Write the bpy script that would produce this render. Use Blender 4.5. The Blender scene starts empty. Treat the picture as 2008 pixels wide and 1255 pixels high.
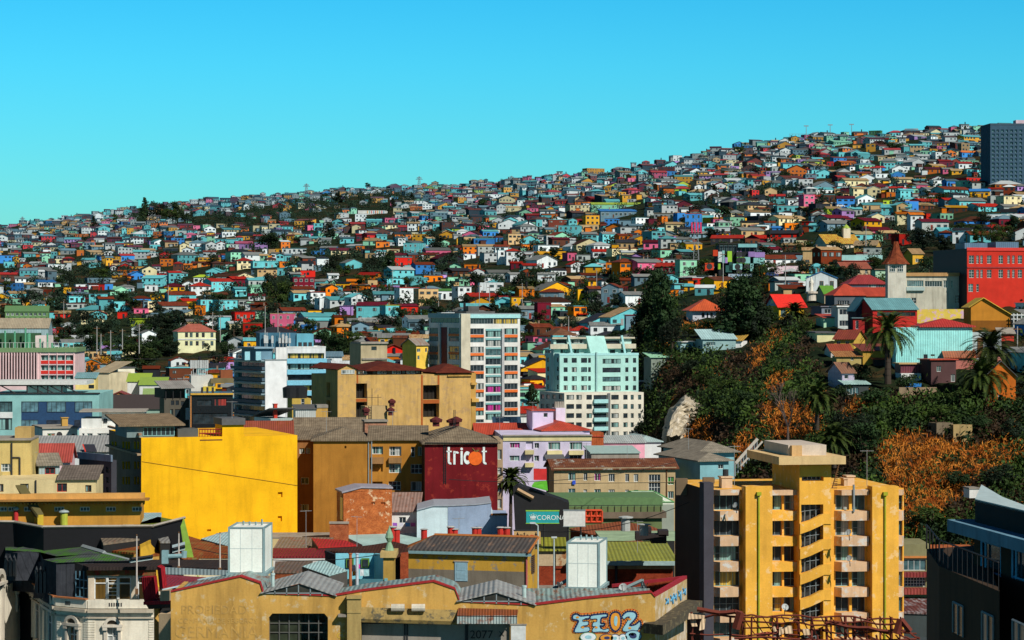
import bpy,math,random,bisect
from mathutils import Vector,Matrix
R=math.radians
random.seed(7)
S=bpy.context.scene
COL=S.collection
F=4720.0;U0=1004.0;V0=610.0;ZC=45.0
# ------------------------------------------------------------------ camera, sky, sun
cam=bpy.data.objects.new('camera',bpy.data.cameras.new('camera'));COL.objects.link(cam)
cam.location=(0,0,ZC);cam.rotation_euler=(R(90),0,0)
cam.data.sensor_width=36;cam.data.lens=36*F/2008;cam.data.shift_y=-17.5/2008
cam.data.clip_start=1;cam.data.clip_end=20000
S.camera=cam
S.view_settings.view_transform='Standard';S.view_settings.look='None'
S.view_settings.exposure=0;S.view_settings.gamma=1
AZ,EL=38,41
W=bpy.data.worlds.new('World');S.world=W;W.use_nodes=True
nt=W.node_tree;nt.nodes.clear()
def wn(t,**k):
 n=nt.nodes.new(t)
 for a,b in k.items():setattr(n,a,b)
 return n
sky=wn('ShaderNodeTexSky',sky_type='NISHITA',sun_disc=False,sun_elevation=R(EL),sun_rotation=R(180-AZ),altitude=50,air_density=1.0,dust_density=0.6,ozone_density=2.0)
tc=wn('ShaderNodeTexCoord');sep=wn('ShaderNodeSeparateXYZ')
ramp=wn('ShaderNodeValToRGB')
cr=ramp.color_ramp
stops=[(0.0,(.40,1.02,1.08)),(0.055,(.27,1.06,1.22)),(0.10,(.18,1.08,1.34)),(0.135,(.12,1.02,1.36)),(0.20,(.10,.22,.34)),(1.0,(.09,.16,.25))]
cr.elements[0].position=0;cr.elements[0].color=(*stops[0][1],1)
cr.elements[1].position=1;cr.elements[1].color=(*stops[-1][1],1)
for p,c in stops[1:-1]:
 e=cr.elements.new(p);e.color=(*c,1)
mul=wn('ShaderNodeMix',data_type='RGBA',blend_type='MULTIPLY');mul.inputs[0].default_value=1
bg=wn('ShaderNodeBackground');bg.inputs[1].default_value=0.10
out=wn('ShaderNodeOutputWorld')
L=nt.links
L.new(tc.outputs['Generated'],sep.inputs[0]);L.new(sep.outputs['Z'],ramp.inputs[0])
L.new(sky.outputs[0],mul.inputs[6]);L.new(ramp.outputs[0],mul.inputs[7])
L.new(mul.outputs[2],bg.inputs[0]);L.new(bg.outputs[0],out.inputs[0])
sl=bpy.data.lights.new('sun','SUN');sl.energy=5.0;sl.angle=R(0.5);sl.color=(1,.95,.86)
so=bpy.data.objects.new('sun',sl);COL.objects.link(so)
tosun=Vector((math.sin(R(AZ))*math.cos(R(EL)),-math.cos(R(AZ))*math.cos(R(EL)),math.sin(R(EL))))
so.rotation_euler=tosun.to_track_quat('Z','Y').to_euler();so.location=(60,-60,120)
# ------------------------------------------------------------------ materials
MATS={}
def srgb(h):
 h=h.lstrip('#');c=[int(h[i:i+2],16)/255 for i in(0,2,4)]
 return tuple(x/12.92 if x<=.04045 else((x+.055)/1.055)**2.4 for x in c)
class NT:
 def __init__(s,name):
  s.m=bpy.data.materials.new(name);s.m.use_nodes=True;s.t=s.m.node_tree;s.t.nodes.clear()
  s.o=s.n('ShaderNodeOutputMaterial');s.b=s.n('ShaderNodeBsdfPrincipled')
  s.l(s.b.outputs[0],s.o.inputs[0]);s.tc=s.n('ShaderNodeTexCoord')
 def n(s,t,**k):
  n=s.t.nodes.new(t)
  for a,b in k.items():setattr(n,a,b)
  return n
 def l(s,a,b):s.t.links.new(a,b)
 def noise(s,scale,detail=4,rough=.6,stretch=None,src=None):
  mp=s.n('ShaderNodeMapping');mp.inputs['Scale'].default_value=stretch or(1,1,1)
  s.l(src or s.tc.outputs['Object'],mp.inputs[0])
  n=s.n('ShaderNodeTexNoise');n.inputs['Scale'].default_value=scale;n.inputs['Detail'].default_value=detail
  n.inputs['Roughness'].default_value=rough;s.l(mp.outputs[0],n.inputs[0]);return n.outputs[0]
 def ramp(s,fac,lo,hi,c0=(0,0,0),c1=(1,1,1)):
  r=s.n('ShaderNodeValToRGB');r.color_ramp.elements[0].position=lo;r.color_ramp.elements[1].position=hi
  r.color_ramp.elements[0].color=(*c0,1);r.color_ramp.elements[1].color=(*c1,1);s.l(fac,r.inputs[0]);return r.outputs[0]
 def mix(s,fac,a,b,mode='MIX'):
  m=s.n('ShaderNodeMix',data_type='RGBA',blend_type=mode)
  for i,x in((0,fac),(6,a),(7,b)):
   if isinstance(x,(int,float)):m.inputs[i].default_value=x
   elif isinstance(x,tuple):m.inputs[i].default_value=(*x,1)
   else:s.l(x,m.inputs[i])
  return m.outputs[2]
 def math(s,op,a,b):
  m=s.n('ShaderNodeMath',operation=op)
  for i,x in((0,a),(1,b)):
   if isinstance(x,(int,float)):m.inputs[i].default_value=x
   else:s.l(x,m.inputs[i])
  return m.outputs[0]
 def bump(s,h,strength,dist=.05):
  b=s.n('ShaderNodeBump');b.inputs['Strength'].default_value=strength;b.inputs['Distance'].default_value=dist
  s.l(h,b.inputs['Height']);s.l(b.outputs[0],s.b.inputs['Normal'])
 def fin(s,col,rough=.85,spec=.2):
  if isinstance(col,tuple):s.b.inputs['Base Color'].default_value=(*col,1)
  else:s.l(col,s.b.inputs['Base Color'])
  s.b.inputs['Roughness'].default_value=rough;s.b.inputs['Specular IOR Level'].default_value=spec
  return s.m
def sc(c,k):return tuple(min(1,x*k)for x in c)
def plaster(c,dirt=.5,scale=1.0,dirtc=(.10,.07,.045),vary=True,patch=None,patchamt=.5):
 """painted render with rain streaks, blotches and dirt"""
 key=('pl',c,dirt,scale,dirtc,vary,patch,patchamt)
 if key in MATS:return MATS[key]
 t=NT('painted_plaster');col=c
 big=t.noise(.35*scale,5);streak=t.noise(1.3*scale,4,.6,(1,1,.12));fine=t.noise(7*scale,3)
 col=t.mix(t.ramp(big,.3,.72),sc(c,.80),sc(c,1.10))
 col=t.mix(t.ramp(fine,.35,.65),t.mix(1.0,col,(.9,.9,.9),'MULTIPLY'),col)
 if patch:col=t.mix(t.math('MULTIPLY',t.ramp(t.noise(.8*scale,8,.7),.56-.1*patchamt,.60),1.0),col,patch)
 f=t.math('MULTIPLY',t.ramp(streak,.48,.80),dirt)
 col=t.mix(f,col,t.mix(.6,dirtc,sc(c,.35)))
 if vary:
  oi=t.n('ShaderNodeObjectInfo');hsv=t.n('ShaderNodeHueSaturation')
  mr=t.n('ShaderNodeMapRange');mr.inputs[3].default_value=.82;mr.inputs[4].default_value=1.12
  t.l(oi.outputs['Random'],mr.inputs[0]);t.l(mr.outputs[0],hsv.inputs['Value']);t.l(col,hsv.inputs['Color']);col=hsv.outputs[0]
 t.bump(fine,.25,.03)
 m=t.fin(col,.9,.12);MATS[key]=m;return m
def corrug(c,axis=0,pitch=.25,rust=.35,rustc=(.22,.055,.015),sheet=True):
 """corrugated sheet; axis is the direction across the ribs"""
 key=('co',c,axis,pitch,rust,rustc,sheet)
 if key in MATS:return MATS[key]
 t=NT('corrugated_sheet')
 sp=t.n('ShaderNodeSeparateXYZ');t.l(t.tc.outputs['Object'],sp.inputs[0])
 w=t.math('SINE',t.math('MULTIPLY',sp.outputs[axis],6.2832/pitch),0)
 bl=t.noise(.5,6,.7);st=t.noise(1.6,5,.7,(1,.25,1)if axis==0 else(.25,1,1))
 col=t.mix(t.ramp(bl,.3,.7),sc(c,.72),sc(c,1.15))
 wf=t.ramp(w,0.0,1.0);col=t.mix(t.math('MULTIPLY',wf,.35),col,sc(c,.45))
 if sheet:
  fl=t.math('FLOOR',t.math('MULTIPLY',sp.outputs[axis],1/1.1),0)
  wnz=t.n('ShaderNodeTexWhiteNoise',noise_dimensions='1D');t.l(fl,wnz.inputs['W'])
  col=t.mix(t.math('MULTIPLY',wnz.outputs[0],.45),col,sc(c,.6))
 col=t.mix(t.math('MULTIPLY',t.ramp(st,.62-.22*rust,.72-.1*rust),min(1,rust*1.6)),col,rustc)
 t.bump(w,.6,.05)
 m=t.fin(col,.55,.35);MATS[key]=m;return m
def flat(c,rough=.7,spec=.25,name='paint',metal=0,vary=.0):
 key=('fl',c,rough,spec,name,metal)
 if key in MATS:return MATS[key]
 t=NT(name);n=t.noise(2.5,4)
 col=t.mix(t.ramp(n,.3,.7),sc(c,.82),sc(c,1.08));m=t.fin(col,rough,spec);t.b.inputs['Metallic'].default_value=metal
 MATS[key]=m;return m
def glass(c=(.012,.018,.022),rough=.08,curtain=None):
 key=('gl',c,rough,curtain)
 if key in MATS:return MATS[key]
 t=NT('window_glass');col=c
 if curtain:
  f=t.noise(6,2,.5,(1,1,.03));oi=t.n('ShaderNodeObjectInfo')
  col=t.mix(t.ramp(f,.42,.58),sc(curtain,.55),curtain)
  half=t.noise(.9,1,.5,(1,1,.02));col=t.mix(t.ramp(half,.44,.50),c,col)
 else:
  col=t.mix(t.ramp(t.noise(.8,2),.35,.75),c,sc(c,3.2))
 m=t.fin(col,rough,.5);MATS[key]=m;return m
def brick(c=(.32,.075,.02),c2=(.2,.04,.012),mortar=(.28,.2,.13),scale=1.0,plast=None,amt=.5):
 key=('br',c,c2,mortar,scale,plast,amt)
 if key in MATS:return MATS[key]
 t=NT('brickwork');mp=t.n('ShaderNodeMapping');mp.inputs['Rotation'].default_value=(R(90),0,0)
 t.l(t.tc.outputs['Object'],mp.inputs[0])
 b=t.n('ShaderNodeTexBrick');b.inputs['Color1'].default_value=(*c,1);b.inputs['Color2'].default_value=(*c2,1)
 b.inputs['Mortar'].default_value=(*mortar,1);b.inputs['Scale'].default_value=3.6*scale;b.inputs['Mortar Size'].default_value=.014
 t.l(mp.outputs[0],b.inputs[0]);n=t.noise(.5,7,.7)
 col=t.mix(t.ramp(t.noise(1.2,4),.3,.7),t.mix(1.0,b.outputs[0],(.55,.5,.5),'MULTIPLY'),b.outputs[0])
 if plast:col=t.mix(t.ramp(n,.62-.3*amt,.66-.3*amt),col,t.mix(t.ramp(t.noise(2.5,4),.3,.7),sc(plast,.7),plast))
 t.bump(b.outputs['Fac'],-.3,.02);m=t.fin(col,.9,.1);MATS[key]=m;return m
def tiles(c,c2=None,moss=None,scale=1.0,mossamt=.5):
 """clay tile / fibre-cement roof with course lines"""
 key=('ti',c,c2,moss,scale,mossamt)
 if key in MATS:return MATS[key]
 t=NT('roof_tiles');c2=c2 or sc(c,.5)
 sp=t.n('ShaderNodeSeparateXYZ');t.l(t.tc.outputs['Object'],sp.inputs[0])
 wx=t.math('SINE',t.math('MULTIPLY',sp.outputs[0],6.28/(.3/scale)),0);wy=t.math('SINE',t.math('MULTIPLY',sp.outputs[1],6.28/(.9/scale)),0)
 col=t.mix(t.ramp(t.noise(.9,7,.75),.35,.68),c2,c)
 col=t.mix(t.math('MULTIPLY',t.ramp(wx,.55,1),.45),col,sc(c,.3));col=t.mix(t.math('MULTIPLY',t.ramp(wy,.9,1),.6),col,sc(c,.2))
 if moss:col=t.mix(t.math('MULTIPLY',t.ramp(t.noise(.6,8,.75),.60-.25*mossamt,.66-.2*mossamt),.85),col,moss)
 t.bump(wx,.4,.04);m=t.fin(col,.9,.1);MATS[key]=m;return m
def leafmat(c,c2,name='foliage',scale=.35):
 key=('lf',c,c2,scale)
 if key in MATS:return MATS[key]
 t=NT(name);oi=t.n('ShaderNodeObjectInfo')
 n=t.noise(scale,3);n2=t.noise(2.2,3)
 col=t.mix(t.ramp(n,.38,.62),c,c2);col=t.mix(t.ramp(n2,.3,.7),t.mix(1.0,col,(.45,.45,.45),'MULTIPLY'),col)
 hsv=t.n('ShaderNodeHueSaturation');mr=t.n('ShaderNodeMapRange');mr.inputs[3].default_value=.6;mr.inputs[4].default_value=1.3
 t.l(oi.outputs['Random'],mr.inputs[0]);t.l(mr.outputs[0],hsv.inputs['Value']);t.l(col,hsv.inputs['Color'])
 m=t.fin(hsv.outputs[0],.75,.2);MATS[key]=m;return m
def attrmat(name='house_paint'):
 t=NT(name);a=t.n('ShaderNodeAttribute',attribute_name='Col');n=t.noise(.25,4)
 m=t.fin(t.mix(t.ramp(n,.3,.7),t.mix(1.0,a.outputs[0],(.78,.78,.78),'MULTIPLY'),a.outputs[0]),.85,.15);return m
 # ------------------------------------------------------------------ mesh builder
class MB:
 def __init__(s):s.v=[];s.f=[];s.m=[]
 def poly(s,pts,m=0):
  i=len(s.v);s.v+=[tuple(p)for p in pts];s.f.append(tuple(range(i,i+len(pts))));s.m.append(m)
 def box(s,x0,x1,y0,y1,z0,z1,m=0,bottom=True):
  if x1<x0:x0,x1=x1,x0
  if y1<y0:y0,y1=y1,y0
  if z1<z0:z0,z1=z1,z0
  i=len(s.v)
  s.v+=[(x0,y0,z0),(x1,y0,z0),(x1,y1,z0),(x0,y1,z0),(x0,y0,z1),(x1,y0,z1),(x1,y1,z1),(x0,y1,z1)]
  fs=[(4,5,6,7),(0,1,5,4),(1,2,6,5),(2,3,7,6),(3,0,4,7)]+([(3,2,1,0)]if bottom else[])
  for f in fs:s.f.append(tuple(i+k for k in f));s.m.append(m)
  return s
 def tube(s,p0,p1,r0,r1=None,n=8,m=0):
  r1=r0 if r1 is None else r1
  p0=Vector(p0);p1=Vector(p1);d=(p1-p0)
  if d.length<1e-6:return s
  q=d.to_track_quat('Z','Y');i=len(s.v)
  for p,r in((p0,r0),(p1,r1)):
   for k in range(n):
    a=2*math.pi*k/n;s.v.append(tuple(p+q@Vector((r*math.cos(a),r*math.sin(a),0))))
  for k in range(n):
   j=(k+1)%n;s.f.append((i+k,i+j,i+n+j,i+n+k));s.m.append(m)
  s.f.append(tuple(range(i+n,i+2*n)));s.m.append(m);s.f.append(tuple(reversed(range(i,i+n))));s.m.append(m)
  return s
 def bar(s,p0,p1,w,m=0):return s.tube(p0,p1,w*.7071,None,4,m)
 def prism(s,pts,y0,y1,m=0,mc=None):
  """polygon of (x, z) pushed from y0 to y1"""
  n=len(pts);a=[(x,y0,z)for x,z in pts];b=[(x,y1,z)for x,z in pts]
  s.poly(a,m if mc is None else mc);s.poly(b[::-1],m)
  for k in range(n):
   j=(k+1)%n;s.poly([a[k],b[k],b[j],a[j]],m)
  return s
 def extr(s,pts,v,m=0):
  """any planar polygon pushed along vector v"""
  a=[Vector(p)for p in pts];b=[p+Vector(v)for p in a];n=len(a)
  s.poly(a,m);s.poly(b[::-1],m)
  for k in range(n):
   j=(k+1)%n;s.poly([a[k],b[k],b[j],a[j]],m)
  return s
 def lathe(s,prof,c=(0,0,0),n=12,m=0):
  i=len(s.v)
  for r,z in prof:
   for k in range(n):
    a=2*math.pi*k/n;s.v.append((c[0]+r*math.cos(a),c[1]+r*math.sin(a),c[2]+z))
  for q in range(len(prof)-1):
   for k in range(n):
    j=(k+1)%n;s.f.append((i+q*n+k,i+q*n+j,i+(q+1)*n+j,i+(q+1)*n+k));s.m.append(m)
  return s
 def mesh(s,name,mats,smooth=False):
  me=bpy.data.meshes.new(name);me.from_pydata(s.v,[],s.f)
  for mt in(mats if isinstance(mats,(list,tuple))else[mats]):me.materials.append(mt)
  if len(me.materials)>1:me.polygons.foreach_set('material_index',s.m)
  if smooth:me.polygons.foreach_set('use_smooth',[True]*len(s.f))
  me.update();return me
 def build(s,name,mats,parent=None,loc=None,smooth=False):
  o=bpy.data.objects.new(name,s.mesh(name,mats,smooth));COL.objects.link(o)
  if parent:o.parent=parent
  if loc is not None:o.location=loc
  return o
def tag(o,label=None,cat=None,group=None,kind=None):
 if label:o['label']=label
 if cat:o['category']=cat
 if group:o['group']=group
 if kind:o['kind']=kind
 return o
def thing(name,label,cat,loc=(0,0,0),rz=0,group=None):
 o=bpy.data.objects.new(name,None);COL.objects.link(o);o.location=loc;o.rotation_euler=(0,0,rz)
 o.empty_display_size=.5
 return tag(o,label,cat,group)
def dup(root,loc,rz=0,label=None,group=None,scale=None):
 r=root.copy();COL.objects.link(r);r.location=loc;r.rotation_euler=(0,0,rz)
 if scale is not None:r.scale=scale
 if label:r['label']=label
 if group:r['group']=group
 for ch in list(root.children):
  c=ch.copy();COL.objects.link(c);c.parent=r
  for g in list(ch.children):
   d=g.copy();COL.objects.link(d);d.parent=c
 return r
def P(u,v,Y):return Vector(((u-U0)/F*Y,Y,ZC-(v-V0)/F*Y))
class Fr:
 """ground frame of a building: local x runs along its front, y into it, z up. u0..u1 are the photo columns of the front,
    uside the far end of the visible side wall (left when yaw > 0, right when yaw < 0)."""
 def __init__(s,u0,u1,vb,Y,yaw=0,uside=None,D=10.0,side=None):
  s.side=side or('l' if yaw>=0 else 'r')
  th=R(yaw);c,n=math.cos(th),math.sin(th);s.th=th;s.c=c;s.n=n
  k0,k1=(u0-U0)/F,(u1-U0)/F
  if s.side=='l':
   X0,Y0=k0*Y,Y;s.W=(k1*Y-X0)/(c-k1*n)
  else:
   X1=k1*Y;s.W=(X1-k0*Y)/(c-k0*n);X0,Y0=X1-s.W*c,Y-s.W*n
  s.X,s.Y=X0,Y0;s.D=D;s.zb=ZC-(vb-V0)/F*Y
  if uside is not None:s.D=s.sy(uside,s.W if s.side=='r' else 0)
  s.loc=(X0,Y0,s.zb)
 def x(s,u,y=0):
  k=(u-U0)/F;X0,Y0=s.X-y*s.n,s.Y+y*s.c
  return(k*Y0-X0)/(s.c-k*s.n)
 def z(s,u,v,y=0):return ZC-(v-V0)/F*(s.Y+y*s.c+s.x(u,y)*s.n)-s.zb
 def sy(s,u,xx=0):
  k=(u-U0)/F;X0,Y0=s.X+xx*s.c,s.Y+xx*s.n
  return(X0-k*Y0)/(s.n+k*s.c)
 def sz(s,u,v,xx=0):
  return ZC-(v-V0)/F*(s.Y+xx*s.n+s.sy(u,xx)*s.c)-s.zb
 def rect(s,u0,v0,u1,v1):
  um=(u0+u1)/2;return(s.x(u0),s.x(u1),s.z(um,v1),s.z(um,v0))
 def srect(s,u0,v0,u1,v1,xx=0):
  um=(u0+u1)/2;a,b=sorted((s.sy(u0,xx),s.sy(u1,xx)));return(a,b,s.sz(um,v1,xx),s.sz(um,v0,xx))
 def root(s,name,label,cat,group=None):return thing(name,label,cat,s.loc,s.th,group)
 def zf(s,v):return s.z((U0 if False else s.um()),v)
 def um(s):
  X=s.X+s.W/2*s.c;Y=s.Y+s.W/2*s.n;return U0+X/Y*F
def wall_holes(mb,W0,W1,Z0,Z1,holes,place,rec,m=0):
 """flat wall with rectangular openings and reveals; place(a, z, d) maps along-wall, height, inward depth to 3-D"""
 hs=[(max(W0,a),min(W1,b),max(Z0,c),min(Z1,d))for a,b,c,d in holes]
 hs=[h for h in hs if h[1]-h[0]>.02 and h[3]-h[2]>.02]
 zs=sorted({Z0,Z1,*[round(h[2],4)for h in hs],*[round(h[3],4)for h in hs]})
 hs=[(a,b,round(c,4),round(d,4))for a,b,c,d in hs]
 for i in range(len(zs)-1):
  z0,z1=zs[i],zs[i+1]
  if z1-z0<1e-4:continue
  row=sorted((h[0],h[1])for h in hs if h[2]<=z0+1e-4 and h[3]>=z1-1e-4)
  x=W0
  for a,b in row:
   if a>x+1e-4:mb.poly([place(x,z0,0),place(a,z0,0),place(a,z1,0),place(x,z1,0)],m)
   x=max(x,b)
  if x<W1-1e-4:mb.poly([place(x,z0,0),place(W1,z0,0),place(W1,z1,0),place(x,z1,0)],m)
 for a,b,c,d in hs:
  q=[(a,c),(b,c),(b,d),(a,d)]
  for k in range(4):
   (xa,za),(xb,zb)=q[k],q[(k+1)%4]
   mb.poly([place(xa,za,0),place(xb,zb,0),place(xb,zb,rec),place(xa,za,rec)],m)
  mb.poly([place(a,c,rec),place(b,c,rec),place(b,d,rec),place(a,d,rec)],m)
def walls(mb,fr,z0,H,front=(),left=(),right=(),rec=.2,m=0,top=True,back=0.0,x0=0,x1=None,y0=0,y1=None,ms=None):
 x1=fr.W if x1 is None else x1;y1=fr.D if y1 is None else y1;ms=m if ms is None else ms
 wall_holes(mb,x0,x1,z0,H,front,lambda a,z,d:(a,y0+d,z),rec,m)
 wall_holes(mb,y0,y1,z0,H,left,lambda a,z,d:(x0+d,a,z),rec,ms)
 wall_holes(mb,y0,y1,z0,H,right,lambda a,z,d:(x1-d,a,z),rec,m)
 mb.poly([(x1,y1,z0),(x0,y1,z0),(x0,y1,H),(x1,y1,H)],m)
 if top:mb.poly([(x0,y0,H),(x1,y0,H),(x1,y1,H),(x0,y1,H)],m)
 return mb
WCACHE={}
def win(parent,face,rect,nx=2,nz=1,fm=None,pm=None,rec=.2,t=.06,at=0,split=True,name='window',sub='pane',y0=0):
 """glazed window in an opening; face 'f' front, 'l' left side, 'r' right side (at = x of that side)"""
 a,b,c,d=rect;w,h=b-a,d-c
 if w<.05 or h<.05:return None
 key=(round(w,2),round(h,2),nx,nz,fm.name,pm.name,round(t,3),split)
 if key not in WCACHE:
  f=MB();dy=.05
  f.box(0,w,-dy,0,0,t);f.box(0,w,-dy,0,h-t,h);f.box(0,t,-dy,0,t,h-t);f.box(w-t,w,-dy,0,t,h-t)
  for k in range(1,nx):f.box(w*k/nx-t*.4,w*k/nx+t*.4,-dy*.9,0,t,h-t)
  for k in range(1,nz):f.box(t,w-t,-dy*.8,0,h*k/nz-t*.4,h*k/nz+t*.4)
  p=MB();g=p if split else f
  g.poly([(t*.5,-.012,t*.5),(w-t*.5,-.012,t*.5),(w-t*.5,-.012,h-t*.5),(t*.5,-.012,h-t*.5)],0 if split else 1)
  WCACHE[key]=(f.mesh(name,fm if split else[fm,pm]),p.mesh(sub,pm)if split else None)
 fme,pme=WCACHE[key]
 o=bpy.data.objects.new(name,fme);COL.objects.link(o);o.parent=parent
 if face=='f':o.location=(a,y0+rec-.012,c)
 elif face=='l':o.location=(at+rec-.012,b,c);o.rotation_euler=(0,0,-math.pi/2)
 else:o.location=(at-rec+.012,a,c);o.rotation_euler=(0,0,math.pi/2)
 if pme:
  q=bpy.data.objects.new(sub,pme);COL.objects.link(q);q.parent=o
 return o
def roof(mb,kind,x0,x1,y0,y1,z,h,o=.3,t=.12,m=0):
 """roof solids: g ridge along x, G ridge along y, h hip, f flat slab, s shed rising to the back, S shed rising to the front"""
 if kind in 'gGsS':
  ax=kind=='G'
  a0,a1,b0,b1=(y0,y1,x0,x1)if ax else(x0,x1,y0,y1)
  A0,A1,B0,B1=a0-o,a1+o,b0-o,b1+o
  if kind in 'gG':
   drop=h*o/max(.01,(b1-b0)/2);pr=[(B0,z-drop),((b0+b1)/2,z+h),(B1,z-drop)]
  elif kind=='s':pr=[(B0,z),(B1,z+h)]
  else:pr=[(B0,z+h),(B1,z)]
  for k in range(len(pr)-1):
   (p,zp),(q,zq)=pr[k],pr[k+1]
   cs=[(p,zp),(q,zq),(q,zq+t),(p,zp+t)]
   f=(lambda a,b,zz:(b,a,zz))if ax else(lambda a,b,zz:(a,b,zz))
   lo=[f(A0,b,zz)for b,zz in cs];hi=[f(A1,b,zz)for b,zz in cs]
   mb.poly(lo,m);mb.poly(hi[::-1],m)
   for i in range(4):
    j=(i+1)%4;mb.poly([lo[i],hi[i],hi[j],lo[j]],m)
 elif kind=='h':
  X0,X1,Y0,Y1=x0-o,x1+o,y0-o,y1+o;w,d=X1-X0,Y1-Y0;r=min(w,d)/2*.95
  if w>=d:ra,rb=(X0+r,(Y0+Y1)/2,z+h),(X1-r,(Y0+Y1)/2,z+h)
  else:ra,rb=((X0+X1)/2,Y0+r,z+h),((X0+X1)/2,Y1-r,z+h)
  c=[(X0,Y0,z),(X1,Y0,z),(X1,Y1,z),(X0,Y1,z)];e=[(x,y,z-t)for x,y,_ in c]
  if w>=d:fs=[[c[0],c[1],rb,ra],[c[1],c[2],rb],[c[2],c[3],ra,rb],[c[3],c[0],ra]]
  else:fs=[[c[0],c[1],ra],[c[1],c[2],rb,ra],[c[2],c[3],rb],[c[3],c[0],ra,rb]]
  for f in fs:mb.poly(f,m)
  for i in range(4):
   j=(i+1)%4;mb.poly([e[i],e[j],c[j],c[i]],m)
  mb.poly(e[::-1],m)
 else:
  mb.box(x0-o,x1+o,y0-o,y1+o,z,z+max(t,h),m)
 return mb
 # ------------------------------------------------------------------ terrain as seen depth
HILL=[(-500,[(900,560),(850,620),(700,850),(600,1150),(520,1700),(470,2400),(462,2900)]),(0,[(900,560),(850,620),(700,830),(600,1080),(520,1600),(460,2300),(446,2900)]),(300,[(900,570),(850,630),(700,810),(600,1030),(500,1600),(430,2300),(404,2900)]),(600,[(900,590),(850,630),(700,790),(600,960),(500,1350),(430,2000),(380,2900)]),(900,[(900,600),(850,640),(700,740),(600,880),(500,1250),(420,1800),(364,2900)]),(1180,[(930,580),(860,610),(700,690),(600,830),(500,1120),(420,1550),(340,2200)]),(1300,[(960,500),(880,530),(680,590),(600,740),(500,1000),(400,1500),(320,2200)]),(1450,[(990,430),(800,490),(680,570),(600,690),(500,930),(400,1400),(290,2200)]),(1600,[(1030,405),(800,455),(720,492),(680,522),(600,630),(500,860),(400,1250),(268,2100)]),(1900,[(1080,395),(800,446),(720,480),(650,525),(560,630),(450,880),(350,1350),(256,2000)]),(2500,[(1100,390),(800,440),(720,475),(650,520),(560,620),(450,820),(350,1200),(230,2000)])]
def _col(pts,v):
 if v>=pts[0][0]:return math.log(pts[0][1])
 if v<=pts[-1][0]:return math.log(pts[-1][1])
 for(va,ya),(vb,yb)in zip(pts,pts[1:]):
  if vb<=v<=va:
   f=(va-v)/(va-vb);return math.log(ya)+f*(math.log(yb)-math.log(ya))
def _lerp(u,fn):
 us=[h[0]for h in HILL];i=max(0,min(len(us)-2,bisect.bisect(us,u)-1))
 f=min(1,max(0,(u-us[i])/(us[i+1]-us[i])));return fn(HILL[i][1])*(1-f)+fn(HILL[i+1][1])*f
def hillY(u,v):return math.exp(_lerp(u,lambda p:_col(p,v)))
def hill_top(u):return _lerp(u,lambda p:p[-1][0])
def hill_bot(u):return _lerp(u,lambda p:p[0][0])
def hp(u,v):return P(u,v,hillY(u,v))
# ------------------------------------------------------------------ ground, hill, street
def groundmat():
 t=NT('city_ground');n=t.noise(.02,6);n2=t.noise(.3,5)
 return t.fin(t.mix(t.ramp(n,.35,.65),t.mix(t.ramp(n2,.3,.7),(.035,.033,.032),(.075,.07,.065)),(.05,.045,.04)),.95,.1)
g=MB();g.poly([(-5000,-800,0),(5000,-800,0),(5000,9000,0),(-5000,9000,0)])
tag(g.build('ground',groundmat()),kind='structure')
def hillmat():
 t=NT('hillside_soil');n=t.noise(.03,7,.65);n2=t.noise(.35,6,.7);n3=t.noise(.12,6,.7)
 soil=t.mix(t.ramp(n2,.3,.7),(.022,.016,.009),(.10,.05,.018))
 sc1=t.mix(t.ramp(n2,.35,.65),(.006,.012,.006),(.020,.032,.012))
 col=t.mix(t.ramp(n,.5,.64),sc1,soil);col=t.mix(t.ramp(n3,.55,.62),col,sc1)
 t.bump(n2,.8,.5);return t.fin(col,.95,.05)
g=MB();rows=[]
NU,NV=150,60
for i in range(NU+1):
 u=-500+3000*i/NU;vt,vb=hill_top(u),hill_bot(u);r=[]
 p=P(u,vb+40,hillY(u,vb)*.93);p.z=-8;r.append(p)
 for j in range(NV+1):
  v=vb+(vt-vb)*j/NV;p=hp(u,v)
  if 0<j<NV:p.z+=random.uniform(-.5,.5)
  r.append(p)
 q=P(u,vt,hillY(u,vt)*1.25);q.z-=60;r.append(q);q=q.copy();q.y*=1.6;q.x*=1.6;q.z=-5;r.append(q);rows.append(r)
nr=len(rows[0])
for r in rows:g.v+=[tuple(p)for p in r]
for i in range(NU):
 for j in range(nr-1):
  a=i*nr+j;g.f.append((a,a+nr,a+nr+1,a+1));g.m.append(0)
tag(g.build('hills',hillmat(),smooth=True),kind='structure')
# ------------------------------------------------------------------ houses on the hillside
CN={'w':('white','#dfe6e6'),'c':('cream','#e6d9a8'),'y':('mustard yellow','#eaaa1c'),'o':('orange','#e67a12'),'r':('red','#cf2316'),'m':('maroon','#6e1428'),'p':('pink','#e0688c'),'g':('mint green','#8fd0ac'),'l':('lime green','#b0c832'),'t':('turquoise','#6cc6cc'),'b':('bright blue','#3a86d0'),'n':('navy','#232c50'),'s':('slate blue','#6f8e9c'),'k':('charcoal','#2c2e34'),'e':('beige','#c9a877'),'v':('lilac','#b68ccc'),'u':('brown','#5e3522'),'a':('pale grey','#a3aaa6'),'f':('dark green','#4f8044'),'d':('teal','#2f7f80'),'x':('rust','#7e3418')}
CC={k:sc(srgb(v[1]),1.15)for k,v in CN.items()}
RC={k:sc(c,.75)for k,c in CC.items()};RC['a']=sc(srgb('#8d908c'),.8);RC['r']=sc(srgb('#c22a1a'),.8);RC['k']=sc(srgb('#33343a'),.8)
RN={'g':'gable roof','G':'gable end','h':'hip roof','f':'flat roof','s':'sloping roof','S':'sloping roof'}
HAZE=srgb('#3d7c98')
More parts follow.
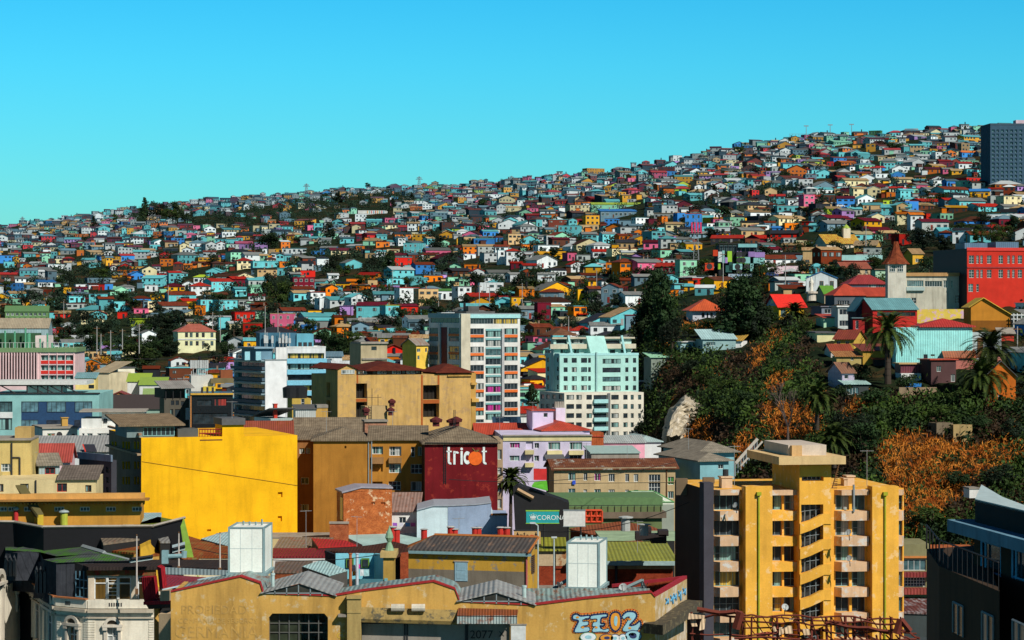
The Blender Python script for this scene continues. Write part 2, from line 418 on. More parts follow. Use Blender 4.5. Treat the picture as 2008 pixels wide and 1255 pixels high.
def hazed(c,Y):  # bluish distance haze blended into the wall and roof colours
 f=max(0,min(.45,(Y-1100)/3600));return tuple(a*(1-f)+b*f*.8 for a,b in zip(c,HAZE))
DATA='''
Z 0 380 4.016
1505 1660 725 800 w h r;1665 1840 690 770 t g r;1525 1650 655 710 w h l;1295 1455 730 770 y h m;1330 1545 795 845 t g x;1185 1310 790 830 y f u;1140 1240 718 765 w f a
1030 1130 632 680 b G b;1580 1725 835 925 t f a;1725 1870 835 920 t f a;1440 1575 845 905 y g r;1535 1600 880 955 o f o;1165 1265 845 930 c f t;1130 1165 840 925 s f a;900 985 850 925 t f t
545 670 805 855 t f t;1265 1480 880 960 a g x;985 1085 850 900 m f m;435 550 940 975 r g e;700 840 945 1000 t G r;640 820 990 1025 c f e;925 995 935 985 r f r;1025 1215 985 1040 l f l
1850 2008 930 1010 r f m;1055 1170 905 945 p f p;1785 1865 570 605 g G f;1620 1740 610 645 t G t;1430 1510 560 595 o g o;1510 1670 550 575 o g x;1260 1355 515 570 o f o;1255 1360 475 505 r G r
950 1060 485 535 b g r;930 1040 425 480 w f t;1050 1170 455 510 w g t;1620 1710 395 455 w G a;1710 1780 390 440 w G r;1535 1620 415 455 t f r;1490 1630 385 425 w h s;1205 1285 300 345 o f o
1290 1370 295 340 b f t;1050 1170 315 345 t h w;1470 1560 320 345 p h p;1520 1580 250 290 p f p;1705 1790 235 265 c f e;1400 1520 248 270 r g m;605 660 445 490 o f y;475 605 445 475 a g s
380 510 555 590 w f t;30 110 535 580 t f t;0 130 635 690 u g r;300 440 695 735 w g b;120 265 665 700 w g a;500 560 740 785 y f y;475 545 700 720 y g a;775 820 715 765 r f r;825 890 710 760 b f a
905 1010 755 800 g G g;590 680 745 780 v g m;40 170 825 870 g f r;80 220 785 820 t g e;880 960 635 655 y g a;590 665 315 340 o f o;845 960 350 380 m g x;740 820 358 385 w g w;560 650 395 420 m g m
700 790 545 580 t f t;640 740 520 560 a g t;340 400 440 470 w f r;190 300 470 500 t g a;60 150 400 430 w g s;250 330 380 410 c g x;1860 1990 390 440 v g p;1300 1400 380 420 e g x;1180 1260 400 440 t f w
440 520 640 670 c g a;1090 1160 520 560 t f g;1700 1790 790 830 u g u;1380 1470 290 330 a f t;1750 1860 300 340 w f a
Z 450 350 4.016
45 255 1050 1130 r f a;320 490 1065 1190 p f e;490 620 1115 1170 b g k;575 685 1170 1205 b g b;620 725 1040 1090 y f x;420 600 1040 1100 s g x;870 975 1005 1085 v f v;1000 1230 1000 1130 t g m
1230 1350 1000 1125 t f l;1350 1485 1005 1100 r g m;1340 1490 860 990 w f r;1490 1645 870 995 e f m;1645 1775 885 950 w g f;1240 1405 785 838 t f t;1240 1340 842 890 v f t;1140 1335 910 955 w g t
505 640 900 965 t g e;640 755 895 985 w f r;500 670 780 880 m f m;560 675 725 778 r f r;710 845 945 1020 w f w;1010 1150 760 800 o g r;930 1060 808 835 o g o;1000 1080 845 880 o G u;1090 1165 800 860 e f u
1115 1235 855 885 w g r;1180 1250 795 835 u s y;1300 1435 620 695 r f t;1370 1520 510 590 t f t;1440 1540 440 500 y f y;1650 1775 440 475 y G x;1790 1855 470 520 y G y;1155 1260 498 545 o f r;1085 1170 440 490 r g m
1000 1085 445 490 m g r;900 980 385 430 u G u;1225 1330 310 350 p f p;730 805 320 345 w G w;640 750 570 605 b f t;415 605 550 590 w f t;345 410 555 585 y f y;60 180 645 715 c h r;185 395 650 710 t f t
395 455 655 700 o f o;455 515 655 690 l f l;220 375 715 785 e f u;375 435 705 760 t f t;485 560 750 800 d g a;150 290 800 855 a g t;165 290 855 900 g g g;150 280 925 965 w g m;25 145 790 855 m g r
45 135 868 930 t g t;165 265 993 1030 x g x;915 1045 665 710 t G a;800 1000 565 600 c g m;1530 1650 600 630 e g x;1640 1840 630 670 k G m;1845 1940 595 635 w f b;1850 1975 678 720 o f o;1905 2008 730 780 w G r
1755 1905 725 765 u g k;1895 1975 785 830 p f r;1890 2008 920 970 o g r;1800 1905 850 960 w f a;1810 1890 790 850 g f a;1800 1865 150 190 y f o;1870 1945 155 195 w f w;1520 1615 200 240 w f c;1425 1520 230 250 o g o
990 1080 280 340 w f w;530 615 375 400 y f y;615 675 368 410 p f p;400 465 345 365 r g r;640 690 435 470 p f p;75 150 390 415 o g x;140 190 272 320 u f u;50 130 272 300 t f t;60 170 475 540 v f v;435 465 185 205 y f y
780 860 760 790 w g w;1660 1710 760 800 v f v;1420 1560 790 835 t g t;1720 1800 780 850 g f g;860 940 270 310 w f t;1080 1200 330 370 t g t;1330 1400 380 415 m g r;1600 1700 380 410 t f t;1900 2008 300 340 u g k
700 800 480 520 a g a;870 980 470 510 t g s;560 640 480 520 w g a;1160 1240 450 485 t g t
Z 900 330 3.922
1130 1240 725 845 o f x;1240 1370 720 840 o h x;1375 1560 720 790 p g a;1500 1700 755 820 m g r;1555 1645 785 835 r h r;1700 1830 705 830 g f a;1890 1960 730 780 r f o;995 1100 860 905 y g u;860 995 850 905 u g e
1095 1230 915 1035 s G x;1000 1095 925 1040 k g x;1225 1300 910 985 m f x;915 985 925 1040 y f a;620 770 950 1030 s h x;1280 1470 970 1050 w g a;1615 1690 940 985 o f o;1690 1810 905 945 y g t;1585 1690 845 895 t G t
405 510 990 1085 y f x;280 400 1020 1085 t G t;85 310 985 1030 o g r;475 605 1080 1160 s g a;430 530 1110 1160 y g r;605 710 1035 1180 m f m;710 815 1065 1165 g s e;1105 1180 1090 1130 p G p;805 1020 1175 1215 w g c
1285 1355 1130 1230 s f r;480 560 640 700 w f w;565 612 645 670 o f o;610 770 590 645 w f a;620 835 660 705 y g y;835 905 650 715 p f m;905 1010 665 715 a f a;480 600 585 625 o f o;380 475 505 585 e f e
115 275 540 590 b f t;475 620 545 585 t G y;195 295 650 725 w f a;300 365 630 740 w f t;365 465 635 740 w h r;600 755 705 765 w G a;400 490 730 770 m g r;495 600 745 790 a g r;860 965 740 800 w G r;605 735 815 880 w g a
765 920 440 530 t f t;975 1080 362 440 y f o;925 1075 435 485 e f e;690 840 395 460 x f t;640 690 390 450 w f a;595 640 395 445 t f t;1120 1220 388 445 b f m;1090 1365 330 380 s s b;1020 1400 278 315 g g l;770 865 302 345 w f r
1360 1460 378 445 w f t;1560 1605 370 440 o f o;1460 1560 390 430 m f m;1740 1865 350 495 b f r;1680 1740 345 415 b f b;1870 1960 362 420 t f t;1870 1960 450 500 t f t;1500 1690 345 390 a f e;1745 1870 580 630 y g a
1625 1745 575 620 e f k;1420 1535 568 625 p g m;1215 1375 570 620 e g k;1105 1215 505 575 t g a;835 895 535 575 w f m;950 1060 505 585 t g a;860 975 600 630 w G w;1030 1185 640 690 w g r;985 1120 0 40 y f y
345 405 148 200 y f t;490 550 170 215 t f t;0 60 225 280 y f o;185 305 485 525 b g t;0 50 530 585 y f y;65 165 745 780 o G r;100 235 790 840 w g r;1115 1200 145 175 y h y;1590 1675 20 55 b f m;1485 1600 30 75 p g r
1760 1815 130 155 y f o;1580 1640 200 225 w h a;1390 1450 185 230 c f e;1305 1390 165 195 p h r;690 800 180 205 a h r;1015 1120 230 255 r g r;740 845 250 275 r g x;545 700 280 305 m f m;1300 1370 75 105 p f p
360 480 300 330 c g e;200 290 330 370 t g s;520 640 360 390 m g r;40 160 440 475 t g m;1130 1240 250 285 t g t;870 960 340 375 k g u;1230 1320 400 440 s f s;1400 1500 640 690 u g k;720 850 545 600 u g m
1700 1800 640 690 k g t;1240 1340 860 900 u g x;1350 1480 830 890 s g a;1510 1580 690 730 r f u
Z 1300 400 4.4825
450 640 670 745 y g u;1260 1530 650 770 w G b;1540 1793 575 640 e g r;1230 1390 405 535 e g e;1390 1570 400 580 x g e;890 1170 480 535 w g x;960 1075 210 250 b g b;1210 1320 158 190 r f r;1285 1440 185 240 t g t
1445 1650 170 225 s g a;590 715 115 200 g f m;1020 1250 125 170 c g e;600 800 75 110 c g a;690 890 230 290 e g a;1060 1170 300 345 a f a;1060 1260 745 795 e s x;1190 1260 680 730 w f w;930 1000 700 750 o f u
850 1050 300 325 m g r;420 700 300 345 k g r;100 260 310 350 s g a;840 1010 105 155 k f k;1050 1230 360 400 u g e;870 990 360 400 t g a;880 1050 400 440 w g m
Z 1508 230 4.016
275 360 610 740 p f p;360 450 620 660 p g r;535 675 638 705 b g m;65 235 695 750 t f w;665 775 560 630 c g e;775 880 565 645 c G w;560 665 558 605 m f m;925 1035 590 630 o f k;1035 1140 575 640 t g t
1240 1350 565 615 w g a;1500 1705 655 715 t g a;1385 1490 650 700 s g r;1745 1850 620 685 a f w;1850 1990 618 695 c f a;1740 1855 565 615 w g r;1585 1740 580 630 y g b;1115 1215 765 880 w g o;1010 1110 760 840 c g o
1205 1415 820 890 a g m;1540 1760 815 845 b h u;1750 1945 880 915 w h r;1025 1120 918 1004 r f e;680 850 920 965 t g c;365 515 440 480 t G t;235 345 485 545 w f r;715 840 475 520 w G w;840 955 445 475 w f w
600 785 495 545 c g e;1000 1140 485 525 c g e;1150 1230 468 495 y g u;1235 1370 408 440 o g m;1440 1565 420 450 y g e;1285 1395 380 405 y g e;1640 1705 412 470 t f r;1495 1600 362 405 w g r;570 690 355 375 o g o
700 800 440 470 o g x;455 510 350 385 r f r;950 1070 118 150 t h r;785 880 105 140 f f l;670 780 122 145 o g u;510 655 192 220 g g g;765 835 208 275 y f e;660 760 218 245 y f e;910 1040 255 290 w g r;795 920 170 215 w g m
860 940 310 340 c g e;700 795 285 330 t g t;550 610 275 315 t f t;1180 1330 305 330 w g w;1145 1240 148 175 v g w;1375 1500 118 150 w f a;1410 1500 148 175 c g c;1515 1580 205 270 e f e;1520 1700 275 310 b g o
360 480 290 315 m h r;0 125 620 685 t g r;1350 1450 758 810 g f g;785 985 888 930 p g m;5 125 870 915 b g b;125 245 832 890 o f a;880 1020 910 960 m g e;700 840 640 675 w G t;900 1000 655 690 l f l;1200 1370 660 695 s g r
1110 1180 560 610 g f m;1240 1300 760 800 r f r;1650 1830 700 740 t g r;1850 1980 700 740 a g a;1400 1560 710 755 u g y;1170 1300 690 730 u g e;740 900 690 730 e g t;640 760 830 880 k g k;460 640 790 830 a g m
860 960 490 520 c g a;1400 1540 500 560 b g s;540 640 470 500 m g r;1340 1450 345 385 m g r;1090 1180 320 350 w g a;1130 1230 350 395 w G w;970 1090 405 440 w G w;720 790 330 370 w f w;800 900 740 770 t g a
'''
def inpoly(u,v,pts):
 c=False
 for i in range(len(pts)):
  (a,b),(p,q)=pts[i],pts[i-1]
  if(b>v)!=(q>v)and u<(p-a)*(v-b)/(q-b)+a:c=not c
 return c
SPECS=[]
for line in DATA.strip().splitlines():
 if line.startswith('Z'):ox,oy,kk=map(float,line.split()[1:]);continue
 for it in line.split(';'):
  a,b,c,d,wc,rk,rcq=it.split();u0,u1,vt,vb=ox+float(a)/kk,ox+float(b)/kk,oy+float(c)/kk,oy+float(d)/kk
  um,vm=(u0+u1)/2,(vt+vb)/2
  if any(abs(um-(q['u0']+q['u1'])/2)<9 and abs(vm-(q['vt']+q['vb'])/2)<7 for q in SPECS):continue
  SPECS.append(dict(u0=u0,u1=u1,vt=vt,vb=vb,wc=wc,rk=rk,rc=rcq,hand=True))
HERO_RECTS=[(1380,485,1502,540),(1590,452,1690,498),(1500,568,1580,625),(1730,480,1790,570),(1748,480,2008,585),(1345,595,1445,628),(8,608,112,632),(1180,400,1260,430),(340,645,428,700),(700,408,765,424)]
BELTS=[[(425,425),(470,412),(560,397),(700,384),(800,376),(830,388),(790,408),(700,418),(640,432),(540,446),(440,444)],[(250,436),(275,400),(330,405),(380,412),(440,420),(430,440),(330,440)],[(1335,382),(1450,372),(1560,362),(1575,384),(1480,400),(1400,408),(1335,402)],[(225,732),(232,672),(300,640),(345,660),(310,735)],[(150,640),(220,630),(300,700),(200,760),(150,720)],[(500,460),(552,455),(556,494),(500,496)],[(515,552),(578,548),(578,606),(515,606)],[(625,500),(770,498),(770,544),(625,544)],[(615,655),(690,655),(690,710),(615,710)],[(1780,452),(1842,452),(1842,492),(1780,492)],[(120,535),(250,525),(250,552),(120,562)],[(1000,535),(1080,535),(1080,582),(1000,582)]]
CLIFF=[(1238,650),(1262,545),(1330,545),(1345,598),(1400,590),(1410,540),(1510,535),(1515,600),(1560,560),(1600,540),(2040,540),(2100,1300),(1200,1300),(1245,900)]
random.seed(11)
WP='w'*30+'c'*8+'e'*9+'t'*16+'a'*10+'s'*10+'g'*7+'y'*7+'o'*6+'x'*4+'r'*3+'m'*3+'p'*3+'v'*2+'b'*4+'l'*1+'u'*5+'k'*2
RP='a'*20+'x'*9+'r'*4+'k'*14+'e'*7+'t'*9+'m'*4+'w'*5+'s'*8+'u'*5
hand=[q for q in SPECS]
v=850.0
while v>236:
 hmin=None;u=-60.0
 while u<2080:
  if not(hill_top(u)-1<=v<=hill_bot(u)-2):u+=12;continue
  Y=hillY(u,v);w=random.choice((4.2,5,5.5,6,6.5,7,8,9,10,13))*F/Y;h=random.choice((2.3,2.5,2.7,2.9,3.2,4.4,4.9,5.3))*F/Y;vb=v+random.uniform(-.35,.35)*3*F/Y
  step=w*random.uniform(.8,1.15);u0,u1=u,u+w;um=u+w/2
  ok=(random.random()<.3 or not any(inpoly(um,v-h*.5,b)for b in BELTS))and not inpoly(um,v-h*.3,CLIFF)and vb>=hill_top(um)-.5
  if ok:
   for q in hand:
    if u0<q['u1']-1 and u1>q['u0']-1:
     if vb>q['vb']and vb-h*1.25<q['vb']-.3*(q['vb']-q['vt'])and min(u1,q['u1'])-max(u0,q['u0'])>.15*w:ok=False;break
     if q['vt']+.55*(q['vb']-q['vt'])<vb<=q['vb']and min(u1,q['u1'])-max(u0,q['u0'])>.4*w:ok=False;break
  if ok:
   for a,b,c,d in HERO_RECTS:
    if u0<c and u1>a and vb-h*1.2<d and vb>b:ok=False;break
  if ok and random.random()<.97:
   SPECS.append(dict(u0=u0,u1=u1,vt=vb-h,vb=vb,wc=random.choice(WP),rk=random.choice('gggghhffffsGG'),rc=random.choice(RP),hand=False))
  u+=step
 v-=max(1.3,2.75*F/hillY(900 if v>370 else 1700,v)*.66)
def geom(q):
 um=(q['u0']+q['u1'])/2;Y=hillY(um,q['vb']);q['Y']=Y;rnd=random.Random(int(q['u0']*97+q['vb']*31))
 yaw=rnd.choice((4,8,14,20,26,32))if rnd.random()<.85 else-rnd.choice((6,12,20));q['rnd']=rnd
 fr=Fr(q['u0'],q['u1'],q['vb'],Y,yaw);W_=fr.W;H=(q['vb']-q['vt'])*Y/F;D=max(4.5,min(9.5,W_*rnd.uniform(.6,1.0)));fr.D=D
 rk=q['rk'];sp=(D if rk in 'gh' else W_);rh={'g':.27*sp/2+.15,'G':.42*sp/2,'h':.36*min(W_,D)/2+.2,'f':.18,'s':.18*D,'S':.15*D}[rk]
 wl=MB();wl.box(0,W_,0,D,-5,H)
 if rk=='g':wl.prism([(0,H),(0,H),(0,H)],0,0)if False else[wl.poly([(x,0,H),(x,D,H),(x,D/2,H+rh)])for x in(0,W_)]
 if rk=='G':[wl.poly([(0,y,H),(W_,y,H),(W_/2,y,H+rh)])for y in(0,D)]
 if rk=='s':wl.poly([(0,0,H),(0,D,H),(0,D,H+rh)]);wl.poly([(W_,0,H),(W_,D,H),(W_,D,H+rh)])
 if rk=='S':wl.poly([(0,0,H),(0,D,H),(0,0,H+rh)]);wl.poly([(0,0,H),(W_,0,H),(W_,0,H+rh),(0,0,H+rh)])
 rf=MB();roof(rf,rk,0,W_,0,D,H,rh,o=rnd.uniform(.2,.55)if rk!='f' else rnd.uniform(.02,.35),t=.14)
 ns=max(1,min(4,round(H/2.75)));nc=max(1,min(8,round(W_/2.7)));ws=[]
 ww=rnd.choice((.9,1.1,1.3,1.7));
 for k in range(ns):
  zf=H*(k/ns)+H/ns*.33;hh=H/ns*rnd.uniform(.36,.46)
  for c in range(nc):
   if rnd.random()<.2:continue
   x=W_*(c+.5)/nc;a=min(ww,W_/nc*.75)/2;ws.append(('f',x-a,x+a,zf,zf+hh))
  for c in range(2):
   if rnd.random()<.5:continue
   y=D*(c+.5)/2;ws.append(('l' if yaw>=0 else 'r',y-.5,y+.5,zf,zf+hh))
 if ns==1 or rnd.random()<.6:
  x=rnd.uniform(.2,.7)*W_;ws=[w for w in ws if not(w[0]=='f' and w[3]<2 and w[1]<x+1.0 and w[2]>x-.1)];ws.append(('d',x,x+.9,.05,min(2.05,H*.8)))
 if H<2.2 and not ws:pass
 return fr,W_,D,H,rh,wl,rf,ws
for q in SPECS:q['area']=(q['u1']-q['u0'])*(q['vb']-q['vt'])*(1.35 if q['hand']else.8)
SPECS.sort(key=lambda q:-q['area'])
NEAR,FAR=SPECS[:300],SPECS[300:]
# ---- labels from look and neighbours, each made unique
def desc(q,short=False):
 w=CN[q['wc']][0];r=CN[q['rc']][0]
 return f"{w} house" if short else f"{w} house with {r} {RN[q['rk']]}"
def storey(q):
 h=(q['vb']-q['vt'])*hillY((q['u0']+q['u1'])/2,q['vb'])/F;wd=(q['u1']-q['u0'])*hillY(q['u0'],q['vb'])/F
 return('tall ' if h>7 else 'low ' if h<3.2 else 'two-storey ' if h>4.6 else '')+('long ' if wd>15 else 'narrow ' if wd<5.5 else '')
def zone(u,v):
 a='left' if u<500 else 'middle' if u<1150 else 'right';t=(v-hill_top(u))/(hill_bot(u)-hill_top(u))
 b='skyline' if t<.12 else 'upper slope' if t<.35 else 'mid slope' if t<.6 else 'lower slope';return f"{a} {b}"
def side(du,dv):
 return('right of' if du>0 else 'left of')if abs(du)>abs(dv)*1.6 else('below' if dv>0 else 'above')
USED=set()
def relabel(base,u,v,me=None):
 nb=sorted((x for x in NEAR if x is not me),key=lambda x:math.hypot((x['u0']+x['u1'])/2-u,1.6*((x['vt']+x['vb'])/2-v)))[:14]
 out=[]
 for x in nb:out.append(f"{base}, {side(u - (x['u0'] + x['u1']) / 2, v - (x['vt'] + x['vb']) / 2)} the {storey(x)}{desc(x, True)}")
 for x in nb[:8]:out.append(f"{base} on the {zone(u, v)}, {side(u - (x['u0'] + x['u1']) / 2, v - (x['vt'] + x['vb']) / 2)} the {desc(x, True)}")
 for x in nb[:5]:
  for y in nb[:5]:
   if x is not y:out.append(f"{base}, {side(u - (x['u0'] + x['u1']) / 2, v - (x['vt'] + x['vb']) / 2)} a {desc(x, True)} and {side(u - (y['u0'] + y['u1']) / 2, v - (y['vt'] + y['vb']) / 2)} a {desc(y, True)}")
 for c in out:
  if c not in USED and len(c.replace('-',' ').split())<=16:USED.add(c);return c
 for c in out:
  if c not in USED:USED.add(c);return c
 return base
PANE=[glass(),glass((.02,.035,.04)),glass((.02,.03,.03),.1,(.35,.4,.4))]
FRAMES=[flat((.6,.6,.58),name='painted_frame'),flat((.05,.05,.05),name='dark_frame'),flat((.25,.12,.06),name='timber_frame')]
DOORM=[flat((.12,.05,.02),name='timber_door'),flat((.3,.3,.3),name='grey_door'),flat((.25,.03,.02),name='red_door')]
DOORS={}
def door(parent,x0,x1,z0,z1,m,y=0,name='door'):
 key=(round(x1-x0,2),round(z1-z0,2),m.name)
 if key not in DOORS:
  d=MB();w,h=x1-x0,z1-z0;d.box(0,w,-.05,0,0,h);d.box(w*.15,w*.85,-.07,-.05,h*.12,h*.45);d.box(w*.15,w*.85,-.07,-.05,h*.55,h*.9);DOORS[key]=d.mesh(name,m)
 o=bpy.data.objects.new(name,DOORS[key]);COL.objects.link(o);o.parent=parent;o.location=(x0,y-.004,z0);return o
for q in NEAR:
 fr,W_,D,H,rh,wl,rf,ws=geom(q);rnd=q['rnd'];um,vm=(q['u0']+q['u1'])/2,(q['vt']+q['vb'])/2
 base=storey(q)+desc(q)
 r=fr.root('house',relabel(base,um,vm,q),'house','houses on the hillside')
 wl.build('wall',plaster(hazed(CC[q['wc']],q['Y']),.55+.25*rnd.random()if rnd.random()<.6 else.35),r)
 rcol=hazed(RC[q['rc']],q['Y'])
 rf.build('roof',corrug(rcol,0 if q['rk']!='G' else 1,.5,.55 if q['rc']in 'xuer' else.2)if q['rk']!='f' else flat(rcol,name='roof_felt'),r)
 pm,fm=rnd.choice(PANE),rnd.choice(FRAMES)
 for w in ws:
  if w[0]=='d':door(r,*w[1:],rnd.choice(DOORM))
  else:win(r,w[0],w[1:],rnd.choice((1,2)),1,fm,pm,-.03,.09,W_ if w[0]=='r' else 0,split=False)
 if rnd.random()<.4:
  x,y=W_*rnd.uniform(.2,.8),D*rnd.uniform(.5,.8);k=MB();k.box(x-.25,x+.25,y-.25,y+.25,H-.5,H+rh+.9);k.box(x-.33,x+.33,y-.33,y+.33,H+rh+.9,H+rh+1.0)
  k.build('chimney',flat((.25,.16,.11),name='chimney_brick'),r)
  # ---- the rest of the hillside town, too many to single out
class CMB(MB):
 def __init__(s):super().__init__();s.c=[]
 def add(s,mb,fr,col):
  i=len(s.v);c,n=fr.c,fr.n;X,Y,Z=fr.loc
  s.v+=[(X+x*c-y*n,Y+x*n+y*c,Z+z)for x,y,z in mb.v];s.f+=[tuple(i+k for k in f)for f in mb.f];s.m+=mb.m;s.c+=[col]*len(mb.f)
 def cbuild(s,name,mat):
  o=s.build(name,mat);a=o.data.color_attributes.new('Col','FLOAT_COLOR','CORNER');buf=[]
  for f,c in zip(s.f,s.c):buf+=[c[0],c[1],c[2],1.0]*len(f)
  a.data.foreach_set('color',buf);return o
town=CMB()
for q in FAR:
 fr,W_,D,H,rh,wl,rf,ws=geom(q);Y=q['Y'];rnd=q['rnd'];k=rnd.uniform(.5,1.12)
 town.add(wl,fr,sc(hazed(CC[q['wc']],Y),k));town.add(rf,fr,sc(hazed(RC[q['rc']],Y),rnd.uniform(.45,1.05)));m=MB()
 for w in ws:
  a,b,c,d=w[1:]
  if w[0]in 'fd':m.poly([(a,-.05,c),(b,-.05,c),(b,-.05,d),(a,-.05,d)])
  else:x=-.05 if w[0]=='l' else W_+.05;m.poly([(x,a,c),(x,b,c),(x,b,d),(x,a,d)])
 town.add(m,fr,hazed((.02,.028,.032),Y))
 if rnd.random()<.55:
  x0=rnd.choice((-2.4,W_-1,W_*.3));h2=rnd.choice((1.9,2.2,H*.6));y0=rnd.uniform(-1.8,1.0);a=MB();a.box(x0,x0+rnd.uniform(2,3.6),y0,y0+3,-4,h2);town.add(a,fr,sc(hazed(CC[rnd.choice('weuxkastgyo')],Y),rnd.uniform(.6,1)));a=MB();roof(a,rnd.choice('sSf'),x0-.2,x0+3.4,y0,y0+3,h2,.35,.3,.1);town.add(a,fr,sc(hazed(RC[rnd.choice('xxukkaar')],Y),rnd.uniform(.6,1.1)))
 if rnd.random()<.12:a=MB();a.tube((W_*.6,D*.4,H),(W_*.6,D*.4,H+rh+1.8),.45,.45,7);town.add(a,fr,(.02,.02,.025))
tag(town.cbuild('hillside_houses',attrmat()),'small painted houses packed densely over the far hillside up to the skyline','houses',kind='stuff')
print('HOUSES',len(NEAR),len(FAR))
# ------------------------------------------------------------------ trees, palms, scrub
random.seed(5)
G1=leafmat((.010,.030,.010),(.038,.075,.014));G2=leafmat((.010,.022,.012),(.030,.05,.018));G3=leafmat((.03,.06,.008),(.07,.11,.014))
BARK=flat((.06,.04,.025),name='bark')
def leafball(mb,c,r,n,s,rnd,flatz=1.0,m=0):
 for _ in range(n):
  d=Vector((rnd.gauss(0,1),rnd.gauss(0,1),rnd.gauss(0,1))).normalized();k=rnd.uniform(.55,1.05);p=Vector(c)+Vector((d.x*r*k,d.y*r*k,d.z*r*k*flatz))
  nrm=(d+Vector((rnd.gauss(0,.6),rnd.gauss(0,.6),rnd.gauss(0,.6)))).normalized();a=nrm.orthogonal().normalized();a.rotate(Matrix.Rotation(rnd.uniform(0,6.28),3,nrm));b=nrm.cross(a);q=s*rnd.uniform(.6,1.3)
  mb.poly([p-a*q,p-b*q*.55,p+a*q,p+b*q*.55],m)
def broad(rnd,n=1500):
 cr=MB();tr=MB();tr.tube((0,0,-.1),(.02,0,.45),.035,.022,8);L_=[]
 for i in range(11):
  a=rnd.uniform(0,6.28);rr=rnd.uniform(.1,.34);z=rnd.uniform(.3,.85);L_.append(((rr*math.cos(a),rr*math.sin(a),z),rnd.uniform(.12,.22)))
 for c,r in L_:
  tr.tube((0,0,.3),c,.014,.004,5);leafball(cr,c,r,n//11,.035,rnd)
 return tr,cr
def conifer(rnd,n=1700):
 cr=MB();tr=MB();tr.tube((0,0,-.1),(0,0,.95),.03,.005,8)
 for i in range(26):
  z=.08+.9*i/26;w=(.30*(1-z)**.8+.03)*rnd.uniform(.7,1.15)
  for k in range(3):
   a=rnd.uniform(0,6.28);c=(w*math.cos(a)*.7,w*math.sin(a)*.7,z+rnd.uniform(-.03,.03));tr.tube((0,0,z),c,.006,.002,4);leafball(cr,c,max(.04,w*.55),n//78,.03,rnd,.6)
 return tr,cr
def tall(rnd,n=4200):
 cr=MB();tr=MB();tr.tube((0,0,-.1),(.02,.02,.8),.03,.01,8)
 for i in range(24):
  z=rnd.uniform(.12,.97);w=.36*(1-abs(z-.4)**1.5*1.6);a=rnd.uniform(0,6.28);rr=w*rnd.uniform(.2,.9);c=(rr*math.cos(a),rr*math.sin(a),z);tr.tube((0,0,z*.8),c,.01,.003,5);leafball(cr,c,rnd.uniform(.08,.15),n//24,.030,rnd,1.2)
 return tr,cr
PROT={}
for kd,fn,names in(('b',broad,3),('c',conifer,2),('e',tall,2)):
 PROT[kd]=[]
 for i in range(names):
  tr,cr=fn(random.Random(30+i*7+ord(kd)));PROT[kd].append((tr.mesh('trunk',BARK),cr.mesh('crown',{'b':(G1,G2,G3)[i%3],'c':(G2,G1)[i%2],'e':(G2,G1)[i%2]}[kd])))
TREES=[]
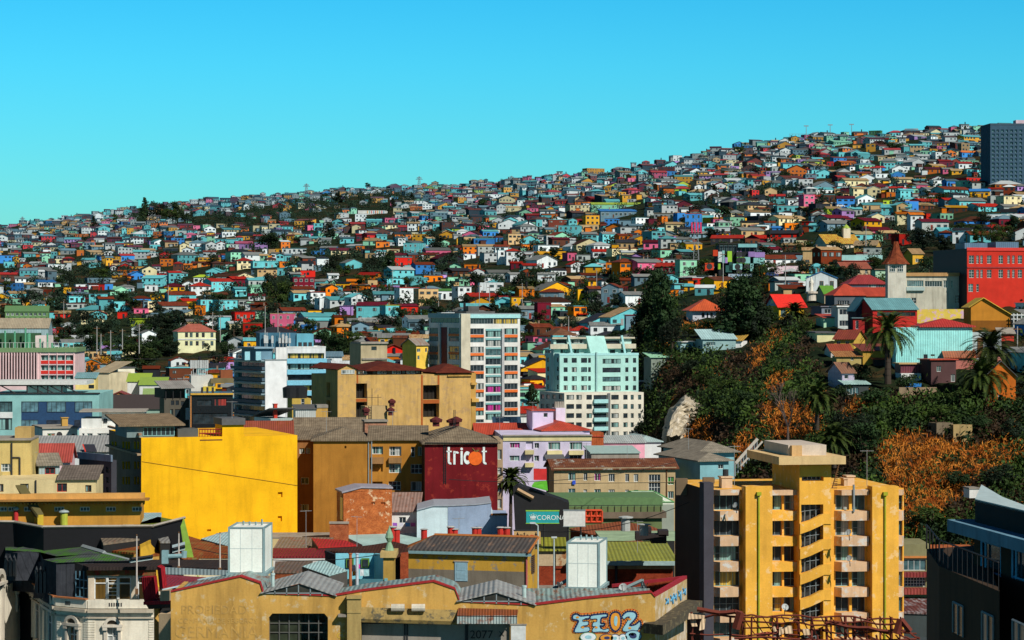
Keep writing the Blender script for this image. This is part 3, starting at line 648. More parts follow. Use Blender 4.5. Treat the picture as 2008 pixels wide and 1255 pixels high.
for it in '''283 433 28 46 c;310 430 40 30 b;338 434 44 28 b;362 438 26 27 b;345 425 20 26 e;184 447 18 24 c;226 436 14 18 b;85 462 40 13 b;1290 668 78 128 e;1258 694 52 84 e;1318 692 56 70 b;1275 620 40 80 c;1452 672 104 120 e;1440 660 70 100 e;1470 668 70 90 e;1300 680 70 120 e;1278 672 60 100 e;1268 610 40 60 c;1200 630 36 30 b;1210 650 40 30 b;1350 662 40 30 b;1390 660 40 34 b;1540 650 44 36 b;1580 655 30 30 b;1690 760 60 50 b;1650 790 50 40 b;1720 800 70 46 b;1780 770 50 40 b;1880 800 60 40 b;1990 790 50 44 b;1850 830 50 40 b;1690 900 80 80 b;1665 870 60 60 b;1700 860 50 50 b;1380 760 50 36 b;1350 740 44 34 b;1420 780 50 40 b;1460 800 50 40 b;1262 862 34 44 b;1275 800 36 40 b;1500 920 60 36 b;1880 960 60 40 b;1960 960 70 50 b;1830 1040 80 50 b;1880 1060 60 50 b;1920 850 60 40 b;1985 870 50 50 b;1425 665 60 80 b;1500 655 50 70 b;1482 585 36 60 c
1830 606 66 46 b;1862 592 26 30 b;1810 492 62 42 b;1790 480 36 34 b;527 494 54 42 b;560 476 24 20 b;585 480 26 20 b;642 470 34 34 e;855 498 46 36 b;845 480 28 30 b;546 606 58 60 b;530 580 34 44 e;685 642 32 25 b;781 646 22 24 c;650 540 34 40 b;676 542 34 24 b;731 534 38 30 b;766 532 32 38 e
836 612 32 28 b;852 604 26 24 b;268 730 84 62 b;250 700 50 40 b;296 705 40 44 e;230 776 60 36 b;297 770 44 22 b;357 642 58 32 b;312 680 58 36 b;338 668 34 30 b;430 740 46 52 b;446 700 40 34 b;650 707 66 62 b;632 680 36 40 b;672 690 30 36 e;1042 814 34 56 e;1047 670 32 28 b;1138 628 34 44 b;1166 630 36 42 b;1226 626 38 36 b
1018 582 38 50 e;1158 544 38 42 b;949 410 28 24 b;1541 354 30 20 b;1880 464 42 30 b;1911 464 40 26 b;1612 424 48 20 b;1590 420 34 18 b;1755 297 44 20 b;1730 292 28 16 b;136 562 32 34 b;120 560 22 24 b;195 552 42 28 b;210 545 28 24 c;240 537 26 18 b;237 594 28 26 b;452 627 28 22 b;70 594 40 26 b;50 600 26 22 b
180 700 46 50 b;160 690 30 38 b;205 660 34 26 b;150 640 26 24 b;1368 424 30 26 b;1396 420 22 22 b;1420 428 44 28 b;1300 416 28 16 b;1260 440 24 18 b;1656 430 36 22 b;1500 440 26 18 b;1930 440 30 24 b;1950 455 30 20 b;1850 398 36 24 b;1820 390 26 20 b;1700 345 26 14 b;1650 340 30 16 b;1520 300 26 18 b;1480 322 30 20 c
1450 305 26 20 b;1600 312 22 14 b;1880 262 12 16 b;1893 262 10 14 e;1923 262 14 12 b;722 370 14 12 b;808 400 18 22 c;770 412 20 24 c;640 392 24 16 b;665 398 26 20 e;1400 378 30 18 b;1216 380 20 14 b;880 520 30 26 b;915 486 22 18 b;980 470 20 16 b;1090 500 22 16 b;1062 548 24 22 b;1105 560 24 20 b;590 520 26 18 b;470 560 26 22 b
410 585 26 20 b;380 610 26 22 b;20 620 40 26 b;10 575 34 26 b;100 600 26 18 b;340 510 22 14 b;300 545 24 16 b;255 560 26 16 b;420 520 26 20 b;800 560 26 18 b;940 560 28 22 b;1205 606 24 22 b;1200 560 26 20 b;1330 470 24 14 b;1345 485 26 14 b;1545 560 30 24 b;1720 520 24 18 b;1700 510 20 16 b;1400 520 22 18 b;1390 470 22 14 b'''.replace('\n',';').split(';'):
 a,b,c,d,k=it.split();TREES.append((float(a),float(b),float(c),float(d),k))
FARTREE=[]
for bi,poly in enumerate(BELTS):
 us=[p[0]for p in poly];vs=[p[1]for p in poly];n=int((max(us)-min(us))*(max(vs)-min(vs))/(125 if bi<3 else 620));k=0
 for _ in range(n*3):
  u,v=random.uniform(min(us),max(us)),random.uniform(min(vs),max(vs))
  if inpoly(u,v,poly)and k<n:
   k+=1;FARTREE.append((u,v+3,random.uniform(9,18)*(1 if bi<3 else 1.6),random.uniform(9,17)*(1 if bi<3 else 1.5),random.choice('bbbec')))
for _ in range(2600):
 u=random.uniform(-20,2020);t=random.random()**.8;v=hill_top(u)+t*(hill_bot(u)-hill_top(u))
 if v>560 and u>1230 or v>700:continue
 Y=hillY(u,v);h=random.uniform(2.5,6)*F/Y;FARTREE.append((u,v,h*random.uniform(.8,1.6),h,random.choice('bbbbe')))
KN={'b':'broad dark green tree','c':'dark pointed conifer','e':'tall ragged dark tree'}
FARTREE.sort(key=lambda t:-t[2]*t[3]);BIGT=TREES+FARTREE[:140]
nm=0
for(u,v,w,h,k)in BIGT:
 tr,cr=random.choice(PROT[k]);Y=hillY(u,v);s=Y/F;p=hp(u,v)
 r=thing({'b':'broadleaf_tree','c':'conifer_tree','e':'tall_tree'}[k],relabel(KN[k],u,v-h/2),'tree',p,random.uniform(0,6.28),'trees among the hillside houses')
 ww={'b':.82,'c':.62,'e':.70}[k];r.scale=(w*s/ww,w*s/ww,h*s/.98)
 for n_,me in(('trunk',tr),('crown',cr)):
  o=bpy.data.objects.new(n_,me);COL.objects.link(o);o.parent=r
wood=MB();rnd=random.Random(3)
for(u,v,w,h,k)in FARTREE[140:]:
 Y=hillY(u,v);s=Y/F;p=hp(u,v)
 for _ in range(5):
  leafball(wood,p+Vector((rnd.uniform(-.4,.4)*w*s,rnd.uniform(-.4,.4)*w*s,h*s*rnd.uniform(.25,.85))),w*s*.3,16,max(.35,w*s*.1),rnd)
tag(wood.build('woodland',leafmat((.012,.030,.016),(.025,.05,.025),scale=.08)),'small dark trees and bushes dotted between the far hillside houses','trees',kind='stuff')
# ---- palms
PALM=leafmat((.022,.045,.008),(.07,.10,.012),'palm_frond',1.5);DEAD=leafmat((.12,.055,.015),(.2,.10,.03),'dry_frond',2);PTR=flat((.05,.035,.025),name='palm_bark')
def frond(mb,az,el,L_,rnd,droop=1.0,w=.55,m=0):
 p=Vector((0,0,0));d=Vector((math.cos(az)*math.cos(el),math.sin(az)*math.cos(el),math.sin(el)));n=9;pts=[p.copy()];e=el
 for i in range(n):
  e-=droop*(.10+.02*i);d=Vector((math.cos(az)*math.cos(e),math.sin(az)*math.cos(e),math.sin(e)));p=p+d*L_/n;pts.append(p.copy())
 sd=Vector((-math.sin(az),math.cos(az),0))
 for i in range(n):
  a,b=pts[i],pts[i+1];up=sd.cross(b-a).normalized()
  mb.poly([a-sd*.04,a+sd*.04,b+sd*.03,b-sd*.03],m)
  for j in range(4):
   f=(j+.5)/4;c=a.lerp(b,f);ln=w*L_*.36*math.sin(math.pi*min(1,(i+f+1.0)/(n+1.4)))*rnd.uniform(.8,1.1)
   for sg in(-1,1):
    t=(b-a).normalized();tip=c+(sd*sg*.8+t*.75-up*.35-Vector((0,0,.25))).normalized()*ln;mb.poly([c-t*.10,c+t*.10,tip],m)
def palm(label,u,vb,uc,vc,Y,rad_px,group='palms'):
 base=P(u,vb,Y);top=P(uc,vc,Y);r=thing('palm_tree',label,'palm tree',base,0,group);rnd=random.Random(int(u));h=(top-base).z;dx=(top-base).x;rr=rad_px*1.22*Y/F
 t=MB();n=8
 for i in range(n):
  a,b=i/n,(i+1)/n;t.tube((dx*a,0,h*a-(.5 if i==0 else 0)),(dx*b,0,h*b),rr*(.115-.03*a),rr*(.115-.03*b)*.92,10)
 t.lathe([(rr*.08,-rr*.25),(rr*.17,-rr*.08),(rr*.12,rr*.06)],(dx,0,h),10);t.build('trunk',PTR,r)
 c=MB()
 for i in range(74):
  f=i/74;frond(c,i*2.399+rnd.uniform(-.2,.2),R(84-112*f**.9+rnd.uniform(-6,6)),rr*rnd.uniform(.95,1.2),rnd,.62+.35*(1-f))
 c.build('crown',PALM,r,(dx,0,h))
 c=MB()
 for i in range(22):frond(c,i*2.399,R(-42-rnd.uniform(0,30)),rr*rnd.uniform(.6,.95),rnd,.7,.4)
 c.build('dry_fronds',DEAD,r,(dx,0,h-rr*.05))
palm('tallest palm, standing in front of the turquoise corrugated house',1741,748,1741,648,468,50)
palm('upper of two palms to the right of the turquoise house',1945,800,1942,682,455,50)
palm('lower palm leaning over the orange house at the right',1932,800,1926,736,450,46)
palm('palm on the slope just above and behind the yellow apartment block',1602,838,1603,778,440,36)
palm('short palm directly behind the apartment block roof tower',1636,912,1633,860,425,38)
palm('palm growing in the street beside the dark red painted wall',1001,1045,1002,940,305,30)
palm('left of two small palms below the beige hillside house',1044,582,1044,562,hillY(1044,582),17)
palm('right of two small palms below the beige hillside house',1064,580,1064,562,hillY(1064,580),17)
palm('small palm beside the steep red roofed yellow house',1560,638,1558,612,hillY(1560,638),24)
palm('small palm among the houses on the left lower slope',95,668,97,650,860,16)
# ---- scrub on the cliff
rnd=random.Random(9);sc_g,sc_o,sc_d=MB(),MB(),MB()
ORANGE=[[(1720,880),(1765,850),(1850,865),(1900,880),(1990,860),(2008,900),(1960,930),(1900,950),(1850,1010),(1790,1060),(1765,1010),(1730,950)],[(1290,632),(1400,628),(1405,655),(1320,665),(1300,690)],[(1510,740),(1560,730),(1545,765),(1505,790)],[(1500,800),(1600,790),(1620,850),(1560,880),(1500,860)],[(1350,840),(1400,820),(1400,880),(1330,880)],[(1440,870),(1480,840),(1500,900),(1450,930)],[(180,690),(215,690),(225,720),(190,725)],[(330,735),(370,730),(370,760),(330,760)],[(1480,690),(1530,640),(1545,660),(1470,740)],[(1700,760),(1720,790),(1660,830),(1650,810)]]
BARE=[[(1298,870),(1310,800),(1345,775),(1368,800),(1355,830),(1330,870)]]
HOUSEZ=[[(1590,560),(2008,560),(2008,790),(1750,770),(1700,790),(1620,770),(1590,690)],[(1330,650),(1470,650),(1470,690),(1330,690)],[(1345,600),(1450,600),(1450,630),(1345,630)],[(1500,560),(1600,560),(1600,640),(1500,640)]]
def clump(mb,p,r,n,s,up=0):
 for _ in range(n):
  d=Vector((rnd.gauss(0,.5),rnd.gauss(0,.5),abs(rnd.gauss(0,.5))))*r;q=p+d;a=Vector((rnd.gauss(0,1),rnd.gauss(0,1),rnd.gauss(0,1)+up)).normalized()*s*rnd.uniform(.5,1.3);b=a.orthogonal().normalized()*a.length*(.5 if not up else.13);b.rotate(Matrix.Rotation(rnd.uniform(0,6.28),3,a));mb.poly([q-a,q-b,q+a,q+b])
for _ in range(9000):
 u,v=rnd.uniform(1240,2030),rnd.uniform(545,1075)
 if not inpoly(u,v,CLIFF)or any(inpoly(u,v,z)for z in HOUSEZ+BARE)or v>hill_bot(u):continue
 p=hp(u,v);og=any(inpoly(u,v,o)for o in ORANGE)
 if og and rnd.random()<.93:clump(sc_o,p,rnd.uniform(.8,1.8),16,.55,1.2)
 else:
  k=math.sin(u*.045+2*math.sin(v*.02))+math.sin(v*.05+u*.013)+rnd.gauss(0,.5)
  if k<-.55:clump(sc_d,p,rnd.uniform(.9,1.9),16,.4)
  elif k<-.3:clump(sc_o,p,rnd.uniform(.6,1.2),8,.4,1.2)
  else:clump(sc_g,p,rnd.uniform(1.2,2.8),24,.42)
for z in ORANGE[6:8]:
 for _ in range(160):
  us=[a for a,b in z];vs=[b for a,b in z];u,v=rnd.uniform(min(us),max(us)),rnd.uniform(min(vs),max(vs));clump(sc_o,hp(u,v),1.5,14,.5,1)
tag(sc_g.build('scrub',leafmat((.008,.024,.008),(.055,.10,.012),scale=.12)),'dark green bushes and creepers covering the steep cliff','scrub',kind='stuff')
tag(sc_o.build('dry_grass',leafmat((.55,.125,.012),(1.0,.36,.045),'dry_grass',.3)),'dry orange grass hanging over the steep cliff','dry grass',kind='stuff')
tag(sc_d.build('dead_brush',leafmat((.03,.018,.010),(.085,.045,.018),'dead_brush',.3)),'brown dead brush between the green bushes on the cliff','brush',kind='stuff')
# ------------------------------------------------------------------ city buildings in the middle distance
random.seed(21)
class Zm:
 def __init__(s,ox,oy,k):s.ox,s.oy,s.k=ox,oy,k
 def u(s,x):return s.ox+x/s.k
 def v(s,y):return s.oy+y/s.k
ZA,ZB,ZCC,ZD,ZE,ZF=Zm(440,600,3.804),Zm(820,600,3.804),Zm(0,600,3.804),Zm(880,925,3.804),Zm(440,925,3.804),Zm(0,925,3.804)
ZG,ZH,ZI,ZJ,Z1=Zm(1300,865,3.218),Zm(1600,450,3.586),Zm(1240,600,3.8025),Zm(1600,780,2.642),Zm(0,0,1)
GD=glass();GT=glass((.03,.06,.065));GW=glass((.03,.05,.05),.15,(.5,.53,.5));GC=glass((.02,.03,.03),.15,(.25,.45,.42));GY=glass((.03,.03,.02),.2,(.6,.42,.08))
GM=glass((.02,.02,.02),.2,(.55,.04,.3));GB=glass((.015,.02,.03))
MIXW=[GD,GD,GT,GW,GC,GD]
FW=flat((.62,.63,.6),name='white_frame');FD=flat((.03,.03,.032),name='black_frame');FG=flat((.22,.26,.27),name='grey_frame');FT=flat((.18,.36,.38),name='teal_frame');FB=flat((.16,.075,.03),name='brown_frame')
def gv(Y):return V0+ZC*F/Y
def G2(xs,ys,*rest):return[(a,c,b,d,*rest)for a,b in xs for c,d in ys]
class Bld:
 """a building given by what the photograph shows of it: front columns x0..x1, roof line yt, depth Y; xs is the far end of its side wall"""
 def __init__(s,z,name,label,cat,x0,x1,yt,Y,yaw=0,xs=None,D=12,yb=None,wm=None,wins=(),swins=(),rec=.18,fm=FW,pms=MIXW,t=.07,split=True,group=None,top=True,base=-1.0,xref=None,into=None,pname='wall',build=True,sm=None):
  s.zm=z;vb=z.v(yb)if yb is not None else gv(Y)
  yaw0=yaw
  if xs is not None:yaw-=math.degrees(math.atan((z.u(x0 if yaw>=0 else x1)-U0)/F))*(1 if yaw>=0 else 1)
  s.left=yaw0>=0;s.fr=Fr(z.u(x0),z.u(x1),vb,Y,yaw,z.u(xs)if xs is not None else None,D,'l' if s.left else 'r');fr=s.fr
  if fr.D>22:print('DEEP',label[:60],round(fr.D),round(fr.W));fr.D=22
  s.H=fr.z(z.u(xref if xref is not None else(x0+x1)/2),z.v(yt));s.W,s.D=fr.W,fr.D
  s.r=fr.root(name,label,cat,group)if into is None else None;s.yaw=yaw;s.sx=0 if s.left else fr.W;s.rec=rec;s.t=t;s.split=split
  s.fl=[s.rect(*w[:4])for w in wins];s.sl=[s.srect(*w[:4])for w in swins]
  s.wm=wm
  if build:
   mb=MB();walls(mb,fr,base,s.H,s.fl,s.sl if s.left else(),()if s.left else s.sl,rec,top=top);s.wall=mb.build(pname,wm,s.r)
   if into is not None:
    s.r=s.wall;s.r.parent=into.r;inv=Matrix.Translation(Vector(into.fr.loc))@Matrix.Rotation(into.fr.th,4,'Z');s.r.matrix_local=inv.inverted()@Matrix.Translation(Vector(fr.loc))@Matrix.Rotation(fr.th,4,'Z')
  for w,q in list(zip(wins,s.fl))+list(zip(swins,s.sl)):
   ex=w[4:]if len(w)>4 else();nx=ex[0]if len(ex)>0 else 2;nz=ex[1]if len(ex)>1 else 1;pm=ex[2]if len(ex)>2 and ex[2]else random.choice(pms);f=ex[3]if len(ex)>3 else fm
   if nx==0:continue
   win(s.r,'f' if w in wins else('l' if s.left else 'r'),q,nx,nz,f,pm,rec,t,s.sx,split)
 def rect(s,x0,y0,x1,y1):return s.fr.rect(s.zm.u(x0),s.zm.v(y0),s.zm.u(x1),s.zm.v(y1))
 def srect(s,x0,y0,x1,y1):return s.fr.srect(s.zm.u(x0),s.zm.v(y0),s.zm.u(x1),s.zm.v(y1),s.sx if hasattr(s,'sx')else 0)
 def X(s,x,y=0):return s.fr.x(s.zm.u(x),y)
 def Z(s,x,y,dep=0):return s.fr.z(s.zm.u(x),s.zm.v(y),dep)
 def part(s,name,mb,m):return mb.build(name,m,s.r)
 def fbox(s,name,m,x0,y0,x1,y1,d0,d1):
  a,b,c,d=s.rect(x0,y0,x1,y1);mb=MB();mb.box(a,b,d0,d1,c,d);return s.part(name,mb,m)
 def sbox(s,name,m,x0,y0,x1,y1,d0,d1):
  a,b,c,d=s.srect(x0,y0,x1,y1);mb=MB()
  if s.left:mb.box(d0,d1,a,b,c,d)
  else:mb.box(s.W-d1,s.W-d0,a,b,c,d)
  return s.part(name,mb,m)
 def roof(s,kind,h,m,o=.4,t=.15,x0=0,x1=None,y0=0,y1=None,z=None,name='roof',gm=None):
  mb=MB();x1=s.W if x1 is None else x1;y1=s.D if y1 is None else y1;z=s.H if z is None else z
  roof(mb,kind,x0,x1,y0,y1,z+.005,h,o,t);o_=s.part(name,mb,m)
  if kind in 'gG':
   g=MB()
   for q in((x0,x1)if kind=='g' else(y0,y1)):
    g.poly([(q,y0,z),(q,y1,z),(q,(y0+y1)/2,z+h)]if kind=='g' else[(x0,q,z),(x1,q,z),((x0+x1)/2,q,z+h)])
   s.part('gable',g,gm or s.wm)
  return o_
 def parapet(s,h,m,w=.2,over=.06,x0=0,x1=None,y0=0,y1=None,z=None):
  x1=s.W if x1 is None else x1;y1=s.D if y1 is None else y1;z=s.H if z is None else z;mb=MB();o=over
  mb.box(x0-o,x1+o,y0-o,y0+w,z+.002,z+h);mb.box(x0-o,x1+o,y1-w,y1+o,z+.002,z+h);mb.box(x0-o,x0+w,y0+w,y1-w,z+.002,z+h);mb.box(x1-w,x1+o,y0+w,y1-w,z+.002,z+h)
  return s.part('parapet',mb,m)
def chim(b,x,y,z0,h,w=.5,m=None,cap=None):
 mb=MB();mb.box(x-w/2,x+w/2,y-w/2,y+w/2,z0,z0+h);mb.box(x-w*.65,x+w*.65,y-w*.65,y+w*.65,z0+h,z0+h+.12);return b.part('chimney',mb,m or flat((.25,.16,.11),name='chimney_brick'))
WHITE=plaster((.74,.75,.72),.35);CREAM=plaster((.72,.62,.40),.5);OCHRE=plaster((.56,.33,.085),.75,1,(.12,.05,.015));BROWNO=plaster((.50,.22,.035),.55,1,(.14,.05,.015))
DARK=plaster((.035,.035,.038),.4);GREYD=plaster((.12,.12,.12),.5);FELT=flat((.10,.10,.10),name='roof_felt');TILEG=tiles((.27,.21,.14),(.12,.09,.06),None,1.0)
RUSTR=tiles((.16,.035,.018),(.07,.014,.010));REDR=corrug((.52,.07,.035),0,.3,.3);CONC=plaster((.34,.30,.25),.6)
# ---- white highrise with orange bands
b=Bld(ZB,'apartment_tower','white apartment highrise with orange bands and teal glazed stair bay','apartment block',315,760,66,600,25,80,wm=plaster((.76,.75,.70),.25,vary=False),wins=[(390,92,560,134,8,1,GD),(562,92,742,134,8,1,GY)]+[(x0,y,x1,y+h,4,1)for x0,x1 in((388,490),(640,742))for y,h in[(167+136.5*k,46)for k in range(5)]+[(236+136.5*k,36)for k in range(5)]+[(846,24)]]+[(502,170+68.7*k+17,616,170+68.7*k+62,4,1,[GC,GW,GT,GD,GC,GW,GM,GD,GM,GC][k])for k in range(10)],swins=[(x0,y,x1,y+h,3,1,GT)for x0,x1 in((84,160),(228,306))for y,h in[(162+136.5*k,46)for k in range(5)]+[(226+136.5*k,38)for k in range(5)]]+[(92,90,306,126,7,1,GD)],fm=FG,t=.09,split=True)
OR=flat((.72,.16,.03),name='orange_panel');TL=flat((.20,.42,.42),name='teal_panel');TLL=flat((.36,.66,.66),name='pale_teal_band')
for k in range(5):
 y=214+136.5*k
 for x0,x1 in((388,490),(640,742)):b.fbox('orange_panel',OR,x0,y,x1,y+20,-.12,.05)
 for x0,x1 in((84,160),(228,306)):b.sbox('orange_panel',OR,x0,y-7,x1,y+11,-.12,.05)
for k in range(10):b.fbox('teal_panel',TL,502,170+68.7*k+.5,616,170+68.7*k+14.5,-.1,.05)
b.sbox('stair_panel',flat((.13,.02,.025),name='maroon_panel'),174,158,216,870,-.08,.05);b.sbox('pier',flat((.55,.56,.54),name='pier_paint'),162,128,173,870,-.5,.05)
b.fbox('pier',flat((.42,.43,.43),name='grey_pier'),619,168,637,872,-.5,.05);b.fbox('pier',plaster((.72,.66,.5),.35),316,58,384,872,-.4,.05)
b.fbox('top_band',TLL,386,62,760,90,-.25,.05);b.sbox('top_band',flat((.25,.42,.45),name='teal_band_side'),80,56,312,88,-.25,.05)  # side band is a darker copy, the left face's shade put into its colour
b.parapet(.4,FG);mb=MB();mb.box(4,12,5,12,b.H,b.H+.9);mb.box(5,8,6,9,b.H+.9,b.H+2.2);b.part('plant_room',mb,GREYD)
# ---- mint stepped apartment block
MINT=plaster((.40,.68,.62),.18,vary=False);CRM=plaster((.74,.70,.58),.2,vary=False)
lw=[(1085,1115),(1145,1183),(1215,1260),(1268,1288),(1545,1568),(1602,1626)]
b=Bld(ZB,'apartment_block','mint green stepped apartment block with cream lower storeys at the foot of the cliff','apartment block',1055,1643,368,560,20,950,wm=MINT,wins=[(a,y,c,y+36,2,1)for a,c in lw for y in(388,457,524,592)]+[(1375,y,1510,y+36,6,1)for y in(394,460,528,595)],swins=[(a,y,c,y+34,1,1,GD)for a,c in((962,976),(992,1018),(1034,1048))for y in(385,452,518,586,655,722)],fm=FD)
b.fbox('fin',flat((.25,.42,.42),name='teal_fin'),1322,345,1332,640,-.4,.05);b.parapet(.5,TLL)
lo=Bld(ZB,'x','x','x',1090,1682,645,552,20,905,wm=CRM,build=False);lo.r.parent=b.r;bpy.data.objects.remove(lo.r);f2=Fr(ZB.u(1090),ZB.u(1682),gv(552),552,20,ZB.u(905))
def sub(parent,fr2,name,H,holes,m,rec=.18,sholes=()):
 mb=MB();walls(mb,fr2,-1,H,holes,sholes,(),rec);inv=Matrix.Translation(Vector(parent.location))@Matrix.Rotation(parent.rotation_euler.z,4,'Z');o=mb.build(name,m,parent)
 o.matrix_local=inv.inverted()@Matrix.Translation(Vector(fr2.loc))@Matrix.Rotation(fr2.th,4,'Z');return o
w2=[(a,y,c,y+36)for a,c in((1105,1163),(1178,1220),(1255,1296),(1440,1496),(1530,1562),(1585,1608),(1640,1664))for y in(663,732,800,868,936)]+[(1308,y,1408,y+40)for y in(664,734,802,870,938)]
fr2w=[f2.rect(ZB.u(a),ZB.v(c),ZB.u(d),ZB.v(e))for a,c,d,e in w2]
sw2=[f2.srect(ZB.u(a),ZB.v(c),ZB.u(d),ZB.v(e))for a,c,d,e in[(x,y,x+26,y+34)for x in(915,955,1000,1050)for y in(660,730,800)]]
lo=sub(b.r,f2,'lower_storeys',f2.z(ZB.u(1300),ZB.v(648)),fr2w,CRM,sholes=sw2)
for i,q in enumerate(fr2w):win(lo,'f',q,5 if q[1]-q[0]>3.4 else 2,1,FD,random.choice(MIXW),.18,.07,split=False)
for q in sw2:win(lo,'l',q,1,1,FD,GD,.18,.07,split=False)
for y in(702,770,838,906):
 a,c,d,e=f2.rect(ZB.u(1306),ZB.v(y-6),ZB.u(1410),ZB.v(y+22));mb=MB();mb.box(a,c,-.7,.02,d,e);mb.build('balcony',TLL,lo)
a,c,d,e=f2.rect(ZB.u(1412),ZB.v(650),ZB.u(1430),ZB.v(975));mb=MB();mb.box(a,c,-.3,.02,d,e);mb.build('drain_shaft',flat((.16,.17,.17),name='shaft_grey'),lo)
f3=Fr(ZB.u(1010),ZB.u(1590),gv(563),563,20,ZB.u(990));q3=[f3.rect(ZB.u(a),ZB.v(c),ZB.u(d),ZB.v(e))for a,c,d,e in[(1030,252,1105,280),(1140,252,1235,280),(1395,256,1500,284),(1060,322,1130,352),(1160,322,1200,352),(1430,326,1470,356),(1510,326,1560,356)]]
up=sub(b.r,f3,'penthouse',f3.z(ZB.u(1300),ZB.v(245)),q3,plaster((.42,.62,.58),.2));f3.D=10
for q in q3:win(up,'f',q,4,1,FD,random.choice(MIXW),.18,.07,split=False)
mb=MB();zt=f3.z(ZB.u(1300),ZB.v(244));mb.box(-.6,f3.W+.6,-.8,9,zt,zt+.35);z2=f3.z(ZB.u(1300),ZB.v(318));mb.box(-1.2,f3.W+.8,-1.0,0,z2,z2+1.1);mb.build('terrace_slab',plaster((.55,.5,.38),.4),up)
mb=MB();xa,xb=f3.x(ZB.u(1243)),f3.x(ZB.u(1378));xc,xd=f3.x(ZB.u(1262)),f3.x(ZB.u(1396));zt2=f3.z(ZB.u(1310),ZB.v(224));zb2=f3.z(ZB.u(1310),ZB.v(372))
mb.extr([(xa,-.8,zt2),(xb,-.8,zt2),(xd,-2.6,zb2),(xc,-2.6,zb2)],(0,5,0));mb.build('sloping_shaft',MINT,up)
for x0,x1 in((1110,1125),(1508,1522)):
 mb=MB();mb.bar((f3.x(ZB.u(x0)),-.9,f3.z(ZB.u(x0),ZB.v(220))),(f3.x(ZB.u(x1)),-1.8,f3.z(ZB.u(x1),ZB.v(352))),.45);mb.build('sloping_column',TLL,up)
mb=MB();roof(mb,'h',f3.x(ZB.u(1010)),f3.x(ZB.u(1180)),0,8,zt+.9,1.6,.4,.1);mb.build('roof',tiles((.2,.09,.05)),up)
# ---- blue and white apartment block
b=Bld(ZA,'apartment_block','white apartment block with blank bright wall and shaded blue balconies on its left side','apartment block',305,465,408,520,25,70,wm=plaster((.78,.80,.80),.12,vary=False),swins=[(78,y,300,y+62,6,1,GT)for y in(420,500,582,665,745,825)],fm=FT,rec=.9)
for y in(402,484,566,649,731,812):b.sbox('balcony',flat((.07,.12,.16),name='blue_grey_slab'),68,y+48,303,y+70,-.7,.05);b.sbox('slab',flat((.22,.32,.36),name='pale_slab'),68,y-4,303,y+6,-.9,.05)
b.fbox('upper_wall',plaster((.76,.76,.74),.3),384,308,466,409,-.02,.4)
b.parapet(.3,FG)
mb=MB();x=b.X(384);mb.box(-1.5,x,1.5,9,b.H,b.Z(360,318));b.part('penthouse',mb,plaster((.14,.26,.34),.3));mb=MB();mb.box(-2.2,x,.8,9.5,b.Z(360,318),b.Z(360,306));b.part('penthouse_roof',mb,flat((.22,.34,.42),name='blue_slab'))
for xx in(150,232):b.fbox('terrace_screen',flat((.28,.55,.62),name='blue_screen'),xx,340,xx+38,404,-.2,.2)
b2=Bld(ZA,'apartment_block','blue banded apartment wing with strip windows joined to the blank white wall','apartment block',468,755,312,528,12,None,12,wm=plaster((.70,.72,.72),.3),wins=[(472,352,745,392,9,1,GY),(472,432,740,474,9,1,GC),(472,512,740,554,9,1,GD),(472,590,740,630,9,1,GY),(472,668,740,705,8,1,GD)],fm=FD,rec=.6)
BLU=flat((.20,.52,.68),name='blue_band')
for y in(392,474,554,632):b2.fbox('balcony_band',BLU,466,y,762,y+36,-.5,.55)
b2.parapet(.3,WHITE)
mb=MB();mb.box(b2.X(275),b2.X(548),3,11,b2.H,b2.Z(500,202));b2.part('plant_room',mb,plaster((.06,.17,.25),.2));mb=MB();mb.box(b2.X(550),b2.X(676),2.5,11,b2.H,b2.Z(600,208));b2.part('plant_room',mb,plaster((.16,.48,.60),.2))
for xx in(562,600,638):b2.fbox('louvre',FD,xx,272,xx+26,312,2.4,2.52)
mb=MB()
for xx in(325,365,420,445,470,495,310):x=b2.X(xx);mb.tube((x,2,b2.H),(x,2,b2.Z(xx,random.uniform(180,250))),.07);mb.box(x-.25,x+.25,1.8,2.2,b2.H+1,b2.H+random.uniform(2,3))
b2.part('antenna_masts',mb,flat((.45,.46,.45),name='galvanised'))
# ---- big ochre block
ST=plaster((.58,.36,.12),.6,1,(.16,.07,.02),patch=(.42,.27,.12),patchamt=.5,vary=False)
b=Bld(ZA,'tenement_block','large stained ochre block with dark open bays and rust brown roofs','building',845,1838,512,430,18,650,wm=ST,rec=1.6,wins=[(982,578,1064,690,0),(982,716,1064,872,0),(1482,590,1604,698,0),(1482,728,1602,830,0)],swins=[(762,570,790,680,0),(762,705,790,850,0)])
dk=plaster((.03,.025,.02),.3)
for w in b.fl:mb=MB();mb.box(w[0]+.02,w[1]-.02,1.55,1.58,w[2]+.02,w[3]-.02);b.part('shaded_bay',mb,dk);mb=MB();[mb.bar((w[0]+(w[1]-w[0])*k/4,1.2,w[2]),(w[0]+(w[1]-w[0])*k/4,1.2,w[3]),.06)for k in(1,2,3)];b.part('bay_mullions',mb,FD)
RS=flat((.36,.085,.012),name='rust_stain')
for x0,x1,y0,y1 in((1466,1480,515,905),(1590,1604,515,588),(1482,1604,699,727),(986,998,515,576),(982,1064,692,714)):b.fbox('rust_streak',RS,x0,y0,x1,y1,-.03,.1)
a=MB();z0,z1=b.H,b.Z(1300,478);a.box(b.X(985),b.X(1475),.3,b.D-.5,z0,z1);b.part('attic',a,dk)
for k,x in enumerate(range(1002,1440,36)):
 if 1062<x<1090:continue
 q=(b.X(x),b.X(x+28),z0+.15,z1-.15);win(b.r,'f',q,2,1,FW if k%3 else FB,random.choice(MIXW),.28,.06,split=False)
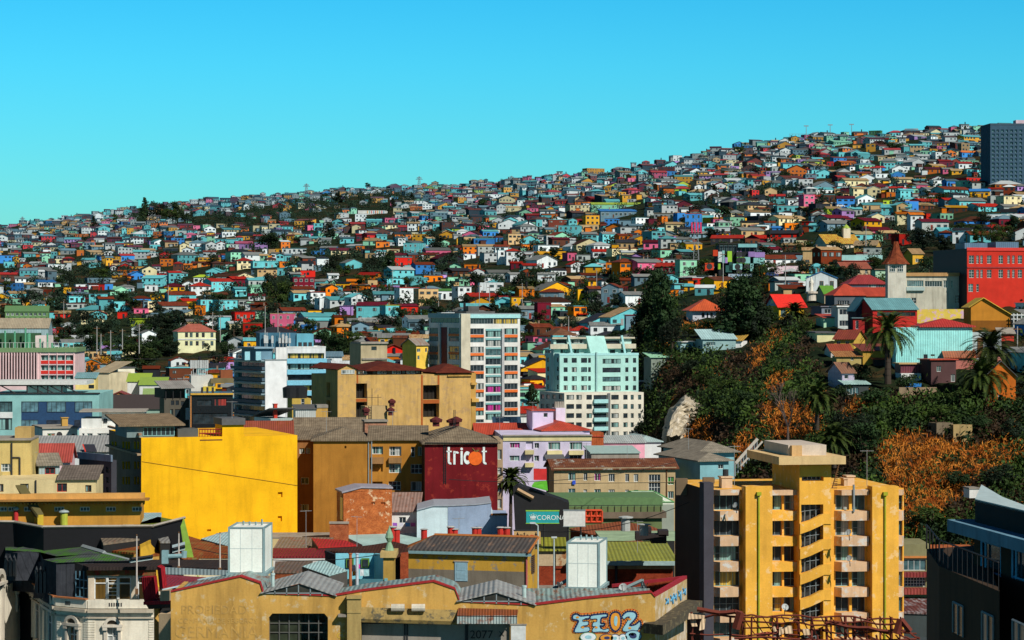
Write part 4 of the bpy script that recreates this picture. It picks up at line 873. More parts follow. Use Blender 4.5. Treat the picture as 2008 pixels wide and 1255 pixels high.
b.roof('h',1.5,RUSTR,.5,.12,b.X(1065),b.X(1490),0,b.D,z1);b.roof('h',1.5,RUSTR,.5,.12,b.X(1590),b.X(1838),0,9,b.Z(1700,490)-.1)
a=MB();a.box(b.X(1600),b.X(1830),.2,8.6,b.H,b.Z(1700,490));b.part('attic',a,dk)
a=MB();a.box(b.X(846),b.X(984),0.01,7,b.H,b.Z(915,470));b.part('attic',a,ST);b.roof('G',b.Z(915,437)-b.Z(915,470),RUSTR,.35,.12,b.X(846),b.X(984),0,b.D,b.Z(915,470))
win(b.r,'f',(b.X(872),b.X(970),b.Z(915,507),b.Z(915,476)),5,1,FW,GW,-.04,.07,split=False)
b.fbox('cornice',OCHRE,1662,516,1842,524,-.35,.1);b.fbox('cornice',OCHRE,1842,690,1895,716,-.3,1.6);b.fbox('cornice',OCHRE,1838,570,1880,588,-.3,1.6)
a=MB();a.box(b.X(1842),b.X(1885),.6,6,-1,b.Z(1850,500));b.part('side_wing',a,OCHRE)
CAP=flat((.10,.018,.018),name='dark_red_metal')
def cowl(x,y0,y1,w,Y=None,bb=None,fd=-2.5):
 bb=bb or b;xx=bb.X(x);z0,z1=bb.Z(x,y1),bb.Z(x,y0);h=z1-z0;mb=MB();w=w*.0911;mb.box(xx-w*.3,xx+w*.3,fd-w*.3,fd+w*.3,z0,z0+h*.45);mb.lathe([(w*.55,z0+h*.42),(w*.6,z0+h*.72),(w*.1,z1),(0,z1)],(xx,fd,0),8);return bb.part('roof_cowl',mb,CAP)
c=Bld(ZA,'stair_tower','small ochre rooftop stair block with antennas before the large stained block','building',1050,1215,745,405,18,1018,wm=plaster((.52,.36,.17),.7),D=5)
for x,y0,y1 in((1045,752,815),(1238,690,750),(1230,752,815)):cowl(x,y0,y1,13,bb=c,fd=-.8)
mb=MB()
for x in(1078,1115,1160):mb.tube((c.X(x),1,c.H),(c.X(x),1,c.H+random.uniform(1.5,3)),.05);mb.bar((c.X(x)-.6,1,c.H+1.4),(c.X(x)+.6,1,c.H+1.4),.05)
c.part('antennas',mb,FD)
mb=MB();[mb.bar((c.X(1075)+.0,-.06,c.Z(1075,y)),(c.X(1097),-.06,c.Z(1097,y)),.05)for y in range(755,850,12)];mb.bar((c.X(1075),-.06,c.Z(1075,850)),(c.X(1075),-.06,c.H),.05);mb.bar((c.X(1097),-.06,c.Z(1097,850)),(c.X(1097),-.06,c.H),.05);c.part('ladder',mb,FD)
c=Bld(ZA,'chimney_block','pink brick chimney block rising over grey tiled roofs','chimney',1048,1214,862,335,8,1030,wm=brick((.5,.25,.15),(.38,.16,.09),(.4,.3,.22)),D=3);c.fbox('cap',CONC,1042,850,1220,864,-.25,2.5)
# ---- orange-brown street row, grey tiled roofs, painted shop wall
b=Bld(ZA,'street_house','tall plain orange brown wall under a grey tiled hip roof beside the yellow wall','building',664,1086,996,304,3,None,11,wm=BROWNO,wins=[(896,1044,910,1062,0)],rec=.4)
b.roof('h',1.3,TILEG,.35,.2);b.fbox('gutter_pipe',FG,1072,1000,1079,1640,-.15,.0)
mb=MB();mb.tube((b.W+.2,-.2,0),(b.W+.2,-.2,b.H),.08);b.part('drainpipe',mb,FG)
b=Bld(ZA,'street_house','shaded narrow wing set back between the yellow wall and the orange brown wall','building',540,668,1000,312,0,None,8,wm=plaster((.34,.15,.05),.6),wins=[(560,1060,600,1102,2,1,GW),(608,1060,640,1102,2,1,GW),(570,1280,630,1330,2),(570,1480,630,1530,2)])
b.roof('s',1.2,TILEG,.3)
b=Bld(ZA,'street_house','orange brown house with white framed windows in the shadow of the dark red wall','building',1088,1500,998,305,2,None,14,wm=BROWNO,wins=[(1102,1048,1184,1106,3,1,GC),(1230,1048,1320,1118,4,2,GW),(1392,1050,1420,1128,1,2,GD),(1442,1050,1474,1118,2,1,GC),(1228,1180,1318,1246,4,2,GC),(1390,1180,1480,1250,3,2,GD),(1098,1175,1182,1236,0),(1225,1308,1316,1375,3,2,GD),(1104,1310,1180,1380,0),(1390,1310,1470,1380,2)],fm=FW,rec=.35)
b.fbox('balcony',plaster((.38,.2,.08),.6),1090,1128,1188,1175,-.7,.05);b.fbox('balcony',plaster((.36,.2,.08),.6),1226,1130,1322,1172,-.5,.05)
b.roof('g',1.3,TILEG,.4,.2)
cw=Bld(ZA,'street_house','long grey tiled roof on a low ochre house behind the orange brown wall','building',522,1046,960,346,4,None,10,wm=OCHRE);cw.roof('g',2.1,TILEG,.3,.2)
MRN=plaster((.16,.010,.014),.55,1,(.05,.006,.006),patch=(.26,.03,.02),patchamt=.1,vary=False)
t_=Bld(ZB,'shop_building','dark red painted shop wall with big white lettering and an orange disc','shop',50,592,1018,300,4,-15,wm=[MRN,BROWNO][0])
mb=MB();mb.box(-.02,.0,0,t_.D,-1,t_.H);t_.part('side_wall',mb,plaster((.05,.03,.02),.4))
t_.roof('h',1.7,TILEG,.4,.2)
b=t_
for x,y0,y1 in((160,842,915),(312,840,912),(285,852,912)):cowl(x,y0,y1,15,bb=t_,fd=6)
mb=MB()
for x in(290,300):mb.tube((t_.X(x),5,t_.H+1),(t_.X(x),5,t_.Z(x,775,5)),.04)
t_.part('antennas',mb,FD)
mb=MB();y=-.28
for k in range(18):x=50+542*k/17;mb.bar((t_.X(x),-.05,t_.Z(x,1030)),(t_.X(x),-.5,t_.Z(x,1018)),.06)
mb.bar((t_.X(50),-.5,t_.Z(50,1018)),(t_.X(592),-.5,t_.Z(592,1022)),.07);t_.part('sign_rail',mb,FD)
mb=MB()
for k in range(24):z=t_.Z(198,1040+k*12);mb.bar((t_.X(190),-.08,z),(t_.X(206),-.08,z),.04)
for x in(190,206):mb.bar((t_.X(x),-.08,t_.Z(x,1040+290)),(t_.X(x),-.08,t_.Z(x,1030)),.05)
t_.part('ladder',mb,FD)
def sprites(bld,polys,m,d=-.06,name='lettering',th=.05):
 mb=MB()
 for p in polys:mb.extr([(bld.X(x),d,bld.Z(x,y))for x,y in p],(0,th,0))
 return bld.part(name,mb,m)
def arc(cx,cy,r0,r1,a0,a1,n=14,sx=1,sy=1):
 o=[]
 for k in range(n):
  p,q=R(a0+(a1-a0)*k/n),R(a0+(a1-a0)*(k+1)/n);f=lambda r,a:(cx+r*sx*math.cos(a),cy-r*sy*math.sin(a));o.append([f(r0,p),f(r1,p),f(r1,q),f(r0,q)])
 return o
def tricot(x,y,k,serif=True):
 """letters t r i c . t ; x, y top-left in zoom pixels, k scale (1 = 300 px wide)"""
 g=[]
 def rc(a,b,c,d):g.append([(x+a*k,y+b*k),(x+c*k,y+b*k),(x+c*k,y+d*k),(x+a*k,y+d*k)])
 for ox in(0,262):rc(ox+8,0,ox+24,110);rc(ox,28,ox+38,38);g.extend([[(x+(a-0)*k,y+c*k)for a,c in p]for p in arc(ox+30,108,6,22,180,290,6)])
 rc(50,30,66,130);g.extend([[(x+a*k,y+c*k)for a,c in p]for p in arc(74,52,6,20,20,180,8)])
 rc(104,30,120,130);g.extend([[(x+a*k,y+c*k)for a,c in p]for p in arc(112,14,0,10,0,360,10)])
 g.extend([[(x+a*k,y+c*k)for a,c in p]for p in arc(154,80,12,28,50,310,16,1,1.75)])
 return g
LW=flat((.72,.78,.76),name='white_paint');LO=flat((.78,.13,.012),name='orange_paint')
sprites(t_,tricot(212,1052,1.0),LW);sprites(t_,arc(426,1136,0,52,0,360,28),LO,-.08,'orange_disc');sprites(t_,[[(402,1062),(408,1058),(430,1084),(424,1088)],[(424,1084),(448,1070),(456,1080),(430,1090)]],flat((.16,.12,.03),name='leaf_paint'),-.09,'leaf_mark')
sb=Bld(ZB,'street_house','narrow beige house with stacked teal windows beside the dark red wall','building',592,632,1000,304,4,None,10,wm=plaster((.45,.33,.2),.6),wins=[(594,1070,624,1146,2,1,GC),(594,1205,624,1255,2,1,GW),(594,1320,624,1390,2,1,GC),(594,1440,624,1510,2,1,GW)],fm=FW)
# ---- big yellow wall
YEL=plaster((.92,.485,.010),.42,.8,(.45,.20,.008),vary=False)
b=Bld(Z1,'warehouse_block','huge blank yellow painted wall with tiny windows and a shaded windowed left side','building',277,583,856,296,11,213,wm=YEL,wins=[(545,965,554,975,0),(545,1012,553,1022,0),(406,1038,414,1042,0)],swins=[(x,y,x+4,y+15,1,1,GT)for x in(219,225,240,246,251,263,269)for y in(866,905,935)],rec=.3,fm=FD)
mb=MB();mb.box(-.06,-.02,-.02,b.D,-1,b.H+.01)
for q in b.sl:pass
shade=plaster((.20,.15,.10),.5)  # dark brown for the left side, its shade painted into the colour
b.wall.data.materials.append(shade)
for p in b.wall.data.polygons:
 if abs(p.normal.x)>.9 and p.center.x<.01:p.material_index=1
b.sbox('cornice',plaster((.35,.25,.15),.5),213,880,277,884,-.5,.05);b.sbox('cornice',plaster((.35,.2,.12),.5),215,842,277,846,-.3,.05)
bx=lambda n,m,x0,y0,x1,y1,a,c:b.fbox(n,m,x0,y0,x1,y1,a,c)
bx('stair_box',YEL,436,833,478,857,.02,4);bx('stair_box_cap',FELT,434,820,480,833,-.3,4.4);bx('vent_hood',plaster((.1,.1,.09),.5),350,841,390,857,.4,3)
mb=MB();[mb.bar((b.X(392+k*5.5),.3,b.Z(392,862)),(b.X(392+k*5.5),.3,b.Z(392,841)),.06)for k in range(9)];mb.bar((b.X(392),.3,b.Z(392,842)),(b.X(436),.3,b.Z(436,842)),.1);mb.bar((b.X(392),.3,b.Z(392,850)),(b.X(436),.3,b.Z(436,850)),.1);b.part('railing',mb,flat((.3,.02,.02),name='red_rail'))
mb=MB();mb.box(b.X(392),b.X(436),-.03,3,b.Z(400,864),b.Z(400,862));b.part('notch_floor',mb,CAP)
q=(b.X(284),b.X(346),b.H+.05,b.Z(310,836));mb=MB();mb.box(q[0]-2,q[1],1.2,9,b.H,q[3]);b.part('penthouse',mb,plaster((.22,.30,.30),.3));win(b.r,'f',(q[0],q[1],q[2]+.1,q[3]-.1),7,1,FT,GD,1.15,.1)
mb=MB();roof(mb,'s',q[0]-3,q[1]+1,.6,9.5,q[3],1.0,.2,.2);b.part('penthouse_roof',mb,tiles((.28,.2,.12)))
mb=MB();p0,p1=(b.X(278),-.05,b.Z(278,905)),(b.X(583),-.05,b.Z(583,952))
for k in range(12):f,g_=k/12,(k+1)/12;mb.bar([p0[i]+(p1[i]-p0[i])*f for i in range(3)],[p0[i]+(p1[i]-p0[i])*g_ for i in range(3)],.035)
b.part('cable',mb,flat((.25,.12,.02),name='cable'))
c=Bld(ZA,'shed','pale sheet metal shed with dark mono pitch roof left of the large stained block','shed',345,515,838,350,22,222,wm=corrug((.45,.55,.52),0,.3,.1),D=6);c.roof('S',1.4,FELT,.3);chim(c,c.X(398),1,c.H,2.0,.5,flat((.5,.04,.02),name='red_flue'))
c=Bld(ZA,'shed','white corrugated shed with an ochre end wall before the large stained block','shed',530,682,772,370,10,None,4,wm=corrug((.6,.62,.58),0,.3,.15));c.roof('s',.5,FELT,.2);c.fbox('end_wall',OCHRE,683,762,772,905,.1,3.5);c.fbox('end_cap',CONC,690,738,774,760,0,3.5)
c=Bld(ZA,'shed','yellow roof hut with two black water drums on top','shed',505,646,690,410,8,470,wm=plaster((.62,.42,.09),.4),wins=[(572,692,598,752,1,2,GD)],D=5);mb=MB()
for x in(505,572):mb.lathe([(1.3,c.H+.05),(1.4,c.H+1.8),(.4,c.H+2.2),(0,c.H+2.2)],(c.X(x),1.8,0),14)
c.part('water_drums',mb,flat((.02,.02,.022),.4,name='black_plastic'))
c=Bld(ZA,'shed','low rust red sheet roof huddled right of the yellow stair box','shed',140,505,975,335,6,None,8,wm=OCHRE);c.roof('g',1.9,corrug((.30,.07,.04),0,.3,.6),.3)
b=Bld(ZA,'concrete_block','windowless beige concrete block with one small opening above the rust brown roofs','building',1018,1214,272,500,22,935,wm=plaster((.44,.36,.22),.4),wins=[(1096,302,1136,330,1,1,GD)],fm=FD);b.fbox('slab',CONC,1012,268,1218,282,-.4,5);b.fbox('slab',CONC,1025,388,1214,400,-.3,.05)
c=Bld(ZA,'yellow_house','yellow house with shaded left wall squeezed before the white highrise','house',1432,1520,290,610,30,1328,wm=plaster((.78,.52,.08),.3),wins=[(1436,318,1462,344,2),(1498,314,1512,344,1),(1440,370,1456,400,1)],D=9);c.roof('g',1.5,corrug((.35,.3,.25),0,.4,.5),.4)
# ---- lilac block with cream balconies and red roofs
LIL=plaster((.62,.56,.72),.2);YC=plaster((.76,.66,.34),.3)
b=Bld(ZB,'apartment_block','lilac white block with cream balconies and yellow parapet right of the dark red wall','apartment block',632,1292,972,400,4,560,wm=LIL,wins=[(684,1020,758,1060,4,1,GM),(868,1022,902,1062,2,1,GD),(970,1016,1060,1072,4,1,GC),(1130,1016,1224,1072,4,1,GC),(804,1012,858,1066,0),(682,1116,756,1156,4,1,GC),(866,1116,902,1158,2,1,GC),(970,1112,1056,1160,4,1,GD),(1130,1110,1220,1150,3,1,GD),(804,1110,858,1160,0),(700,1215,750,1250,2),(866,1212,902,1250,2)],fm=FW,rec=.3)
for x0,x1,y in((960,1070,1078),(1122,1232,1078),(795,860,1075),(795,860,1170)):b.fbox('balcony',YC,x0,y,x1,y+30,-1.0,.05)
b.fbox('parapet',YC,634,970,1294,1006,-.15,.1);b.fbox('cornice',CONC,630,962,1298,970,-.4,1)
c=Bld(ZB,'lilac_house','lilac rooftop house with red sheet roof and deep blue side','house',930,1280,925,415,14,765,wm=plaster((.66,.56,.76),.2),wins=[(1070,932,1104,966,2),(1186,932,1218,966,2)],D=10);c.roof('h',1.4,REDR,.4)
c.wall.data.materials.append(plaster((.16,.12,.42),.2))
for p in c.wall.data.polygons:
 if abs(p.normal.x)>.9 and p.center.x<.3:p.material_index=1
c=Bld(ZB,'lilac_house','small square lilac tower room with flat red roof edge','house',852,1008,782,420,14,808,wm=plaster((.68,.58,.78),.15),wins=[(935,798,966,830,1,1,GD)],D=5);c.roof('f',.2,REDR,.3)
c=Bld(ZB,'chimney_block','white lilac chimney block with four pots beside the red roofs','chimney',1028,1098,762,425,10,None,4,wm=plaster((.68,.6,.74),.2));mb=MB();[mb.lathe([(.3,c.H),(.22,c.H+1.1),(0,c.H+1.1)],(c.W*(k+.5)/4,1.5,0),8)for k in range(4)];c.part('chimney_pots',mb,CONC)
c=Bld(ZB,'shed','low red sheet roof in front of the white highrise','shed',430,820,955,420,4,None,9,wm=CONC);c.roof('g',1.6,REDR,.3)
c=Bld(ZB,'shed','flat grey roof with solar panels and a white flue at the highrise foot','shed',425,760,915,470,4,None,14,wm=CONC);mb=MB()
for k in range(7):x=c.X(560+k*26);mb.extr([(x,2,c.H+.6),(x+1.6,2,c.H+.6),(x+1.6,4.5,c.H+2.1),(x,4.5,c.H+2.1)],(0,.03,.06))
c.part('solar_panels',mb,flat((.03,.06,.10),.2,.5,name='solar_panel'));chim(c,c.X(655),-.5,0,c.Z(655,868),.9,WHITE)
# ---- pink ornate houses and white-teal hall
c=Bld(ZB,'pink_house','pink ornate house with red roof at the foot of the cliff','house',1380,1690,1020,440,8,None,9,wm=plaster((.76,.36,.44),.2),wins=[(1440,1065,1478,1085,2),(1556,1065,1596,1085,2)]);c.roof('g',1.0,corrug((.42,.46,.44),0,.4,.25),.3)
for x in(1432,1548):c.fbox('pediment',plaster((.85,.55,.6),.1),x,1054,x+54,1062,-.3,.05)
c=Bld(ZB,'orange_house','narrow terracotta and pink house with arched dormer beside the lilac block','house',1292,1384,1070,430,6,None,9,wm=plaster((.70,.30,.36),.2),wins=[(1304,985,1330,1050,1,2)],yb=None);c.roof('s',.01,REDR,.1,z=c.Z(1330,975));c.fbox('mansard',tiles((.5,.12,.04)),1292,945,1384,1070,.1,6)
c=Bld(ZB,'hall','white hall with pale green hip roof left of the bare rock','building',1640,1812,1010,450,16,1500,wm=plaster((.74,.78,.76),.15),D=10);c.roof('h',1.0,corrug((.40,.52,.50),0,.4,.1),.4)
c=Bld(ZB,'shed','low pale green flat roof in front of the pink house','shed',1292,1650,1100,380,4,None,11,wm=CONC);c.roof('s',.5,flat((.34,.46,.42),name='green_felt'),.2)
c=Bld(ZI,'teal_house','teal house with two tier brown grey hip roofs below the cliff path','house',515,757,1085,365,22,232,wm=plaster((.26,.50,.54),.2),swins=[(300,1130,330,1160,2),(400,1130,430,1160,2)]);c.roof('h',1.4,tiles((.30,.26,.20)),.8)
c=Bld(ZI,'teal_house','lower teal annex with brown grey hip roof beside the beige block','house',505,718,1150,345,22,195,wm=plaster((.24,.48,.52),.2),wins=[(640,1180,680,1215,2,1,GD)]);c.roof('h',1.0,tiles((.30,.26,.20)),.6)
# ---- long beige block
b=Bld(ZD,'apartment_block','long beige block with two rows of windows under a rust brown roof','apartment block',785,1690,-25,345,9,735,wm=plaster((.50,.37,.20),.45,vary=False),wins=[(892,8,946,66,2,1,GC),(1006,10,1034,66,2,1,GD),(1086,12,1134,68,2,1,GM),(1192,14,1238,74,3,1,GD),(1316,16,1346,76,2,1,GD),(1380,18,1414,76,3,1,GW),(1492,20,1578,166,4,3,GD),(1634,38,1680,98,2,1,glass((.02,.1,.02),.2,(.1,.4,.05))),(892,126,944,192,2,1,GT),(1006,132,1032,188,3,3,GW),(1086,130,1134,194,2,1,GC),(1192,132,1238,192,4,2,GW),(1316,134,1344,194,4,2,GW),(1380,136,1414,170,3,1,GW),(1634,146,1678,200,2,1,GC)],fm=FW)
b.fbox('cornice',plaster((.42,.33,.2),.5),780,-32,1694,-24,-.4,.2);b.roof('g',1.1,tiles((.20,.075,.035),(.09,.03,.02),(.33,.34,.30),1,.12),.5)
b.fbox('laundry',flat((.03,.08,.5),name='blue_cloth'),920,64,944,94,-.25,-.2);b.fbox('string_course',plaster((.44,.33,.19),.5),786,78,1690,82,-.08,.05)
for x,y in((915,190),(960,195),(1172,178),(1240,215)):b.fbox('air_conditioner',flat((.5,.5,.48),name='ac_casing'),x,y,x+28,y+34,-.6,.02)
mb=MB();mb.tube((b.X(1625),-.12,0),(b.X(1625),-.12,b.H),.07);b.part('drainpipe',mb,FB)
c=Bld(ZB,'building','grey house corner with slate ridge left of the long beige block','building',968,1086,1160,350,14,955,wm=plaster((.16,.14,.11),.4),D=8);c.roof('s',.8,FELT,.3)
c=Bld(ZD,'glasshouse','white glazed roof lantern with green bars before the long beige block','skylight',1290,1680,245,325,4,None,9,wm=plaster((.3,.33,.28),.3));gm=flat((.62,.66,.55),.4,name='milky_glazing');zt=c.Z(1480,228);zr=c.Z(1480,170);mb=MB();mb.box(0,c.W,0,9,c.H,zt)
A=[(0,0,zt),(c.W,0,zt),(c.W,9,zt),(0,9,zt)];B_=[(c.X(1390),2.6,zr),(c.X(1570),2.6,zr),(c.X(1570),6,zr),(c.X(1390),6,zr)]
for k in range(4):j=(k+1)%4;mb.poly([A[k],A[j],B_[j],B_[k]])
mb.poly(B_);c.part('glazing',mb,gm);mb=MB()
for k in range(4):
 j=(k+1)%4;mb.bar(A[k],B_[k],.14);mb.bar(B_[k],B_[j],.12);mb.bar(A[k],A[j],.14)
 for q in range(1,6):f=q/6;mb.bar(Vector(A[k]).lerp(Vector(A[j]),f),Vector(B_[k]).lerp(Vector(B_[j]),f),.07)
c.part('glazing_bars',mb,flat((.10,.30,.10),name='green_bars'))
b=Bld(ZD,'terrace_roof','long moss green roof terrace with railing below the long beige block','building',890,1590,262,318,4,None,10,wm=plaster((.13,.17,.07),.3));b.fbox('fascia',plaster((.18,.14,.10),.5),1130,300,1620,345,-.5,3)
mb=MB()
for k in range(15):x=b.X(892+690*k/14);mb.bar((x,-.08,b.Z(900,300)),(x,-.08,b.H+.2),.06)
mb.bar((0,-.08,b.H+.2),(b.W,-.08,b.H+.2),.06);b.part('railing',mb,FD);mb=MB();mb.box(b.X(760),b.X(1600),.5,10,b.H,b.H+1.2);b.part('upper_roof',mb,flat((.11,.20,.08),name='moss_green'))
# ------------------------------------------------------------------ left side of the city, right ridge
random.seed(31)
# ---- pink finned office
PK=plaster((.78,.56,.56),.15,vary=False)
b=Bld(ZCC,'office_building','pink office block with tall vertical sun fins and red spandrels','office',-60,560,345,560,3,None,18,wm=PK,wins=[(-40,350,275,560,0)]+[(304,y,548,y+40,8,1,GC)for y in(366,441,516,588)],rec=.6,fm=FW)
mb=MB();w=b.fl[0];mb.box(w[0],w[1],.55,.58,w[2],w[3]);b.part('dark_glazing',mb,flat((.02,.018,.03),.3,.4,name='dark_glazing'))
for x in range(-40,276,21):b.fbox('sun_fin',PK,x,348,x+7,562,-.7,.55)
for y in(407,482,556):b.fbox('red_spandrel',flat((.62,.03,.02),name='red_panel'),302,y,550,y+24,-.08,.1)
for x in(300,362,424,486,548):b.fbox('mullion',PK,x,346,x+5,610,-.15,.05)
mb=MB();mb.box(-1,b.W+.3,-.3,18,b.H,b.H+1.0);b.part('roof_slab',mb,flat((.16,.26,.12),name='mossy_slab'))
mb=MB();[mb.tube((b.X(x),0,b.H+1),(b.X(x),0,b.H+2.2),.06)for x in range(-40,560,28)];mb.bar((0,0,b.H+2.2),(b.W,0,b.H+2.2),.07);b.part('railing',mb,flat((.5,.55,.5),name='pale_rail'))
mb=MB();mb.box(0,b.X(245),4,14,b.H+1,b.Z(120,205));b.part('plant_room',mb,plaster((.04,.10,.05),.3));mb=MB();mb.box(b.X(245),b.X(345),4,12,b.H+1,b.Z(290,222));b.part('plant_room',mb,plaster((.72,.60,.58),.2))
mb=MB()
for x,y in((205,205),(100,190),(180,165),(28,185),(290,245),(345,205),(395,300),(380,275),(440,310)):mb.tube((b.X(x),2,b.H+1),(b.X(x),2,b.Z(x,y)),.45 if x in(205,)else.22)
b.part('vent_pipes',mb,flat((.10,.34,.20),name='green_pipe'))
# ---- teal office
TE=plaster((.27,.52,.50),.1,vary=False);NV=flat((.02,.06,.14),name='navy_cladding')
b=Bld(ZCC,'office_building','teal office building with navy cladding and a white canopy on its roof','office',-80,740,655,430,3,None,22,wm=TE,wins=[(-60,712,92,790,5,1,GT),(-60,838,90,925,4,1,GC),(158,712,688,925,0)],rec=.25,fm=FD)
w=b.fl[2];mb=MB();mb.box(w[0],w[1],.12,.24,w[2],w[3]);b.part('navy_cladding',mb,NV)
for x0,x1,y0,y1,n in((162,286,714,792,4),(350,490,714,792,4),(558,686,714,792,4),(156,284,850,902,4),(348,486,852,902,1),(556,600,852,900,1)):win(b.r,'f',b.rect(x0,y0,x1,y1),n,1,FD,GB if n==1 else glass((.05,.10,.12),.1),.1,.07)
b.fbox('white_band',WHITE,-80,792,94,836,-.05,.1);b.fbox('parapet_cap',FD,-80,648,742,657,-.2,1)
mb=MB();z=b.Z(300,590);mb.box(b.X(-60),b.X(640),1.5,12,z,z+.7);b.part('canopy',mb,flat((.62,.62,.58),name='canopy_white'));mb=MB()
for x in(-20,190,270,345,450):mb.bar((b.X(x),2,b.H),(b.X(x),2,z),.2);mb.bar((b.X(x),2,z),(b.X(x)+3,2,b.H),.15)
mb.bar((b.X(-40),2,z-.1),(b.X(460),2,z-.1),.2)
b.part('canopy_struts',mb,FD);b.fbox('plant_room',plaster((.7,.68,.62),.3),190,600,450,650,3,9)
# ---- warehouses, yellow blocks behind
def simp(z,name,label,cat,x0,x1,yt,Y,wm,rk='f',h=.3,rm=None,yaw=6,xs=None,D=9,o=.3,wins=(),fm=FD,**k):
 b=Bld(z,name,label,cat,x0,x1,yt,Y,yaw,xs,D,wm=wm,wins=list(wins),fm=fm,**k);b.roof(rk,h,rm or FELT,o);return b
simp(ZCC,'warehouse','pale hangar with wide tan gable roof above the pink office','warehouse',-40,360,165,760,corrug((.35,.5,.52),0,.5,.1),'g',3,corrug((.42,.35,.24),0,.5,.2),D=16)
simp(ZCC,'warehouse','cream shed with tan sloping roof behind the pink office','warehouse',700,812,500,600,CREAM,'s',2.5,corrug((.45,.36,.22),0,.4,.1),yaw=-14,xs=None,D=14)
simp(ZCC,'warehouse','white gabled warehouse with a grey windowed left face','warehouse',880,1005,462,640,plaster((.74,.70,.54),.2),'f',.2,None,22,812,swins=[(820,y,872,y+20,4)for y in(478,512,545)])
simp(ZCC,'yellow_house','small yellow office with teal flat roof next to the pink office','house',562,712,540,545,plaster((.8,.62,.22),.2),'s',1,corrug((.22,.42,.44),0,.4,.1),wins=[(660,588,702,616,2)])
simp(ZCC,'shed','first low white shed with a bright lime green roof by the round tree','shed',950,1115,565,560,WHITE,'s',1.6,flat((.30,.42,.05),name='lime_roof'),D=10)
simp(ZCC,'shed','second lime green roofed shed, nearer the orange bush','shed',1040,1240,590,550,WHITE,'s',1.4,flat((.26,.38,.06),name='lime_roof2'),D=10)
simp(ZCC,'shed','dark shed with curved mossy green roof','shed',1070,1210,690,500,plaster((.5,.36,.1),.4),'g',1.8,flat((.24,.34,.12),name='moss_roof'),D=10)
simp(ZCC,'shed','orange brick shed with a stepped gable wall','shed',820,960,672,500,plaster((.55,.24,.08),.4),'G',.8,corrug((.3,.05,.03),0,.3,.4),D=8)
simp(ZCC,'hall','long low dark roofed hall with pale green front','building',730,1215,772,455,plaster((.30,.44,.36),.3),'s',2.2,flat((.06,.045,.04),name='dark_roof'),D=14)
b=Bld(ZCC,'apartment_block','dark grey concrete block with small openings beside the black building','building',1225,1412,690,440,14,1190,wm=plaster((.10,.09,.07),.4),wins=[(1275,705,1300,740,2),(1310,705,1335,740,2),(1350,710,1375,745,2),(1270,770,1292,815,2),(1305,770,1345,830,2)],fm=FD,D=10)
b.roof('s',1.2,corrug((.30,.28,.25),0,.4,.1),.8,z=b.Z(1320,615));mb=MB();mb.box(.4,b.W-.4,1.5,9,b.H,b.Z(1320,618));b.part('roof_storey',mb,plaster((.07,.06,.05),.3));b.fbox('white_panel',WHITE,1385,760,1414,850,-.1,.05);mb=MB();[mb.bar((b.X(x),-.2,b.H),(b.X(x),-.2,b.Z(x,620)),.12)for x in(1235,1290,1345,1400)];b.part('posts',mb,FD)
b=Bld(ZCC,'office_building','black glass building with yellow roof edge and red striped awning','office',1422,1738,655,430,8,None,14,wm=flat((.012,.012,.014),.25,.4,name='black_cladding'),wins=[(1600,690,1690,745,2,1,glass((.02,.02,.02),.2,(.4,.05,.04))),(1470,700,1580,745,4,1,GD),(1440,800,1700,880,6,1,GD)],fm=FD)
b.fbox('roof_edge',flat((.62,.36,.05),name='yellow_edge'),1422,650,1740,662,-.4,.2);b.fbox('orange_edge',flat((.5,.2,.05),name='orange_edge'),1420,655,1428,905,-.2,.05)
mb=MB();[mb.box(b.X(x),b.X(x+16),1,2.4,b.H,b.H+1.1)for x in(1500,1540,1580)];b.part('roof_fans',mb,FD)
b=Bld(ZCC,'roof_house','white rooftop block with antennas and yellow wall beside the blue balconies','building',1425,1590,520,470,10,None,9,wm=plaster((.66,.64,.58),.3));mb=MB()
for k in range(10):x=b.X(1430+13*k);mb.tube((x,1,b.H),(x,1,b.Z(1430,random.uniform(455,500))),.08);mb.box(x-.25,x+.25,.8,1.2,b.H+1.4,b.H+3)
b.part('antenna_masts',mb,flat((.45,.46,.45),name='galvanised'));b.fbox('yellow_wall',plaster((.8,.6,.08),.2),1515,600,1605,650,-1,3);b.fbox('brown_wall',plaster((.28,.09,.04),.3),1650,480,1740,545,2,6);b.fbox('awning',plaster((.2,.16,.08),.3),1570,540,1740,575,-1,5)
# ---- white low houses in front of the teal office
b=Bld(ZCC,'white_house','white rendered low house with a round window before the teal office','house',318,578,912,365,10,255,wm=plaster((.76,.74,.66),.3),wins=[(352,950,412,996,2,1,glass((.02,.15,.03),.3,(.5,.2,.12))),(530,950,560,980,1,1,GW)],D=9);b.fbox('roof_edge',CONC,312,902,585,914,-.3,9)
mb=MB();x,z=b.X(443),b.Z(443,960);mb.prism([(x+.45*math.cos(k*.4488),z+.45*math.sin(k*.4488))for k in range(14)],-.03,.02);b.part('round_window',mb,FD);chim(b,b.X(508),3,b.H,1.4,.9,OCHRE)
b=Bld(ZCC,'white_house','white two level house with laundry window and dark square openings','house',590,1070,915,360,6,None,10,wm=plaster((.76,.74,.68),.35),wins=[(612,950,630,985,1),(650,950,690,985,2,1,GC),(725,950,790,985,2,1,GW),(790,950,820,980,1)],fm=FW);c=MB();z=b.Z(850,795);c.box(b.X(750),b.W,3,10,b.H,z);c.box(b.X(600),b.X(750),2,10,b.H,b.Z(680,845));b.part('upper_storey',c,plaster((.72,.72,.68),.4))
for x in(762,866):win(b.r,'f',b.rect(x,848,x+30,878),2,1,FD,GD,2.9,.06)
c=MB();c.box(b.X(600)-.3,b.W+.3,1.6,10.3,z,z+.2);b.part('roof_slab',c,CONC);b.fbox('boundary_wall',plaster((.52,.42,.18),.5),605,990,830,1045,-3,-2.7)
